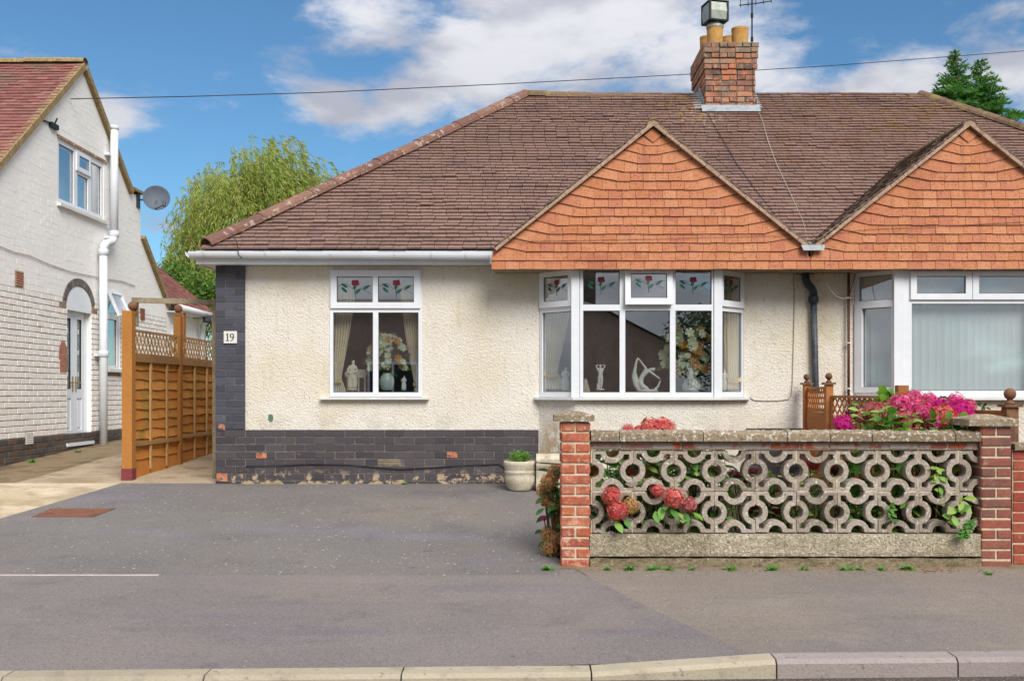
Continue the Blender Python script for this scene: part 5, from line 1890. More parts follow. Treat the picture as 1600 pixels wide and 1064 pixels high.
def build_dish():
    c = Vector((-6.38, 17.9, Z(311, 17.9)))
    d = root('satellite_dish', 'grey satellite dish fixed at the rear corner of the white brick house', 'satellite dish', c)
    dirv = Vector((.30, -.93, .22)).normalized()
    Mx = dirv.to_track_quat('Z', 'Y').to_matrix().to_4x4()
    T = Matrix.Translation(c) @ Mx
    mb = MB()
    prof = [(.005, 0), (.07, .004), (.14, .018), (.19, .034), (.222, .048), (.228, .05), (.228, .044), (.19, .026), (.1, .004), (.005, -.008)]
    mb.lathe((0, 0, 0), prof, 28, M=T, close=False)
    mb.obj('reflector', M_dish, d, smooth=True)
    mb = MB()
    p0 = T @ Vector((0, -.03, -.02))
    tip = c + dirv * .26 + Vector((.14, 0, -.20))
    mb.tube([Vector((XW + .02, 17.86, c.z - .02)), Vector((XW + .16, 17.9, c.z - .02)), p0], .016, 6)
    mb.obj('mounting_arm', M_blackpipe, d)
    mb = MB()
    low = c + Vector((-.02, -.05, -.18))
    mb.tube([p0 + dirv * .03, low, low + dirv * .1 + Vector((.05, 0, -.03)), tip], .013, 6)
    mb.obj('feed_arm', M_dish, d)
    mb = MB()
    mb.tube([tip + Vector((0, 0, -.03)), tip + Vector((-.01, .02, .06))], .028, 8)
    mb.obj('receiver', M_blackpipe, d)
    mb = MB(); mb.box(XW - .01, XW + .02, 17.80, 17.94, c.z - .16, c.z + .1); mb.obj('wall_plate', M_blackpipe, d)


build_dish()


# ------------------------------------------------------------------ timber fence in the side passage
def ball_finial(c, r, parent, m=None, z0=0.0):
    mb = MB()
    prof = [(r * .8, 0), (r * .8, r * .35), (r * .5, r * .5), (r * .45, r * .9)]
    prof += [(r * math.cos(a), r * 1.75 + r * math.sin(a)) for a in lin(-1.05, 1.5, 8)]
    mb.lathe(c, prof, 14)
    return mb.obj('finial', m or M_brownball, parent, smooth=True)


def lattice(fr, a0, a1, b0, b1, step, parent, m, wd=.012, slope=1.6):
    O, A, B, Nn = fr
    mb = MB()
    hh = b1 - b0
    for s, n0 in ((1, 0.002), (-1, .010)):
        x = a0 - hh / slope - step
        while x < a1 + hh / slope + step:
            p, q = (x, b0), (x + s * hh / slope, b1)
            # clip to the panel
            def clip(p, q):
                (x0, z0), (x1, z1) = p, q
                t0, t1 = 0, 1
                dx = x1 - x0
                if abs(dx) > 1e-9:
                    ta, tb = (a0 - x0) / dx, (a1 - x0) / dx
                    t0, t1 = max(0, min(ta, tb)), min(1, max(ta, tb))
                if t1 - t0 < .03:
                    return None
                return (x0 + dx * t0, z0 + (z1 - z0) * t0), (x0 + dx * t1, z0 + (z1 - z0) * t1)
            r = clip(p, q)
            x += step
            if r:
                (x0, z0), (x1, z1) = r
                l = math.hypot(x1 - x0, z1 - z0)
                ox, oz = -(z1 - z0) / l * wd, (x1 - x0) / l * wd
                mb.prism(fr, [(x0 + ox, z0 + oz), (x1 + ox, z1 + oz), (x1 - ox, z1 - oz), (x0 - ox, z0 - oz)], n0, n0 + .008, r=rng.random())
    o = mb.obj('trellis_lattice', m, parent)
    o['kind'] = 'stuff'
    return o


def build_fence():
    f = root('timber_fence', 'orange-brown lapped timber fence with trellis top and ball finials', 'fence', (-4.5, 13.4, .36))
    posts = [(-4.565, 11.9), (-4.50, 13.42), (-4.47, 14.98)]
    tops = [Z(486, 11.9), Z(494, 13.42), Z(503, 14.98)]
    for i, ((x, y), zt) in enumerate(zip(posts, tops)):
        mb = MB()
        s = .058 if i == 0 else .045
        z0 = zg(x, y)
        mb.box(x - s, x + s, y - s, y + s, z0 + (.13 if i == 0 else -.1), zt, r=rng.random())
        p = mb.obj('post', M_wood, f)
        if i == 0:
            mb = MB(); mb.box(x - s - .006, x + s + .006, y - s - .006, y + s + .006, z0 - .05, z0 + .135); mb.obj('post_shoe', M_redshoe, p)
        fx, fz = (x + .01, zt) if i == 0 else (x, zt)
        ball_finial((fx, y + (.1 if i == 0 else 0), fz - (.03 if i == 0 else 0)), .055, f)
    for i in range(2):
        (xa, ya), (xb, yb) = posts[i], posts[i + 1]
        pa, pb = Vector((xa, ya, 0)), Vector((xb, yb, 0))
        A = (pb - pa).normalized()
        L = (pb - pa).length
        fr = frame(pa, A)                       # N points to +X
        a0, a1 = .06, L - .05
        zb = .40 + .03 * i
        zt = 1.70
        n = 11
        hh = (zt - zb) / n
        for k in range(n):
            z = zb + k * hh
            m = 10
            low = [(a0 + (a1 - a0) * t / m, z + .008 * math.sin(t * 1.3 + k * 2.1 + i) + rng.uniform(-.004, .004)) for t in range(m + 1)]
            up = [(a1, z + hh + .03), (a0, z + hh + .03)]
            mb = MB()
            vf = poly_vf(low + up, -.002, .010, -.022, -.012)
            mb.add([fr[0] + fr[1] * v[0] + fr[2] * v[1] + fr[3] * v[2] for v in vf[0]], vf[1], r=rng.random())
            mb.obj('board', M_board, f)
        for t in ((.36, .72) if i == 0 else (.35, .70)):
            a = a0 + (a1 - a0) * t
            mb = MB(); mb.fbox(fr, a - .019, a + .019, zb - .02, zt + .02, .014, .036, r=rng.random()); mb.obj('batten', M_batten, f)
        for (z0, z1) in ((zt - .03, zt + .05), (zb + .28, zb + .325)):
            mb = MB(); mb.fbox(fr, a0, a1, z0, z1, .018, .042, r=rng.random()); mb.obj('rail', M_batten, f)
        mb = MB(); mb.fbox(fr, a0, a1, zb - .10, zb + .005, -.01, .012, r=rng.random()); mb.obj('gravel_board', M_board, f)
        fl = (fr[0] + fr[3] * .0, fr[1], fr[2], fr[3])
        lattice(fl, a0 + .01, a1 - .01, zt + .06, 2.02, .105, f, M_batten, wd=.009, slope=1.5)
        for (b0, b1, q0, q1) in ((a0, a1, 2.02, 2.05), (a0, a1, zt + .05, zt + .075), (a0, a0 + .025, zt + .05, 2.05), (a1 - .025, a1, zt + .05, 2.05)):
            mb = MB(); mb.fbox(fr, b0, b1, q0, q1, -.006, .022, r=rng.random()); mb.obj('trellis_rail', M_batten, f)
    # grey overhead bar between the first post and the house
    g = root('passage_frame', 'silvered timber bar spanning the side passage above the fence', 'timber frame', (-4.0, 12.05, 2.1))
    Y = 12.06
    q = lambda u, v: Vector((X(u, Y), Y, Z(v, Y)))
    mb = MB()
    a, b = q(207, 469), q(337, 472.5)
    mb.add([p + Vector((0, y, z)) for p in (a, b) for y in (-.03, .03) for z in (-.03, .03)], [(0, 1, 3, 2), (4, 6, 7, 5), (0, 4, 5, 1), (2, 3, 7, 6), (0, 2, 6, 4), (1, 5, 7, 3)])
    mb.obj('crossbar', M_greywood, g)
    mb = MB(); mb.box(X(207.2, Y) , X(215.5, Y), Y - .028, Y + .028, Z(509, Y), Z(469, Y) - .031); mb.obj('hanger', M_greywood, g)
    mb = MB(); mb.box(X(333, Y), X(338.5, Y), Y - .028, Y + .028, .30, Z(472, Y) - .031); mb.obj('upright', M_greywood, g)
    # spare upright seen over the fence
    s = root('timber_post', 'short red-brown timber post behind the middle fence post', 'post', (-4.62, 14.1, .4))
    yy = 14.1
    mb = MB(); mb.box(X(282, yy), X(288.5, yy), yy - .05, yy + .05, .38, Z(490, yy)); mb.obj('shaft', M_trellis, s)
    mb = MB(); mb.box(X(281, yy), X(289.5, yy), yy - .06, yy + .06, Z(490, yy) + .001, Z(488.5, yy)); mb.obj('cap', M_trellis, s)


build_fence()

# ------------------------------------------------------------------ front boundary wall, piers, neighbour's wall
YWL = 7.62


def pier(name, label, u0, u1, v0, v1, cap, mats, joints):
    x0, x1 = X(u0, YWL), X(u1, YWL)
    z1, z0 = Z(v0, YWL), Z(v1, YWL)
    w = x1 - x0
    p = root(name, label, 'pillar', ((x0 + x1) / 2, YWL + w / 2, z0), 'brick piers of the front wall')
    mb = MB(); mb.box(x0 + .007, x1 - .007, YWL + .007, YWL + w - .007, z0 - .15, z1 - .002)
    co = mb.obj('core', joints, p, origin=tuple(wl(p)))
    P = Pieces()
    ch = .0765
    rows = int(round((z1 - z0) / ch))
    ch = (z1 - z0) / rows
    c = Vector(((x0 + x1) / 2, YWL + w / 2, 0))
    for r in range(rows):
        z = z0 + (r + .5) * ch
        for s in range(4):
            Mr = Matrix.Translation(c) @ Matrix.Rotation(math.pi / 2 * s, 4, 'Z')
            cuts = [(-w / 2, w / 2)] if (r + s) % 2 == 0 else [(-w / 2, 0), (0, w / 2)]
            for (a, b) in cuts:
                j = rng.uniform(-.004, .004)
                ww, hh = round(b - a - .013, 3), round(ch - .0155, 4)
                M = Mr @ Matrix.Translation((( a + b) / 2 + rng.uniform(-.002, .002), -w / 2 - .001 + j, z)) @ Matrix.Rotation(rng.uniform(-.012, .012), 4, 'Y')
                P.add((ww, hh), brick_vf(ww, hh, .03, .005), M)
    P.build('brick', 'brickwork', mats, p, 300)
    # weathered cap
    (cu0, cu1, cv0, cvm, cv1) = cap
    Yc = YWL - .03
    a0, a1 = X(cu0, Yc), X(cu1, Yc)
    zt, zm, zb = Z(cv0, YWL + .12), Z(cvm, Yc), Z(cv1, Yc)
    d = a1 - a0
    mb = MB()
    c = ((a0 + a1) / 2, Yc + d / 2)
    n = 4
    v = [(a0, Yc, zb), (a1, Yc, zb), (a1, Yc + d, zb), (a0, Yc + d, zb), (a0, Yc, zm), (a1, Yc, zm), (a1, Yc + d, zm), (a0, Yc + d, zm)]
    t = .04
    v += [(c[0] - t, c[1] - t, zt), (c[0] + t, c[1] - t, zt), (c[0] + t, c[1] + t, zt), (c[0] - t, c[1] + t, zt)]
    mb.add(v, [(3, 2, 1, 0), (0, 1, 5, 4), (1, 2, 6, 5), (2, 3, 7, 6), (3, 0, 4, 7), (4, 5, 9, 8), (5, 6, 10, 9), (6, 7, 11, 10), (7, 4, 8, 11), (8, 9, 10, 11)])
    mb.obj('cap', M_cope, p)
    return p


def screen_block_mesh(S, D, cut=None):
    """square pierced block: half rings on the middle of each side joined by bars along the edges"""
    h = S / 2
    r, Rr, t = .051, .0925, .024
    out, inn = [], []
    k = 8
    phi = math.acos(min(1, t / Rr)) if False else math.asin(t / Rr)
    for s in range(4):
        rot = lambda p, s=s: (p[0] * math.cos(s * math.pi / 2) - p[1] * math.sin(s * math.pi / 2), p[0] * math.sin(s * math.pi / 2) + p[1] * math.cos(s * math.pi / 2))
        # bottom side, from the left corner to the right corner
        o = [(-h, -h), (-(h + Rr) / 2, -h)]
        i = [(-h + t, -h + t), (-(h + Rr) / 2 - .0, -h + t)]
        for j in range(k + 1):
            a = math.pi - math.pi * j / k
            o.append((r * math.cos(a), -h + r * math.sin(a)))
            b = (math.pi - phi) - (math.pi - 2 * phi) * j / k
            i.append((Rr * math.cos(b), -h + Rr * math.sin(b)))
        o.append(((h + Rr) / 2, -h))
        i.append(((h + Rr) / 2, -h + t))
        out += [rot(p) for p in o]
        inn += [rot(p) for p in i]
    n = len(out)
    mb = MB()
    c = .004
    def ring(pts, y, off=0):
        return [(p[0], y, p[1]) for p in pts]
    # small arris: pull the front outline inwards a touch
    mid = [((a[0] + b[0]) / 2, (a[1] + b[1]) / 2) for a, b in zip(out, inn)]
    def shrink(pts):
        return [(p[0] + (m[0] - p[0]) * .14, p[1] + (m[1] - p[1]) * .14) for p, m in zip(pts, mid)]
    of, jf = shrink(out), shrink(inn)
    v = ring(of, 0) + ring(jf, 0) + ring(out, c) + ring(inn, c) + ring(out, D) + ring(inn, D)
    f = []
    for a in range(n):
        b = (a + 1) % n
        f += [(a, b, n + b, n + a), (2 * n + a, 2 * n + b, b, a), (n + a, n + b, 3 * n + b, 3 * n + a),
              (4 * n + a, 4 * n + b, 2 * n + b, 2 * n + a), (3 * n + a, 3 * n + b, 5 * n + b, 5 * n + a), (5 * n + a, 5 * n + b, 4 * n + b, 4 * n + a)]
    mb.add(v, f)
    return mb


def build_wall():
    w = root('screen_wall', 'low pierced concrete screen-block garden wall with pebble-topped coping', 'garden wall', (X(1228, YWL), YWL, 0))
    S = 64.15 * YWL / F
    z2 = Z(704, YWL)
    zb = z2 - 2 * S - .012
    mes = []
    for _ in range(5):
        mb = screen_block_mesh(S - .006, .095)
        mb.v = [(p[0] + rng.uniform(-.0013, .0013), p[1] + rng.uniform(-.0015, .0015), p[2] + rng.uniform(-.0013, .0013)) for p in mb.v]
        mes.append(mb.mesh('screen_block', M_conc))
    ub = 925.5
    x0 = X(ub, YWL)
    xend = X(1534, YWL)
    for r in range(2):
        for k in range(9):
            c = Vector((x0 + (k + .5) * S + rng.uniform(-.002, .002), YWL + .045 + rng.uniform(-.006, .006), z2 - (r + .5) * (S + .004) + rng.uniform(-.002, .002)))
            M = Matrix.Translation(c) @ Matrix.Rotation(rng.uniform(-.014, .014), 4, 'Y') @ Matrix.Rotation(math.pi / 2 * rng.randrange(4), 4, 'Y') @ Matrix.Rotation(rng.uniform(-.012, .012), 4, 'X')
            place('screen_block', mes[rng.randrange(5)], M, w)
        # the cut block against the right pier: clipped half
        mb = screen_block_mesh(S - .006, .095)
        wd = xend - (x0 + 9 * S)
        v2 = [(min(p[0], -S / 2 + wd), p[1], p[2]) for p in mb.v]
        m_ = MB(); m_.v = v2; m_.f = mb.f; m_.m = mb.m; m_.r = mb.r
        # drop the faces that collapsed onto the cut
        keep = [i for i, f in enumerate(m_.f) if max(v2[j][0] for j in f) - min(v2[j][0] for j in f) > 1e-5 or abs(v2[f[0]][0] - (-S / 2 + wd)) > 1e-4]
        m_.f = [m_.f[i] for i in keep]; m_.m = [0] * len(keep); m_.r = [0] * len(keep)
        place('screen_block', m_.mesh('screen_block', M_conc), Matrix.Translation((x0 + 9.5 * S, YWL + .045, z2 - (r + .5) * (S + .004))), w)
    # mortar in the joints between blocks
    mb = MB()
    for k in range(10):
        x = x0 + k * S
        for r in range(2):
            zc = z2 - (r + .5) * (S + .004)
            for (a, b) in ((-S / 2, -.060), (.060, S / 2)):
                mb.box(x - .008, x + .008, YWL + .050, YWL + .130, zc + a, zc + b)
    for k in range(9):
        x = x0 + (k + .5) * S
        for z in (z2 - S - .004,):
            for (a, b) in ((-S / 2 + .009, -.060), (.060, S / 2 - .009)):
                mb.box(x + a, x + b, YWL + .050, YWL + .130, z - .008, z + .006)
    mb.obj('block_joints', M_pmortar, w)
    # smeared mortar lumps on the leftmost block
    for (u, v, a, b) in ((988, 757, .045, .022), (986, 822, .02, .05), (950, 834, .05, .012)):
        mb = MB()
        c = Vector((X(u, YWL), YWL + .043, Z(v, YWL)))
        pts = [(a * math.cos(t) * rng.uniform(.5, 1.3), b * math.sin(t) * rng.uniform(.5, 1.3)) for t in lin(0, 6.283, 16)[:-1]]
        mb.prism((c, AX, UP, Vector((0, -1, 0))), pts, -.04, .004 + rng.random() * .004)
        mb.obj('mortar_smear', M_conc, w)
    # brick course under the coping
    zc0, zc1 = z2 + .004, Z(690.5, YWL) - .002
    mb = MB(); mb.box(x0 - .01, xend - .002, YWL + .045, YWL + .14, zc0, zc1); cc = mb.obj('course_mortar', M_conc, w, origin=tuple(wl(w)))
    P = Pieces()
    brickwork(P, frame((0, YWL + .043, 0), AX), (x0, zc0, xend - .006, zc1), zc1 - zc0, .222, joint=.014, depth=.04, proud=.003, jit=.003)
    P.build('brick', 'brickwork', M_smear, cc, 300)
    # coping slabs
    zt = Z(672, YWL + .0) - .0
    us = [923, 968, 1099, 1230, 1297, 1362, 1492, 1533]
    for (a, b) in zip(us, us[1:]):
        xa, xb = X(a, YWL) + .003, X(b, YWL) - .003
        mb = MB()
        zz0, zz1 = Z(689.5, YWL), Z(678.3, YWL) + rng.uniform(-.003, .003)
        n = max(4, int((xb - xa) / .02))
        m = 6
        top = [[(xa + (xb - xa) * i / n, YWL - .015 + .25 * j / m, zz1 + (0 if j in (0, m) else .022) + rng.uniform(-.007, .009)) for i in range(n + 1)] for j in range(m + 1)]
        v = [p for row in top for p in row]
        f = []
        for j in range(m):
            for i in range(n):
                q = j * (n + 1) + i
                f.append((q, q + 1, q + n + 2, q + n + 1))
        mb.add(v, f)
        fr_ = top[0]
        mb.add([(p[0], p[1], p[2]) for p in fr_] + [(p[0], p[1] + .002, zz0) for p in fr_], [(i, n + 1 + i, n + 2 + i, i + 1) for i in range(n)])
        bk = top[m]
        mb.add([(p[0], p[1], p[2]) for p in bk] + [(p[0], p[1], zz0) for p in bk], [(i + 1, n + 2 + i, n + 1 + i, i) for i in range(n)])
        for e in (0, n):
            mb.add([top[j][e] for j in range(m + 1)] + [(top[j][e][0], top[j][e][1], zz0) for j in range(m + 1)], [(j, j + 1, m + 2 + j, m + 1 + j) for j in range(m)])
        mb.box(xa, xb, YWL - .012, YWL + .232, zz0, zz0 + .002)
        mb.obj('coping_slab', M_cope, w)
    # solid base: rough concrete blocks over a footing
    bs = [922, 1010, 1111, 1212, 1310, 1400, 1500, 1534]
    zf = Z(870, YWL)
    for i, (a, b) in enumerate(zip(bs, bs[1:])):
        mb = MB()
        xa, xb = X(a, YWL) + .0006, X(b, YWL) - .0006
        n, m = max(3, int((xb - xa) / .03)), 6
        yb_ = YWL + .005
        g = [[(xa + (xb - xa) * i_ / n, yb_ + (0 if 0 < i_ < n and 0 < j < m else .005) + rng.uniform(-.003, .003), zf + .003 + (zb - zf - .003) * j / m) for i_ in range(n + 1)] for j in range(m + 1)]
        v = [p for row in g for p in row]
        f = [(j * (n + 1) + i_, j * (n + 1) + i_ + 1, (j + 1) * (n + 1) + i_ + 1, (j + 1) * (n + 1) + i_) for j in range(m) for i_ in range(n)]
        mb.add(v, f)
        mb.box(xa, xb, YWL + .017, YWL + .17, zf + .003, zb)
        mb.obj('base_block', M_base, w)
    mb = MB()
    xa, xb = X(922, YWL), X(1533, YWL)
    n, m = 60, 5
    g = [[(xa + (xb - xa) * i / n, YWL - .012 - .02 * (1 - j / m) + rng.uniform(-.006, .006), -.06 + (zf + .05) * j / m + (0 if j < m else rng.uniform(-.008, .003))) for i in range(n + 1)] for j in range(m + 1)]
    mb.add([p for row in g for p in row] + [(p[0], YWL + .12, p[2]) for p in g[m]], [(j * (n + 1) + i, j * (n + 1) + i + 1, (j + 1) * (n + 1) + i + 1, (j + 1) * (n + 1) + i) for j in range(m) for i in range(n)]
           + [(m * (n + 1) + i, m * (n + 1) + i + 1, (m + 1) * (n + 1) + i + 1, (m + 1) * (n + 1) + i) for i in range(n)])
    mb.obj('footing', M_foot, w)
    pier('brick_pier', 'bright red brick pier at the driveway end of the screen wall', 876.5, 922, 659, 889, (866, 929, 642, 648.5, 658.5), M_rbrick, M_pmortar)
    pier('brick_pier', 'dark mottled brick pier at the far end of the screen wall beside pink hydrangeas', 1533, 1581, 666, 891, (1514, 1592, 647, 655, 665.5), M_dbrick, M_pmortar)
    # neighbour's low brick wall
    n_ = root('neighbour_wall', 'low red brick wall with stone cap beyond the dark brick pier', 'garden wall', (X(1640, YWL + .06), YWL + .06, 0))
    xa, xb = X(1582.5, YWL + .06), 6.3
    Yn = YWL + .06
    zt = Z(703, Yn)
    mb = MB(); mb.box(xa, xb, Yn + .007, Yn + .2, -.1, zt); co = mb.obj('core', M_pmortar, n_, origin=tuple(wl(n_)))
    P = Pieces()
    brickwork(P, frame((0, Yn + .007, 0), AX), (xa, .02, xb, zt), .0765, .225, depth=.03, proud=.007, jit=.003)
    P.build('brick', 'brickwork', M_nbrick, co, 300)
    x = xa
    while x < xb:
        mb = MB(); mb.box(x + .003, x + .6, Yn - .03, Yn + .24, zt + .002, Z(693, Yn)); mb.obj('coping_slab', M_cope, n_)
        x += .603


build_wall()


# ------------------------------------------------------------------ trellis fence between the front gardens
def build_trellis():
    t = root('trellis_fence', 'brown trellis-topped fence running from the house towards the dark brick pier', 'fence', (3.2, 9.5, .15))
    pts = [(3.20, 11.42), (3.125, 10.42), (3.40, 9.12), (3.60, 7.98)]
    tops = [Z(601, 11.42), Z(601, 10.42), Z(602, 9.12), Z(636, 7.98)]
    pts = [(X(1260.5, 11.42), 11.42), (X(1295, 10.42), 10.42), (X(1409, 9.12), 9.12), (X(1578, 7.98), 7.98)]
    for i, ((x, y), zt) in enumerate(zip(pts, tops)):
        mb = MB()
        s = .036 if i < 2 else .046
        mb.box(x - s, x + s, y - s, y + s, zg(x, y) - .05, zt, r=rng.random())
        mb.obj('post', M_trellis if i < 3 else M_brownball, t)
        if i != 2:
            mb = MB(); mb.box(x - s - .022, x + s + .022, y - s - .022, y + s + .022, zt + .001, zt + .022); mb.obj('post_cap', M_brownball, t)
            ball_finial((x, y, zt + .022), .036 if i < 2 else .046, t)
    specs = [(Z(604.5, 11), Z(643, 11), .25), (Z(618, 10), Z(659, 10.2), .22), (Z(641, 8.1), Z(650, 8), .05)]
    for i in range(3):
        (xa, ya), (xb, yb) = pts[i], pts[i + 1]
        pa, pb = Vector((xa, ya, 0)), Vector((xb, yb, 0))
        A = (pb - pa).normalized()
        L = (pb - pa).length
        fr = frame(pb, -A)
        if fr[3].y > 0 and False:
            pass
        zt, zb, _ = specs[i]
        a0, a1 = .045, L - .045
        lattice(fr, a0 + .02, a1 - .02, zb + .02, zt - .02, .095 if i < 2 else .08, t, M_trellis, wd=.0085, slope=1.25)
        for (b0, b1, q0, q1) in ((a0, a1, zt - .025, zt), (a0, a1, zb, zb + .025), (a0, a0 + .025, zb + .026, zt - .026), (a1 - .025, a1, zb + .026, zt - .026)):
            mb = MB(); mb.fbox(fr, b0, b1, q0, q1, -.004, .022, r=rng.random()); mb.obj('trellis_rail', M_trellis, t)
        k = 0
        z = .32 if i == 0 else .2
        while z < zb - .05:
            hh = min(.14, zb - .012 - z)
            mb = MB()
            vf = poly_vf([(a0, z), (a1, z), (a1, z + hh + .01), (a0, z + hh + .01)], .0, .012, -.012, 0)
            mb.add([fr[0] + fr[1] * v[0] + fr[2] * v[1] + fr[3] * v[2] for v in vf[0]], vf[1], r=rng.random())
            mb.obj('board', M_trellis, t)
            z += hh + .002


build_trellis()


# ------------------------------------------------------------------ stone planter and the low stone trough beside it
def build_pots():
    Y = 11.12
    c = (X(813, Y), Y, zg(0, Y))
    s = Y / F
    p = root('stone_planter', 'round pale stone planter with banded rim on the tarmac by the bay', 'planter', c)
    prof = [(16.5, 0), (18, 2), (18.5, 3), (22, 9), (24, 16), (24.2, 22), (23.4, 26), (24.8, 27.5), (25, 30), (24, 32), (24.6, 33), (25.6, 39), (26.3, 40.5), (26.5, 44), (25.5, 46), (22.5, 46), (22, 42)]
    mb = MB(); mb.lathe(c, [(a * s, b * s) for a, b in prof], 30); mb.obj('bowl', M_stone, p, smooth=True)
    mb = MB(); mb.lathe(c, [(22.4 * s, 41.5 * s), (15 * s, 43 * s), (.001, 43.5 * s)], 20, close=False); mb.obj('soil', M_soil, p)
    l = root('potted_plant', 'small bright green bushy plant growing in the stone planter', 'plant', (c[0], c[1], c[2] + 43 * s))
    mb = MB(); mb2 = MB()
    top = Vector((c[0], c[1], c[2] + 43 * s))
    for k in range(150):
        a, e = rng.uniform(0, 6.283), rng.uniform(.15, 1.5)
        d = Vector((math.cos(a) * math.cos(e), math.sin(a) * math.cos(e), math.sin(e)))
        b = top + Vector((math.cos(a) * rng.uniform(0, .06), math.sin(a) * rng.uniform(0, .06), 0))
        L = rng.uniform(.07, .135)
        tip = b + d * L + Vector((0, 0, .01))
        for j in range(8):
            t = (j + 2) / 9
            q = b.lerp(tip, t)
            r_ = Vector((rng.uniform(-1, 1), rng.uniform(-1, 1), rng.uniform(0, 1.2))).normalized()
            sd_ = r_.cross(Vector((rng.uniform(-1, 1), rng.uniform(-1, 1), rng.uniform(-1, 1)))).normalized() * .004
            mb.add([q - sd_, q + sd_, q + r_ * .022], [(0, 1, 2)], r=rng.random())
        mb2.tube([b, tip], .0018, 3)
    o = mb.obj('foliage', M_leafl if False else mat('fresh_green_leaf', ['#5f9a3a', '#72ad48', '#84b855', '#508a34'], rough=.6, piece=True, leaf=True), l); o['kind'] = 'stuff'
    mb2.obj('stem', M_stem, l)
    # low stone trough under the bay
    t = root('stone_trough', 'low cream stone trough between the planter and the red brick pier', 'trough', (X(862, 11.05), 11.05, zg(0, 11)))
    x0, x1 = X(838, 11.0), X(925, 11.0)
    z0 = zg(0, 11.1)
    mb = MB()
    prof = [(-.0, Z(748, 11)), (-.02, Z(735, 11)), (-.045, Z(728, 11)), (-.05, Z(718, 11)), (-.02, Z(712, 11)), (.10, Z(710, 11)), (.17, Z(710, 11)), (.17, z0 - .05), (0, z0 - .05)]
    n = len(prof)
    v = [(x, 11.02 + p[0], p[1]) for x in (x0, x1) for p in prof]
    mb.add(v, [(i, n + i, n + (i + 1) % n, (i + 1) % n) for i in range(n)] + [tuple(range(n)), tuple(range(n, 2 * n))[::-1]])
    mb.obj('basin', M_stone, t)
    mb = MB(); mb.box(x0 + .02, x1 - .02, 11.0, 11.15, z0 - .05, z0 + .03); mb.obj('foot', M_stone, t)
    MB().tube([(x0 - .02, 10.972, Z(722, 10.97)), (x0 + .2, 10.965, Z(724, 10.97)), (x1, 10.965, Z(727, 10.97))], .005, 5).obj('cable', M_darkcable, t)


build_pots()

# ------------------------------------------------------------------ behind the glass
def lathe_obj(name, label, cat, c, prof, m, n=24, group=None):
    mb = MB()
    mb.lathe(c, prof, n)
    o = mb.obj(name, m, None, smooth=True, origin=c)
    return tag(o, label, cat, group)


def curtain(label, xt0, xt1, xb0, xb1, xk0, xk1, zt, zb, zk, Y, tie, m=None, folds=7, group='cream curtains drawn back behind the windows'):
    """pleated cloth that hangs from zt, is gathered at zk by a tie and falls to zb"""
    c = root('curtain', label, 'curtain', ((xt0 + xt1) / 2, Y, zb), group)
    mb = MB()
    nz, nx = 26, folds * 8
    for side in (0, .006):
        g = []
        for j in range(nz + 1):
            z = zt + (zb - zt) * j / nz
            if z >= zk:
                t = (zt - z) / (zt - zk)
                t = t ** 1.35
                a, b = xt0 + (xk0 - xt0) * t, xt1 + (xk1 - xt1) * t
            else:
                t = (zk - z) / (zk - zb)
                a, b = xk0 + (xb0 - xk0) * t ** .6, xk1 + (xb1 - xk1) * t ** .6
            row = []
            for i in range(nx + 1):
                s = i / nx
                ph = 2 * math.pi * folds * s
                amp = .022 * (1 - .3 * math.sin(z * 2))
                row.append((a + (b - a) * s + .004 * math.sin(ph * 2 + z * 3), Y + side + amp * math.sin(ph + .5 * math.sin(z * 1.7)), z))
            g.append(row)
        mb.add([p for r_ in g for p in r_], [(j * (nx + 1) + i, j * (nx + 1) + i + 1, (j + 1) * (nx + 1) + i + 1, (j + 1) * (nx + 1) + i) for j in range(nz) for i in range(nx)])
    mb.obj('cloth', m or M_curtain, c, smooth=True)
    mb = MB()
    pts = [(xk0 - .012, Y - .03, zk + .02 * tie), (xk0 + (xk1 - xk0) * .3, Y - .055, zk - .01), (xk0 + (xk1 - xk0) * .7, Y - .055, zk - .02), (xk1 + .012, Y - .03, zk - .02 * tie)]
    for (p, q) in zip(pts, pts[1:]):
        p, q = Vector(p), Vector(q)
        d = (q - p).normalized()
        u = Vector((0, 0, .022))
        mb.add([p - u, q - u, q + u, p + u, p - u + Vector((0, .008, 0)), q - u + Vector((0, .008, 0)), q + u + Vector((0, .008, 0)), p + u + Vector((0, .008, 0))],
               [(0, 1, 2, 3), (7, 6, 5, 4), (0, 4, 5, 1), (3, 2, 6, 7)])
    mb.obj('tieback', M_tieback, c)
    return c


def petal_flower(n, r, cup, m=0, layers=1):
    """open flower facing +Z"""
    v, f = [], []
    for l in range(layers):
        rr = r * (1 - .3 * l)
        cc = cup + .35 * l
        for k in range(n):
            a = 2 * math.pi * (k + .5 * l) / n
            w = math.pi / n * 1.15
            b = len(v)
            P = lambda ang, rad, z: (math.cos(ang) * rad, math.sin(ang) * rad, z)
            v += [P(a, rr * .08, l * .001), P(a - w, rr * .6, rr * .6 * cc), P(a - w * .45, rr * .98, rr * cc * .9), P(a + w * .45, rr, rr * cc * .95), P(a + w, rr * .6, rr * .6 * cc), P(a, rr * .6, rr * .45 * cc)]
            f += [(b, b + 1, b + 5), (b + 1, b + 2, b + 5), (b + 2, b + 3, b + 5), (b + 3, b + 4, b + 5), (b + 4, b, b + 5)]
    return v, f


def to_dir(c, d, s=1.0, roll=None):
    d = Vector(d).normalized()
    M = d.to_track_quat('Z', 'Y').to_matrix().to_4x4()
    return Matrix.Translation(c) @ M @ Matrix.Rotation(rng.uniform(0, 6.28) if roll is None else roll, 4, 'Z') @ Matrix.Scale(s, 4)


LEAF = None


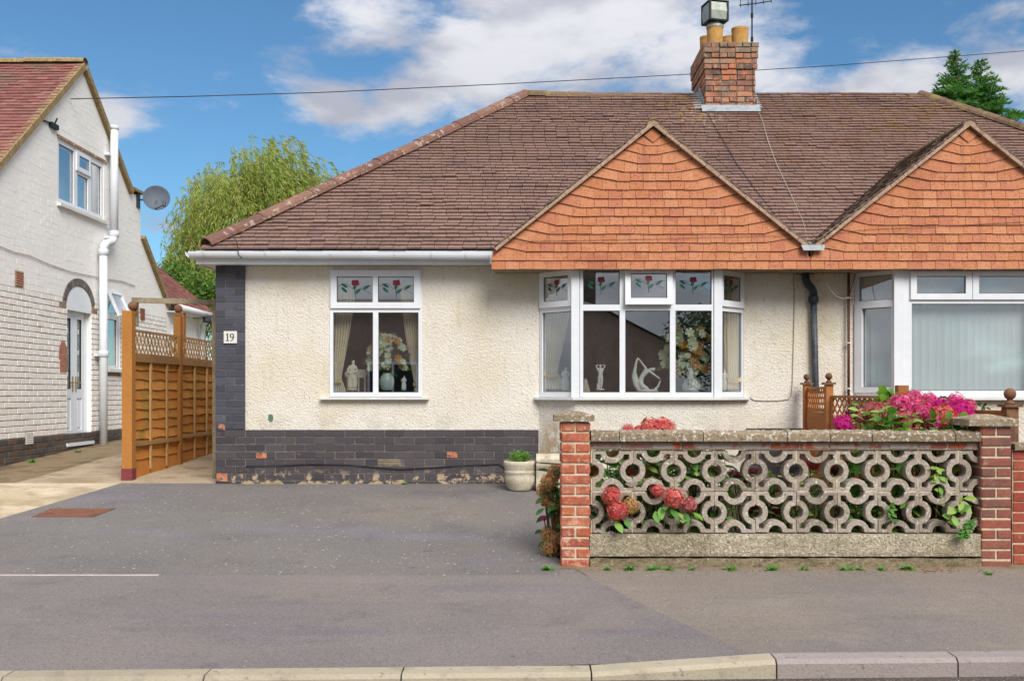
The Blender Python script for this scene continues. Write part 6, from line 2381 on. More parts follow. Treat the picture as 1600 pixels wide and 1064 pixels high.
def leaf_vf(L=1.0, W=.55, fold=.12, droop=.18):
    """ovate leaf from the origin along +Y, facing +Z, folded on its midrib"""
    pts = [(0, 0), (.30, .22), (.5, .5), (.34, .78), (0, 1.0)]
    v, f = [], []
    for (x, y) in pts:
        z = -droop * y * y
        if x == 0:
            v.append((0, y * L, z * L))
        else:
            v += [(-x * W * L, y * L, z * L + fold * x * L), (0, y * L, z * L), (x * W * L, y * L, z * L + fold * x * L)]
    # 0 base; 1,2,3; 4,5,6; 7,8,9; 10 tip
    f = [(0, 2, 1), (0, 3, 2), (1, 2, 5, 4), (2, 3, 6, 5), (4, 5, 8, 7), (5, 6, 9, 8), (7, 8, 10), (8, 9, 10)]
    return v, f


def leaf_M(c, out, up, s):
    """leaf at c growing along `out`, its face towards `up`"""
    y = Vector(out).normalized()
    z = Vector(up)
    z = z - y * z.dot(y)
    z = z.normalized() if z.length > 1e-4 else y.orthogonal().normalized()
    x = y.cross(z)
    M = Matrix.Identity(4)
    for i in range(3):
        M[i][0], M[i][1], M[i][2], M[i][3] = x[i] * s, y[i] * s, z[i] * s, c[i]
    return M


def bouquet(label, c, half_w, h, counts, seed):
    r_ = random.Random(seed)
    b = root('bouquet', label, 'bouquet', c)
    c = Vector(c)
    lf = leaf_vf()
    lm = {}
    for m in (M_leafd, M_leaf):
        lm[m.name] = MB().add(*lf).mesh('leaf', m)
    fm = [MB().add(*petal_flower(6, 1, .35, layers=2)).mesh('flower', M_petalw), MB().add(*petal_flower(5, 1, .5, layers=3)).mesh('flower', M_petalp),
          MB().add(*petal_flower(7, 1, .5, layers=3)).mesh('flower', M_petaly)]
    st = MB()
    for i, (n, size) in enumerate(counts):
        for k in range(n):
            a = r_.uniform(-1, 1)
            t = r_.uniform(.12, 1)
            wv = math.sin(math.pi * min(1, .18 + t * .75)) ** .7
            p = c + Vector((a * half_w * wv, r_.uniform(-.11, -.02), h * t))
            d = Vector((a * .8, -1.1, r_.uniform(-.2, .7)))
            place('flower', fm[i], to_dir(p, d, size * r_.uniform(.7, 1.15)), b)
            st.tube([c + Vector((0, 0, -.03)), c.lerp(p, .5) + Vector((0, .02, .02)), p + Vector((0, .01, 0))], .003, 4)
    for k in range(60):
        a, t = r_.uniform(-1, 1), r_.uniform(0, 1)
        wv = math.sin(math.pi * min(1, .2 + t * .7))
        p = c + Vector((a * half_w * wv, r_.uniform(-.03, .07), h * t))
        M = leaf_M(p, (a + r_.uniform(-.5, .5), r_.uniform(-.8, .2), r_.uniform(-.4, 1)), (r_.uniform(-.4, .4), -1, .5), r_.uniform(.06, .11))
        place('leaf', lm[(M_leafd if r_.random() < .65 else M_leaf).name], M, b)
    st.obj('stem', M_stem, b)
    return b


def build_interior():
    zs = 1.30
    YW = YH + .22
    x = lambda u, Y=YW: X(u, Y)
    # left window
    zt = 2.62
    curtain('cream curtain at the left edge of the two-light window, tied low', x(519), x(558), x(519), x(542), x(519), x(534), zt, zs, zs + .16, YH + .17, 1)
    curtain('cream curtain at the right edge of the two-light window, tied low', x(624), x(658), x(648), x(657), x(648), x(657), zt, zs, zs + .12, YH + .17, -1)
    lathe_obj('vase', 'pale grey-green round vase on the sill of the two-light window', 'vase', (x(605), YW - .03, zs + .036),
              [(.04, 0), (.06, .012), (.083, .07), (.088, .11), (.07, .16), (.052, .18), (.056, .195), (.048, .195), (.03, .17)], M_celadon)
    bouquet('white and yellow artificial flowers in the pale green vase', (x(607), YW - .04, zs + .21), .22, .46, [(36, .056), (4, .045), (4, .045)], 4)
    # draped lady and a second small figure
    def fig(label, u, h, joints, edges, m=M_porc, Y=None, drape=None, base=True, z0=None, name='figurine'):
        Yf = Y if Y else YW - .03
        z0 = zs + .036 if z0 is None else z0
        s = h
        c = Vector((X(u, Yf), Yf, z0))
        o = root(name, label, 'figurine', c)
        me = figure('body', [(j[0] * s, j[1] * s, j[2] * s, j[3] * s) for j in joints], edges, m)
        place('body', me, Matrix.Translation(c), o)
        for d in (drape or []):
            mb = MB()
            pts = [c + Vector(p) * s for p in d[0]]
            mb.tube(pts, [r * s for r in d[1]], 10)
            mb.obj('drapery', m, o, smooth=True)
        if base:
            mb = MB(); mb.lathe(c, [(.16 * s, -.0), (.16 * s, .03 * s), (.12 * s, .05 * s)], 16); mb.obj('base', m, o, smooth=True)
        return o
    # skeleton: 0 pelvis 1 waist 2 chest 3 neck 4 head-low 5 head-top 6 lsh 7 lel 8 lwr 9 rsh 10 rel 11 rwr 12 lhip 13 lknee 14 lfoot 15 rhip 16 rknee 17 rfoot
    E = [(0, 1), (1, 2), (2, 3), (3, 4), (4, 5), (2, 6), (6, 7), (7, 8), (2, 9), (9, 10), (10, 11), (0, 12), (12, 13), (13, 14), (0, 15), (15, 16), (16, 17)]
    stand = [(0, 0, .5, .085), (.01, 0, .6, .065), (0, 0, .72, .085), (0, 0, .82, .035), (0, 0, .87, .055), (0, 0, .95, .05),
             (-.10, 0, .77, .035), (-.17, -.02, .90, .026), (-.06, .02, .93, .02), (.10, 0, .77, .035), (.19, -.02, .90, .026), (.07, .02, .93, .02),
             (-.05, 0, .45, .07), (-.04, -.01, .26, .05), (-.035, 0, .04, .03), (.05, 0, .45, .07), (.05, -.01, .26, .048), (.03, 0, .04, .03)]
    fig('white figurine of a standing lady with both hands behind her head', 938, .30, stand, E, Y=YB + .16, drape=[([(-.09, .02, .02), (-.085, .02, .16), (-.07, .02, .3)], [.05, .055, .03])])
    draped = [(0, 0, .45, .12), (-.01, 0, .58, .09), (.01, 0, .70, .10), (.03, 0, .81, .04), (.03, 0, .87, .06), (.03, 0, .96, .05),
              (-.10, -.02, .74, .045), (-.15, -.05, .60, .035), (-.02, -.10, .52, .028), (.12, -.02, .74, .045), (.16, -.05, .6, .035), (.05, -.11, .55, .028),
              (-.06, 0, .4, .10), (-.06, 0, .22, .10), (-.08, 0, .03, .10), (.07, 0, .4, .10), (.07, 0, .22, .10), (.07, 0, .03, .10)]
    fig('cream draped figurine holding her robe beside the tied left curtain', 550.5, .36, draped, E, M_offw)
    fig('small pale figurine right of the round vase', 631, .175, draped, E, M_porc)
    fig('white draped figurine in front of the gold curtain at the left end of the bay', 883, .27, draped, E, Y=YH - .12)
    fig('tall thin white figurine standing before the bay bouquet', 1079.5, .30, stand, E, Y=YB + .13)
    fig('white figurine half hidden at the right end of the bay', 1131, .24, draped, E, Y=YH - .14)
    # dancer bending back inside a hoop of drapery
    c = Vector((X(1012, YB + .17), YB + .17, zs + .02))
    o = root('dancer_figurine', 'white figurine of a dancer bending inside a long loop of cloth', 'figurine', c)
    k = YB / F
    P = lambda u, v, y=0.0, r=.012: (X(u, YB + .17) - c.x, y, Z(v, YB + .17) - c.z, r)
    body = [P(1000, 601, 0, .034), P(1002, 590, 0, .028), P(1008, 581, 0, .030), P(1015, 577.5, -.01, .016), P(1020, 577, -.01, .024), P(1024, 577, -.01, .024),
            P(1010, 576, .03, .016), P(1004, 568, .03, .012), P(998, 560, .02, .010), P(1014, 580, -.03, .015), P(1022, 586, -.05, .012), P(1031, 592.5, -.04, .010),
            P(1001, 604, .02, .028), P(1008, 609, .05, .024), P(1016, 612, .06, .018), P(1003, 603, -.03, .028), P(1010, 607, -.05, .022), P(1014, 611, -.04, .016)]
    place('body', figure('body', body, E, M_porc), Matrix.Translation(c), o)
    W = lambda u, v, y=0.0: Vector((X(u, YB + .17), YB + .17 + y, Z(v, YB + .17)))
    mb = MB()
    mb.tube([W(997, 559), W(994, 566), W(992, 578), W(990, 588), W(993, 600), W(998, 608), W(1006, 612), W(1014, 612), W(1022, 610), W(1028, 604), W(1032, 594)],
            [.008, .012, .02, .026, .026, .026, .026, .022, .018, .014, .008], 10)
    mb.tube([W(993, 584), W(996, 596), W(1003, 607), W(1012, 612)], [.012, .02, .022, .014], 8)
    mb.obj('drapery', M_porc, o, smooth=True)
    mb = MB(); mb.lathe(c + Vector((0, 0, -.0)), [(.12, 0), (.12, .015), (.09, .025)], 18); mb.obj('base', M_porc, o, smooth=True)
    # bay bouquet and vase
    lathe_obj('vase', 'white waisted vase holding flowers in the right of the bay', 'vase', (X(1080, YB + .25), YB + .25, zs + .02),
              [(.075, 0), (.10, .03), (.105, .07), (.075, .13), (.045, .18), (.06, .21), (.05, .21), (.03, .17)], M_porc)
    bouquet('large cream, peach and yellow flower arrangement in the bay window', (X(1075, YB + .24), YB + .24, zs + .16), .30, .56, [(34, .058), (12, .064), (7, .055)], 9)
    # curtains of the bay
    zt = 2.60
    YC = YH + .03
    curtain('cream curtain at the left splayed side of the rose bay', x(846, YC), x(896, YC), x(846, YC), x(884, YC), x(846, YC), x(870, YC), zt, zs + .05, zs + .22, YC, 1, folds=8)
    curtain('cream curtain at the right splayed side of the rose bay', x(1127, YC), x(1158, YC), x(1135, YC), x(1158, YC), x(1138, YC), x(1158, YC), zt, zs + .05, zs + .16, YC, -1, folds=6)
    # small cone ornament
    lathe_obj('cone_ornament', 'small beige cone ornament at the corner of the bay sill', 'ornament', (X(915, YB + .12), YB + .12, zs), [(.055, 0), (.052, .02), (.03, .10), (.012, .155), (.002, .16)], M_stone)
    # white chair inside
    ch = root('chair', 'white wooden chair standing inside the two-light window', 'chair', (x(556, 11.98), 11.98, .45))
    Yc = 11.98
    q = lambda u, v, Y=Yc: Vector((X(u, Y), Y, Z(v, Y)))
    mb = MB()
    fr = frame((0, Yc, 0), AX)
    a0, a1 = X(541, Yc), X(573, Yc)
    zt, zb = Z(577, Yc), Z(590, Yc)
    mb.prism(fr, [(a0, zb), (a1 - .03, zb), (a1, zb + .03), (a1 + .01, (zt + zb) / 2), (a1 - .01, zt - .01), (a1 - .05, zt), (a0 + .02, zt), (a0 - .02, (zt + zb) / 2)], -.012, .012)
    mb.obj('top_rail', M_offw, ch)
    for u in (543, 551, 560, 570):
        mb = MB(); mb.tube([q(u, 588), q(u + (.5 if u > 555 else -.5), 640)], .012, 6); mb.obj('spindle', M_offw, ch)
    mb = MB(); mb.box(a0 - .03, a1 + .05, Yc - .02, Yc + .4, .88, .915); mb.obj('seat', M_offw, ch)
    for (lx, ly) in ((a0, Yc + .02), (a1, Yc + .02), (a0, Yc + .36), (a1, Yc + .36)):
        mb = MB(); mb.tube([(lx, ly, .45), (lx, ly, .88)], .018, 6); mb.obj('leg', M_offw, ch)
    # vertical blinds of the other half
    vb = root('vertical_blind', 'white vertical slat blind drawn across the plain bay window', 'blind', (4.9, YB + .2, 1.3))
    me = {}
    def slat(xc, yc, rot, w=.089, z0=1.30, z1=2.66):
        if 's' not in me:
            mb = MB()
            n = 4
            v = [(-.0445 + .089 * i / n, .008 * math.sin(math.pi * i / n) + d, z) for d in (0, .0012) for z in (z0, z1) for i in range(n + 1)]
            f = []
            for d in range(2):
                b = d * 10
                f += [(b + i, b + i + 1, b + 5 + i + 1, b + 5 + i) for i in range(n)]
            mb.add(v, f)
            me['s'] = mb.mesh('slat', M_blind, True)
        place('slat', me['s'], Matrix.Translation((xc, yc, 0)) @ Matrix.Rotation(rot, 4, 'Z'), vb)
    x0, x1 = 4.14, 5.72
    k = 0
    xx = x0
    while xx < x1:
        slat(xx, YB + .13, R(-7 + rng.uniform(-1, 1)))
        xx += .084
    p0, p1 = Vector((3.80, YH + .13)), Vector((4.12, YB + .20))
    for k in range(6):
        p = p0.lerp(p1, (k + .5) / 6)
        slat(p.x, p.y, R(-50 + 14 + rng.uniform(-2, 2)))
    for k in range(5):
        p = Vector((5.75, YB + .2)).lerp(Vector((6.05, YH + .13)), (k + .5) / 5)
        slat(p.x, p.y, R(50))
    mb = MB(); mb.box(x0 - .03, x1, YB + .105, YB + .155, 2.661, 2.69); mb.obj('head_rail', M_pvc, vb)


build_interior()

# ------------------------------------------------------------------ planting
def flower_head_mesh(name, m, seed, n=165, r=.085, flat=.8, pet=.0175):
    r_ = random.Random(seed)
    mb = MB()
    for k in range(n):
        # even spread over the dome
        t = (k + .5) / n
        cz = 1 - 1.62 * t
        a = k * 2.39996
        sr = math.sqrt(max(0, 1 - cz * cz))
        d = Vector((math.cos(a) * sr, math.sin(a) * sr, cz * flat))
        d = (d + Vector((r_.uniform(-.12, .12), r_.uniform(-.12, .12), r_.uniform(-.12, .12))))
        p = d * r * r_.uniform(.80, 1.14)
        M = d.normalized().to_track_quat('Z', 'Y').to_matrix().to_4x4()
        M = Matrix.Translation(p) @ M @ Matrix.Rotation(r_.uniform(0, 6.28), 4, 'Z') @ Matrix.Rotation(r_.uniform(-.35, .35), 4, 'X')
        q = r_.random()
        s = pet * r_.uniform(.75, 1.2)
        for j in range(4):
            b = j * math.pi / 2
            P = lambda ang, rad, z: (math.cos(ang) * rad, math.sin(ang) * rad, z)
            mb.add([P(b, .001, 0), P(b - .6, s * .75, s * .15), P(b, s * 1.1, s * .22), P(b + .6, s * .75, s * .15)], [(0, 1, 2, 3)], r=q + r_.uniform(-.06, .06), M=M)
    mb.lathe((0, 0, 0), [(.001, -r * .62), (r * .62, -r * .35), (r * .78, 0), (r * .6, r * .45 * flat), (.001, r * .7 * flat)], 8, m=1, r=.5, close=False)  # added inner ball, coloured dark so the gaps between florets look shaded
    return mb.mesh(name, [m, M_gapshade])


def bush(label, cat, loc, leaf_pts, heads, leaf_mats, limit=120, leaf_s=(.09, .15), name='hydrangea_bush', group=None):
    """leaf_pts = [(centre, direction)], heads = [(position, direction, mesh, scale)]"""
    b = root(name, label, cat, loc, group)
    lf = leaf_vf()
    rest = MB()
    st = MB()
    items = sorted(leaf_pts, key=lambda t: t[0].y)
    ms = [MB().add(*lf).mesh('leaf', m) for m in leaf_mats]
    for i, (p, d) in enumerate(items):
        s = rng.uniform(*leaf_s)
        M = leaf_M(p, d, Vector((d.x * .3 + rng.uniform(-.3, .3), -.5 + rng.uniform(-.3, .3), 1)), s)
        if i < limit:
            place('leaf', ms[rng.randrange(len(ms))], M, b)
        else:
            rest.add(*lf, r=rng.random(), M=M)
    if rest.v:
        o = rest.obj('foliage', leaf_mats[0], b)
        o['kind'] = 'stuff'
    base = Vector(loc)
    for (p, d, me, s) in heads:
        place('flower_head', me, to_dir(p, d, s * 1.13), b)
        p = Vector(p)
        q = Vector((base.x + (p.x - base.x) * .75, base.y + (p.y - base.y) * .6, base.z + .02))
        st.tube([q, q.lerp(p, .6) + Vector((0, .03, 0)), p], [.008, .006, .004], 5)
    for (p, d) in items[::4]:
        q = Vector((base.x + (p.x - base.x) * .8, base.y + (p.y - base.y) * .7, base.z))
        st.tube([q, q.lerp(p, .5), p], [.006, .005, .003], 4)
    st.obj('stem', M_stem, b)
    return b


def ell(c, r, n, lo=-.3, inner=.55):
    out = []
    while len(out) < n:
        d = Vector((rng.gauss(0, 1), rng.gauss(0, 1), rng.gauss(0, 1))).normalized()
        if d.z < lo:
            continue
        k = rng.uniform(inner, 1)
        p = Vector(c) + Vector((d.x * r[0], d.y * r[1], d.z * r[2])) * k
        out.append((p, Vector((d.x + rng.uniform(-.5, .5), d.y + rng.uniform(-.6, .3), d.z * .4 + rng.uniform(-.3, .5)))))
    return out


def build_plants():
    fh = {}
    for nm, m in (('pink', M_pink), ('hot', M_hot), ('dusk', M_dusk), ('coral', M_coral), ('copper', M_copper), ('wine', M_wine)):
        fh[nm] = [flower_head_mesh('flower_head', m, 7 + i + len(nm) * 3) for i in range(3)]
    pick = lambda nm: fh[nm][rng.randrange(3)]

    def H(u, v, Y, rpx, nm, up=.7):
        return (Vector((X(u, Y), Y, Z(v, Y))), Vector((rng.uniform(-.25, .25), -.8, up)), pick(nm), rpx * Y / F / .085)
    # big pink hydrangea at the right
    Y = 8.25
    c = (X(1410, Y), Y + .1, zg(0, Y) + .03)
    heads = [H(1318, 662, 8.0, 13, 'hot'), H(1336, 645, 8.3, 12, 'wine'), H(1350, 651, 8.2, 11, 'dusk'), H(1369, 644, 8.1, 15, 'dusk'), H(1368, 640, 8.3, 10, 'dusk'), H(1408, 632, 8.1, 16, 'pink'), H(1430, 623, 8.3, 12, 'pink'), H(1428, 640, 8.15, 15, 'pink'), H(1444, 643, 8.05, 14, 'pink'),
             H(1415, 660, 7.98, 17, 'dusk'), H(1476, 652, 8.0, 17, 'coral'), H(1470, 634, 8.3, 11, 'hot'), H(1493, 628, 8.2, 12, 'pink'), H(1500, 642, 8.1, 15, 'hot'), H(1488, 640, 8.2, 13, 'pink'), H(1510, 645, 8.15, 10, 'pink'), H(1385, 626, 8.5, 6, 'dusk'), H(1452, 627, 8.35, 12, 'pink'), H(1393, 646, 8.2, 13, 'pink'), H(1458, 660, 7.99, 13, 'pink'), H(1520, 655, 8.05, 9, 'hot'), H(1515, 634, 8.3, 9, 'pink')]
    lv = []
    for k in range(250):
        u = rng.uniform(1325, 1518)
        vtop = 626 if 1375 < u < 1400 else 642
        Yk = rng.uniform(7.95, 8.75)
        v = rng.uniform(vtop, 700)
        p = Vector((X(u, Yk), Yk, Z(v, Yk)))
        lv.append((p, Vector((rng.uniform(-1, 1), rng.uniform(-1.2, .2), rng.uniform(-.35, .6)))))
    for k in range(90):
        u, Yk = rng.uniform(1300, 1528), rng.uniform(8.0, 8.8)
        v = rng.uniform(690, 830)
        lv.append((Vector((X(u, Yk), Yk, Z(v, Yk))), Vector((rng.uniform(-1, 1), rng.uniform(-1, .3), rng.uniform(-.5, .5)))))
    for k in range(110):
        u, Yk = rng.uniform(1340, 1512), rng.uniform(7.88, 8.02)
        lv.append((Vector((X(u, Yk), Yk, Z(rng.uniform(655, 690) - (12 if 1350 < u < 1400 else 0), Yk))), Vector((rng.uniform(-1, 1), rng.uniform(-1, -.1), rng.uniform(-.2, .6)))))
    for k in range(26):
        u, v = rng.uniform(1372, 1404), rng.uniform(616, 640)
        Yk = 8.5
        lv.append((Vector((X(u, Yk), Yk, Z(v, Yk))), Vector((rng.uniform(-.7, .7), rng.uniform(-.6, .1), rng.uniform(.2, 1)))))
    for k in range(220):
        u, Yk = rng.uniform(1296, 1530), rng.uniform(7.74, 7.9)
        lv.append((Vector((X(u, Yk), Yk, Z(rng.uniform(705, 832), Yk))), Vector((rng.uniform(-1, 1), rng.uniform(-.6, .3), rng.uniform(-.6, .8)))))
    bush('big hydrangea with magenta and dusky pink heads rising over the wall coping', 'shrub', c, lv, heads, [M_leafl, M_leafl, M_leaf], 298, (.085, .14))
    # hydrangea behind the left blocks, some heads pushed through the pierced wall
    Y = 8.1
    heads = [H(955, 774, 7.60, 12, 'coral'), H(964, 797, 7.58, 13, 'coral'), H(985, 790, 7.62, 11, 'copper'), H(1027, 765, 7.66, 9, 'coral'), H(1053, 777, 7.58, 13, 'coral'), H(1077, 788, 7.60, 10, 'dusk'),
             H(989, 734, 7.85, 12, 'coral'), H(1020, 736, 7.9, 12, 'copper'), H(967, 714, 7.9, 13, 'copper'), H(1086, 708, 7.95, 12, 'copper'), H(1072, 722, 8.0, 10, 'copper'), H(1052, 716, 8.05, 11, 'dusk'), H(925, 735, 7.85, 10, 'copper'),
             H(948, 790, 7.9, 10, 'copper'), H(1118, 737, 7.95, 10, 'copper'), H(1000, 768, 7.95, 9, 'dusk')]
    lv = []
    for k in range(430):
        u, Yk = rng.uniform(925, 1135), rng.uniform(7.76, 8.5)
        v = rng.uniform(700, 835) if k % 3 else rng.uniform(692, 745)
        lv.append((Vector((X(u, Yk), Yk, Z(v, Yk))), Vector((rng.uniform(-1, 1), rng.uniform(-1.2, .1), rng.uniform(-.6, .5)))))
    for (u, v) in ((1040, 790), (1032, 792), (1058, 800), (1066, 808), (1070, 812), (1048, 794), (975, 812), (960, 815), (1082, 800), (1024, 798), (1072, 800)):
        lv.append((Vector((X(u, 7.6), 7.6, Z(v, 7.6))), Vector((rng.uniform(-.8, .8), -.6, rng.uniform(-.9, .1)))))
    for k in range(260):
        u, Yk = rng.uniform(925, 1140), rng.uniform(7.74, 7.88)
        lv.append((Vector((X(u, Yk), Yk, Z(rng.uniform(700, 832), Yk))), Vector((rng.uniform(-1, 1), rng.uniform(-.6, .3), rng.uniform(-.6, .8)))))
    bush('hydrangea with coral heads pushing out through the left end of the pierced wall', 'shrub', (X(1020, Y), Y, zg(0, Y)), lv, heads, [M_leaf, M_leafl, M_leafl], 295, (.075, .12))
    # coppery one that spills past the red pier on to the drive
    heads = []
    for (u, v, r_, nm) in ((868, 736, 10, 'copper'), (858, 752, 11, 'copper'), (850, 765, 10, 'copper'), (853, 780, 9, 'copper'), (865, 790, 9, 'copper'), (870, 812, 9, 'copper'), (857, 835, 11, 'copper'), (868, 842, 11, 'copper'), (860, 856, 11, 'copper'), (870, 862, 9, 'copper'), (862, 748, 8, 'dusk'), (850, 810, 3, 'hot')):
        heads.append(H(u, v, 7.98 + rng.uniform(-.05, .1), r_, nm, .3))
    lv = []
    for k in range(120):
        u, Yk = rng.uniform(850, 905), rng.uniform(7.95, 8.35)
        v = rng.uniform(735, 872)
        if u < 858 and not 775 < v < 850:
            continue
        lv.append((Vector((X(u, Yk), Yk, Z(v, Yk))), Vector((rng.uniform(-1.3, .3), rng.uniform(-1, .1), rng.uniform(-.7, .4)))))
    bush('fading coppery hydrangea bulging past the bright red pier on to the drive', 'shrub', (X(890, 8.15), 8.15, zg(0, 8.1)), lv, heads, [M_leafd, M_leaf], 80, (.08, .13))
    # red-pink one at the foot of the bay, its heads just over the coping
    heads = [H(1014, 668, 9.2, 12, 'coral', 1), H(1035, 668, 9.25, 14, 'coral', 1), H(1024, 667, 9.3, 11, 'coral', 1), H(1044, 671, 9.2, 10, 'coral', 1), H(981, 672, 9.2, 8, 'coral', 1), H(998, 674, 9.25, 8, 'coral', 1), H(1005, 690, 9.1, 10, 'coral')]
    lv = ell((X(1015, 9.3), 9.3, .55), (.45, .3, .42), 160)
    bush('hydrangea with coral red heads just showing over the coping by the bay', 'shrub', (X(1015, 9.3), 9.3, zg(0, 9.3)), lv, heads, [M_leafd, M_leaf], 60)
    # wine coloured low shrub in the middle
    heads = [H(1160, 746, 8.1, 9, 'wine'), H(1178, 742, 8.15, 10, 'wine'), H(1146, 742, 8.2, 8, 'wine'), H(1180, 795, 7.95, 9, 'wine'), H(1212, 797, 7.9, 9, 'wine'), H(1165, 800, 8.0, 7, 'dusk'), H(1212, 770, 8.0, 9, 'wine'), H(1268, 725, 7.95, 12, 'coral'), H(1308, 735, 7.95, 10, 'wine'), H(1332, 722, 7.95, 12, 'wine'), H(1330, 735, 8.0, 9, 'wine')]
    lv = []
    for k in range(150):
        u, Yk = rng.uniform(1135, 1345), rng.uniform(7.85, 8.4)
        lv.append((Vector((X(u, Yk), Yk, Z(rng.uniform(735, 835), Yk))), Vector((rng.uniform(-1, 1), rng.uniform(-1, .1), rng.uniform(-.4, .6)))))
    for k in range(120):
        u, Yk = rng.uniform(1135, 1345), rng.uniform(7.74, 7.9)
        lv.append((Vector((X(u, Yk), Yk, Z(rng.uniform(745, 832), Yk))), Vector((rng.uniform(-1, 1), rng.uniform(-.6, .3), rng.uniform(-.4, 1)))))
    bush('low wine red flowering shrub glimpsed through the middle of the pierced wall', 'shrub', (X(1220, 8.1), 8.1, zg(0, 8.1)), lv, heads, [M_leafl, M_leaf], 180, (.06, .115), name='flowering_shrub')
    # strap-leaved clumps
    for (u0, u1, lab, sd) in ((1190, 1240, 'strap-leaved clump with orange-tinged blades behind the middle blocks', 3), (1250, 1300, 'taller green strap-leaved clump right of the orange-tinged one', 4), (1335, 1362, 'short strap-leaved clump seen through the blocks below the pink hydrangea', 5)):
        r_ = random.Random(sd)
        Yk = 8.0
        cx = (X(u0, Yk) + X(u1, Yk)) / 2
        b = root('strap_plant', lab, 'plant', (cx, Yk, zg(0, Yk)), 'strap-leaved clumps behind the wall')
        for k in range(26):
            mb = MB()
            bx, by = cx + r_.uniform(-.08, .08), Yk + r_.uniform(-.08, .08)
            a = r_.uniform(-1, 1)
            L = r_.uniform(.4, .72)
            pts = []
            for j in range(6):
                t = j / 5
                pts.append(Vector((bx + a * .28 * t * t + .05 * a * t, by + r_.uniform(-.01, .01) - .05 * t, zg(0, Yk) + L * t * (1 - .18 * t * abs(a)))))
            w = .009
            v = []
            for j, p in enumerate(pts):
                ww = w * (1 - (j / 5) ** 2) + .0008
                v += [p + Vector((-ww, 0, 0)), p + Vector((0, -.004, 0)), p + Vector((ww, 0, 0))]
            f = []
            for j in range(5):
                f += [(3 * j, 3 * j + 1, 3 * j + 4, 3 * j + 3), (3 * j + 1, 3 * j + 2, 3 * j + 5, 3 * j + 4)]
            mb.add(v, f, r=r_.random())
            mb.obj('blade', M_strap, b)
    # leafy shoots poking through at the right end
    def shoot(lab, pts, n, s, m, Yk, spread=1.0, group=None, name='leafy_shoot'):
        b = root(name, lab, 'plant', (X(pts[0][0], Yk + .1), Yk + .1, .3), group)
        lm = MB().add(*leaf_vf(W=.5)).mesh('leaf', m)
        P = [Vector((X(u, Yk), Yk - i * .012, Z(v, Yk))) for i, (u, v) in enumerate(pts)]
        MB().tube([P[0] + Vector((0, .2, -.06))] + P, .005, 5).obj('stem', M_stem, b)
        for k in range(n):
            t = k / max(1, n - 1) * (len(P) - 1)
            i = min(len(P) - 2, int(t))
            p = P[i].lerp(P[i + 1], t - i)
            a = k * 2.4
            place('leaf', lm, leaf_M(p, Vector((math.cos(a) * spread, -.7, math.sin(a) * .7 - .1)), Vector((0, -1, .6)), s * rng.uniform(.75, 1.15)), b)
    shoot('bright green broad-leaved shoot poking out near the dark brick pier', [(1480, 815), (1490, 800), (1498, 788), (1502, 778)], 9, .115, M_leafl, 7.60)
    shoot('small narrow-leaved green tuft on the base ledge beside the dark brick pier', [(1500, 838), (1508, 825), (1516, 812)], 26, .06, M_weed, 7.58, 1.2)
    shoot('slender reddish leafy stem in the gap above the broad-leaved shoot', [(1468, 775), (1466, 750), (1463, 738), (1458, 728)], 11, .07, M_leafl, 7.70)
    shoot('feathery green sprig between blocks left of the broad-leaved shoot', [(1395, 812), (1390, 798), (1388, 788)], 14, .055, M_weed, 7.66, .8)
    # thin twigs with tiny leaves over the sill of the plain bay
    shoot('thin arching twig with tiny leaves below the plain bay window sill', [(1440, 640), (1452, 632), (1462, 622), (1474, 620), (1482, 628)], 14, .05, M_leafd, 8.9)
    shoot('second arching twig with tiny leaves nearer the dark brick pier', [(1495, 634), (1505, 626), (1518, 629), (1530, 634), (1536, 637)], 14, .05, M_leafd, 8.9)
    # weeds along the foot of the wall
    wd = [(950, 884, 10, 'thin weed tuft nearest the bright red pier, at the wall foot'), (985, 885, 14, 'feathery green weed below the coral hydrangea heads, at the wall foot'),
          (1021, 884, 16, 'spreading weed tuft under the third block of the wall'), (1045, 884, 13, 'small dense weed just right of the spreading tuft'), (1081, 884, 9, 'little round weed under the first coping joint'),
          (1141, 885, 14, 'flat green weed left of the star-shaped weed'), (1205, 887, 16, 'star-shaped bright weed, largest along the wall foot'), (1255, 884, 11, 'short weed just right of the star-shaped weed'),
          (1322, 886, 14, 'weed tuft below the mid right blocks of the wall'), (1344, 890, 9, 'tiny weed between two larger tufts at the wall foot'), (1378, 886, 12, 'weed tuft left of the fallen orange leaves'), (1420, 888, 16, 'weed beside the fallen orange leaves'),
          (1544, 898, 12, 'pale weed on the tarmac before the dark brick pier'), (856, 888, 14, 'weed on the tarmac left of the bright red pier'), (632, 749, 8, 'small weed at the foot of the black plinth'),
          (122, 726, 8, 'weed in the dirt strip near the arched door of the white house'), (50, 728, 9, 'weed in the dirt strip nearer the street beside the white house')]
    for (u, v, r_, lab) in wd:
        Yk = 7.5 if v > 800 else (YH - .06 if u > 300 else 14.6)
        if v > 895:
            Yk = 7.35
        if u < 300:
            Yk = 14.9 if u > 100 else 13.6
        z = zg(0, Yk)
        b = root('weed', lab, 'weed', (X(u, Yk), Yk, z), 'weeds along the walls')
        mb = MB()
        s = r_ * Yk / F
        lf = leaf_vf(W=.35, droop=.35)
        for k in range(30):
            a = rng.uniform(0, 6.283)
            e = rng.uniform(.1, 1.2)
            mb.add(*lf, r=rng.random(), M=leaf_M(Vector((X(u, Yk) + rng.uniform(-.3, .3) * s, Yk + rng.uniform(-.2, .2) * s, z)), Vector((math.cos(a) * math.cos(e), math.sin(a) * math.cos(e), math.sin(e))), Vector((0, -.3, 1)), s * rng.uniform(.4, .95)))
        mb.obj('foliage', M_weed, b)['kind'] = 'stuff'
    # dead leaves and grit
    mb = MB()
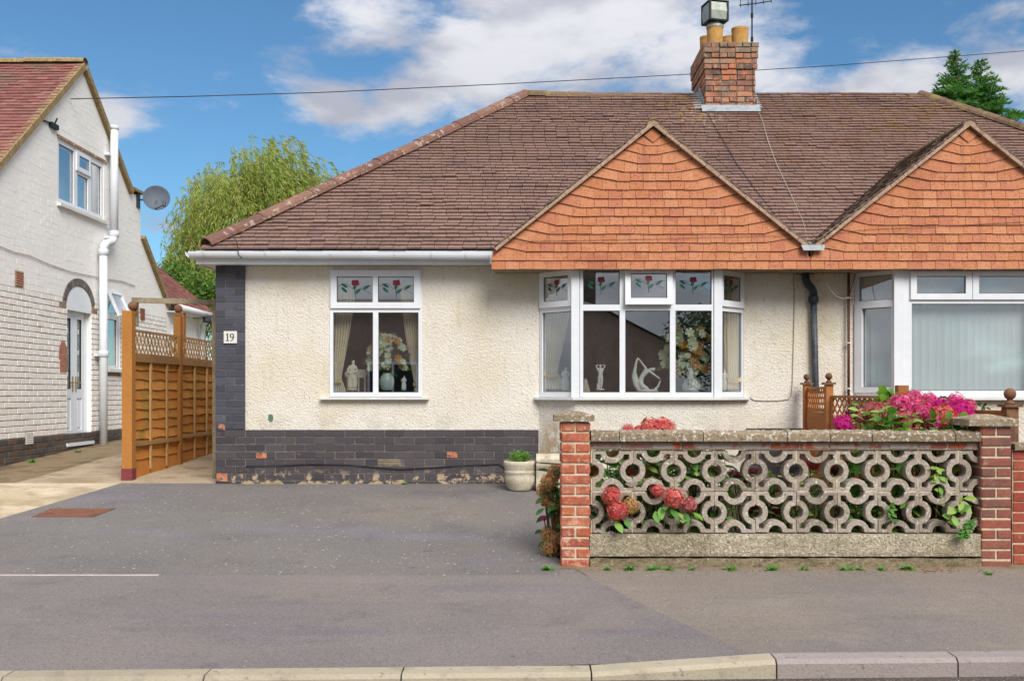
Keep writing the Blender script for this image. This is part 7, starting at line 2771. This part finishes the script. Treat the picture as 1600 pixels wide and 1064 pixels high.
    for k in range(90):
        u = rng.gauss(1455, 28) if k < 45 else rng.uniform(925, 1560)
        Yk = rng.uniform(7.40, 7.58)
        p = Vector((X(u, Yk), Yk, zg(X(u, Yk), Yk) + .004))
        a = rng.uniform(0, 6.28)
        mb.add(*leaf_vf(W=.3), r=rng.random(), M=leaf_M(p, Vector((math.cos(a), math.sin(a), .15)), Vector((rng.uniform(-.3, .3), rng.uniform(-.3, .3), 1)), rng.uniform(.015, .05) if k < 45 else rng.uniform(.008, .02)))
    tag(mb.obj('dead_leaves', M_dry), 'scattered dry leaves along the foot of the front wall', 'leaves', kind='stuff')
    mb = MB()
    for k in range(700):
        if k < 450:
            u, Yk = rng.uniform(900, 1570), 7.52 - abs(rng.gauss(0, .09))
        else:
            u, Yk = rng.uniform(345, 845), YH - .04 - abs(rng.gauss(0, .12))
        p = Vector((X(u, Yk), Yk, zg(X(u, Yk), Yk)))
        s = rng.uniform(.003, .009)
        mb.add([(p.x - s, p.y, p.z), (p.x + s * .5, p.y - s, p.z), (p.x + s * .8, p.y + s * .7, p.z), (p.x, p.y, p.z + s * 1.2)], [(0, 1, 3), (1, 2, 3), (2, 0, 3)], r=rng.random())
    tag(mb.obj('gravel_litter', M_dirt), 'loose grit swept against the wall and the plinth', 'gravel', kind='stuff')


build_plants()


# ------------------------------------------------------------------ trees beyond the houses
def quad_leaf(mb, p, d, L, w, q):
    d = d.normalized()
    s = d.cross(Vector((rng.uniform(-1, 1), rng.uniform(-1, 1), rng.uniform(-1, 1))))
    s = s.normalized() * w if s.length > 1e-4 else Vector((w, 0, 0))
    mb.add([p, p + d * L * .45 + s, p + d * L, p + d * L * .45 - s], [(0, 1, 2, 3)], r=q)


def limbs(mb, base, top, n, r0, spread, seed):
    r_ = random.Random(seed)
    b, t = Vector(base), Vector(top)
    mb.tube([b, b.lerp(t, .35) + Vector((.1, 0, 0)), b.lerp(t, .7), t], [r0, r0 * .75, r0 * .45, r0 * .15], 10)
    for k in range(n):
        f = r_.uniform(.3, .92)
        p = b.lerp(t, f)
        a = r_.uniform(0, 6.28)
        q = p + Vector((math.cos(a) * spread * (1.1 - f * .6), math.sin(a) * spread * (1.1 - f * .6), r_.uniform(.2, 1.0) * spread * .6))
        mb.tube([p, p.lerp(q, .5) + Vector((0, 0, -.1)), q], [r0 * .4 * (1.1 - f), r0 * .25 * (1.1 - f), .02], 6)


def build_trees():
    # willow
    Y = 30
    w = root('willow_tree', 'yellow-green willow with drooping branches behind the gap between the houses', 'tree', (X(400, Y), Y, .7))
    c = Vector((X(418, Y), Y, 5.4))
    tb = MB()
    limbs(tb, (c.x, c.y, .6), (c.x, c.y, 7.2), 12, .3, 2.0, 2)
    tb.obj('trunk', M_bark, w)
    mb = MB()
    for k in range(3500):
        d = Vector((rng.gauss(0, 1), rng.gauss(0, 1), rng.gauss(.35, 1))).normalized()
        if d.z < -.5:
            continue
        rad = rng.uniform(.45, 1.0) ** .6
        R3 = (2.7, 2.2, 3.05)
        lump = 1 + .16 * math.sin(d.x * 5 + 1) * math.cos(d.z * 6) + .10 * math.sin(d.y * 9 + d.x * 7)
        p = c + Vector((d.x * R3[0], d.y * R3[1], d.z * R3[2])) * rad * lump
        out = Vector((d.x, d.y, 0)) * .5 + Vector((.28, 0, 0))
        L = rng.uniform(.7, 1.9) * (1.15 if d.z < .2 else .8)
        n = int(L / .075)
        q = rng.random()
        for j in range(n):
            t = j / n
            pp = p + out * (1.1 * t - .5 * t * t) * L * .7 + Vector((0, 0, .25 * t - 1.15 * t ** 1.6)) * L
            for m_ in range(2):
                dd = out * 1.2 * (1 - t) + Vector((rng.uniform(-.35, .45), rng.uniform(-.4, .4), rng.uniform(-1.4, -.2) * (.3 + t)))
                quad_leaf(mb, pp + Vector((rng.uniform(-.03, .03), rng.uniform(-.03, .03), 0)), dd, rng.uniform(.12, .24), .013, q + rng.uniform(-.12, .12))
    # long hanging sprays on the street side
    for k in range(46):
        p = c + Vector((rng.uniform(-2.5, -1.1), rng.uniform(-1.5, 1.5), rng.uniform(.0, 1.2)))
        L = rng.uniform(1.2, 2.3)
        q = rng.random()
        for j in range(int(L / .06)):
            t = j * .06 / L
            pp = p + Vector((-.55 * t * (1 - .35 * t), 0, .25 * t - 1.35 * t ** 1.5)) * L * .8
            for m_ in range(2):
                quad_leaf(mb, pp, Vector((rng.uniform(-.7, .9), rng.uniform(-.7, .7), rng.uniform(-1.5, 0))), rng.uniform(.12, .2), .013, q + rng.uniform(-.1, .1))
    mb.obj('crown', M_willow, w)
    # conifer
    Y = 28
    cf = root('conifer_tree', 'dark green feathery conifer rising behind the right end of the roof', 'tree', (X(1515, Y), Y, .7))
    base = Vector((X(1520, Y), Y, .6))
    top = Vector((X(1493, Y), Y, Z(82, Y)))
    tb = MB()
    tb.tube([base, base.lerp(top, .5) + Vector((.2, 0, 0)), top], [.32, .18, .03], 10)
    mb = MB()
    def spray(p, d, L, q):
        d = d.normalized()
        n = max(3, int(L / .09))
        for j in range(n):
            t = j / n
            pp = p + d * L * t + Vector((0, 0, -.28 * t * t * L + .10 * math.sin(t * 3) * L))
            wd = .30 * (1 - t * .75) * min(1, L)
            for s in (-1, 1):
                sd_ = d.cross(UP).normalized() * s
                for m_ in range(5):
                    dd = (sd_ * rng.uniform(.4, 1) + d * rng.uniform(.4, 1) + Vector((0, 0, rng.uniform(-.35, .35)))).normalized()
                    quad_leaf(mb, pp + sd_ * wd * rng.uniform(0, .5), dd, rng.uniform(.08, .16) + wd * .5, .015, q + rng.uniform(-.15, .15))
    for (tp, zb, k_, sp) in ((top, 4.2, 400, .58), (Vector((X(1533, Y), Y, Z(96, Y))), 5.5, 260, .60)):
        for k in range(k_):
            t = (k / k_) ** .8
            z = tp.z + (zb - tp.z) * t
            rad = max(.12, min(2.7, (tp.z - z) * sp * rng.uniform(.45, 1.15) + .08))
            a = rng.uniform(0, 6.283)
            p = Vector((tp.x + (base.x - tp.x) * t, tp.y, z))
            d = Vector((math.cos(a), math.sin(a), .42 - .2 * t))
            tb.tube([p, p + d.normalized() * rad * .6], [.02, .006], 4)
            spray(p + d.normalized() * rad * .18, d, rad * .9, rng.random())
            if rad > .7:
                for m_ in range(3):
                    a2 = a + rng.uniform(-.7, .7)
                    spray(p + d.normalized() * rad * rng.uniform(.3, .6), Vector((math.cos(a2), math.sin(a2), .3)), rad * rng.uniform(.35, .55), rng.random())
    tb.obj('trunk', M_bark, cf)
    mb.obj('crown', M_conifer, cf)
    # lower greenery in the gap
    for (u, v0, v1, wpx, Y, lab) in ((272, 402, 520, 34, 27, 'light green small tree low in the gap beside the white house'), (316, 425, 520, 40, 26, 'small green tree behind the passage just left of the black corner')):
        t = root('garden_tree', lab, 'tree', (X(u, Y), Y, .7), 'small trees in the gap')
        c = Vector((X(u, Y), Y, (Z(v0, Y) + Z(v1, Y)) / 2))
        tb = MB(); limbs(tb, (c.x, c.y, .6), (c.x, c.y, Z(v0, Y) - .3), 8, .1, .6, 5); tb.obj('trunk', M_bark, t)
        mb = MB()
        r = (wpx * Y / F, wpx * Y / F, (Z(v0, Y) - Z(v1, Y)) / 2)
        for k in range(420):
            d = Vector((rng.gauss(0, 1), rng.gauss(0, 1), rng.gauss(0, 1))).normalized()
            rr = rng.uniform(.35, 1)
            p = c + Vector((d.x * r[0], d.y * r[1], d.z * r[2])) * rr * (1 + .25 * math.sin(d.x * 6 + d.z * 5))
            q = rng.random()
            for j in range(7):
                quad_leaf(mb, p + Vector((rng.gauss(0, .08), rng.gauss(0, .08), rng.gauss(0, .08))), Vector((rng.uniform(-1, 1), rng.uniform(-1, 1), rng.uniform(-.8, .5))), rng.uniform(.07, .14), .03, q + rng.uniform(-.1, .1))
        mb.obj('crown', M_hedge, t)


build_trees()


# ------------------------------------------------------------------ overhead wire, houses across the road (seen in the panes)
def build_rest():
    pts = [(110, 155, 15.15), (300, 151, 16), (500, 145, 17), (800, 131, 18.2), (1085, 116, 19.3), (1300, 103, 20.3), (1600, 80, 21.6), (1900, 55, 23)]
    P = [(X(u, y), y, Z(v, y)) for (u, v, y) in pts]
    tag(MB().tube(P, .007, 6).obj('telephone_wire', M_darkcable), 'thin telephone wire strung from the white house across behind the chimney', 'wire')
    # brick bungalow opposite, mirrored in the window glass
    o = root('opposite_house', 'dark red brick house across the road, mirrored in the window panes', 'house', (-1, -13.5, 0))
    mb = MB()
    y0 = -13.4
    mb.add([(-10, y0, 0), (2.6, y0, 0), (2.6, y0, 4.3), (-10, y0, 4.3)], [(3, 2, 1, 0)])
    mb.add([(2.601, y0, 0), (5.4, y0, 0), (5.4, y0, 2.9), (2.601, y0, 4.3)], [(3, 2, 1, 0)])
    mb.box(-10, 5.4, y0 - 6, y0 - .01, 0, 2.9)
    mb.obj('wall', M_oppbrick, o)
    mb = MB()
    mb.add([(-10.3, y0 + .3, 4.2), (2.7, y0 + .3, 4.32), (2.0, y0 - 4, 5.0), (-10.3, y0 - 4, 5.0)], [(0, 1, 2, 3)])
    mb.add([(2.7, y0 + .3, 4.33), (5.6, y0 + .3, 2.85), (5.6, y0 - 4, 2.85), (2.0, y0 - 4, 5.0)], [(0, 1, 2, 3)])
    mb.box(2.2, 2.8, y0 - 3.4, y0 - 2.8, 4, 7)
    mb.obj('roof', M_opproof, o)
    for x in (-7.5, -4.6, .2):
        mb = MB(); slab(mb, frame((0, y0 + .06, 0), (-1, 0, 0)), (-x - .9, .9, -x + .9, 2.4), [(-x - .82, .98, -x - .04, 2.3), (-x + .04, .98, -x + .82, 2.3)], -.06, .03); w = mb.obj('window', M_pvc, o)
        mb = MB(); mb.box(x - .83, x + .83, y0 + .01, y0 + .02, .95, 2.32); mb.obj('pane', M_seal, w)
    t = root('street_tree', 'small tree across the road, mirrored at the right of the bay window', 'tree', (7.0, -15, 0))
    tb = MB(); limbs(tb, (7.0, -15, 0), (7.0, -15, 3.8), 10, .16, 1.2, 8); tb.obj('trunk', M_bark, t)
    mb = MB()
    for k in range(800):
        d = Vector((rng.gauss(0, 1), rng.gauss(0, 1), rng.gauss(0, 1))).normalized()
        p = Vector((7.0, -15, 3.0)) + Vector((d.x * 2.0, d.y * 1.5, d.z * 1.5)) * rng.uniform(.4, 1)
        for j in range(6):
            quad_leaf(mb, p + Vector((rng.gauss(0, .12), rng.gauss(0, .12), rng.gauss(0, .12))), Vector((rng.uniform(-1, 1), rng.uniform(-1, 1), rng.uniform(-.8, .5))), .16, .05, rng.random())
    mb.obj('crown', M_leafd, t)


build_rest()
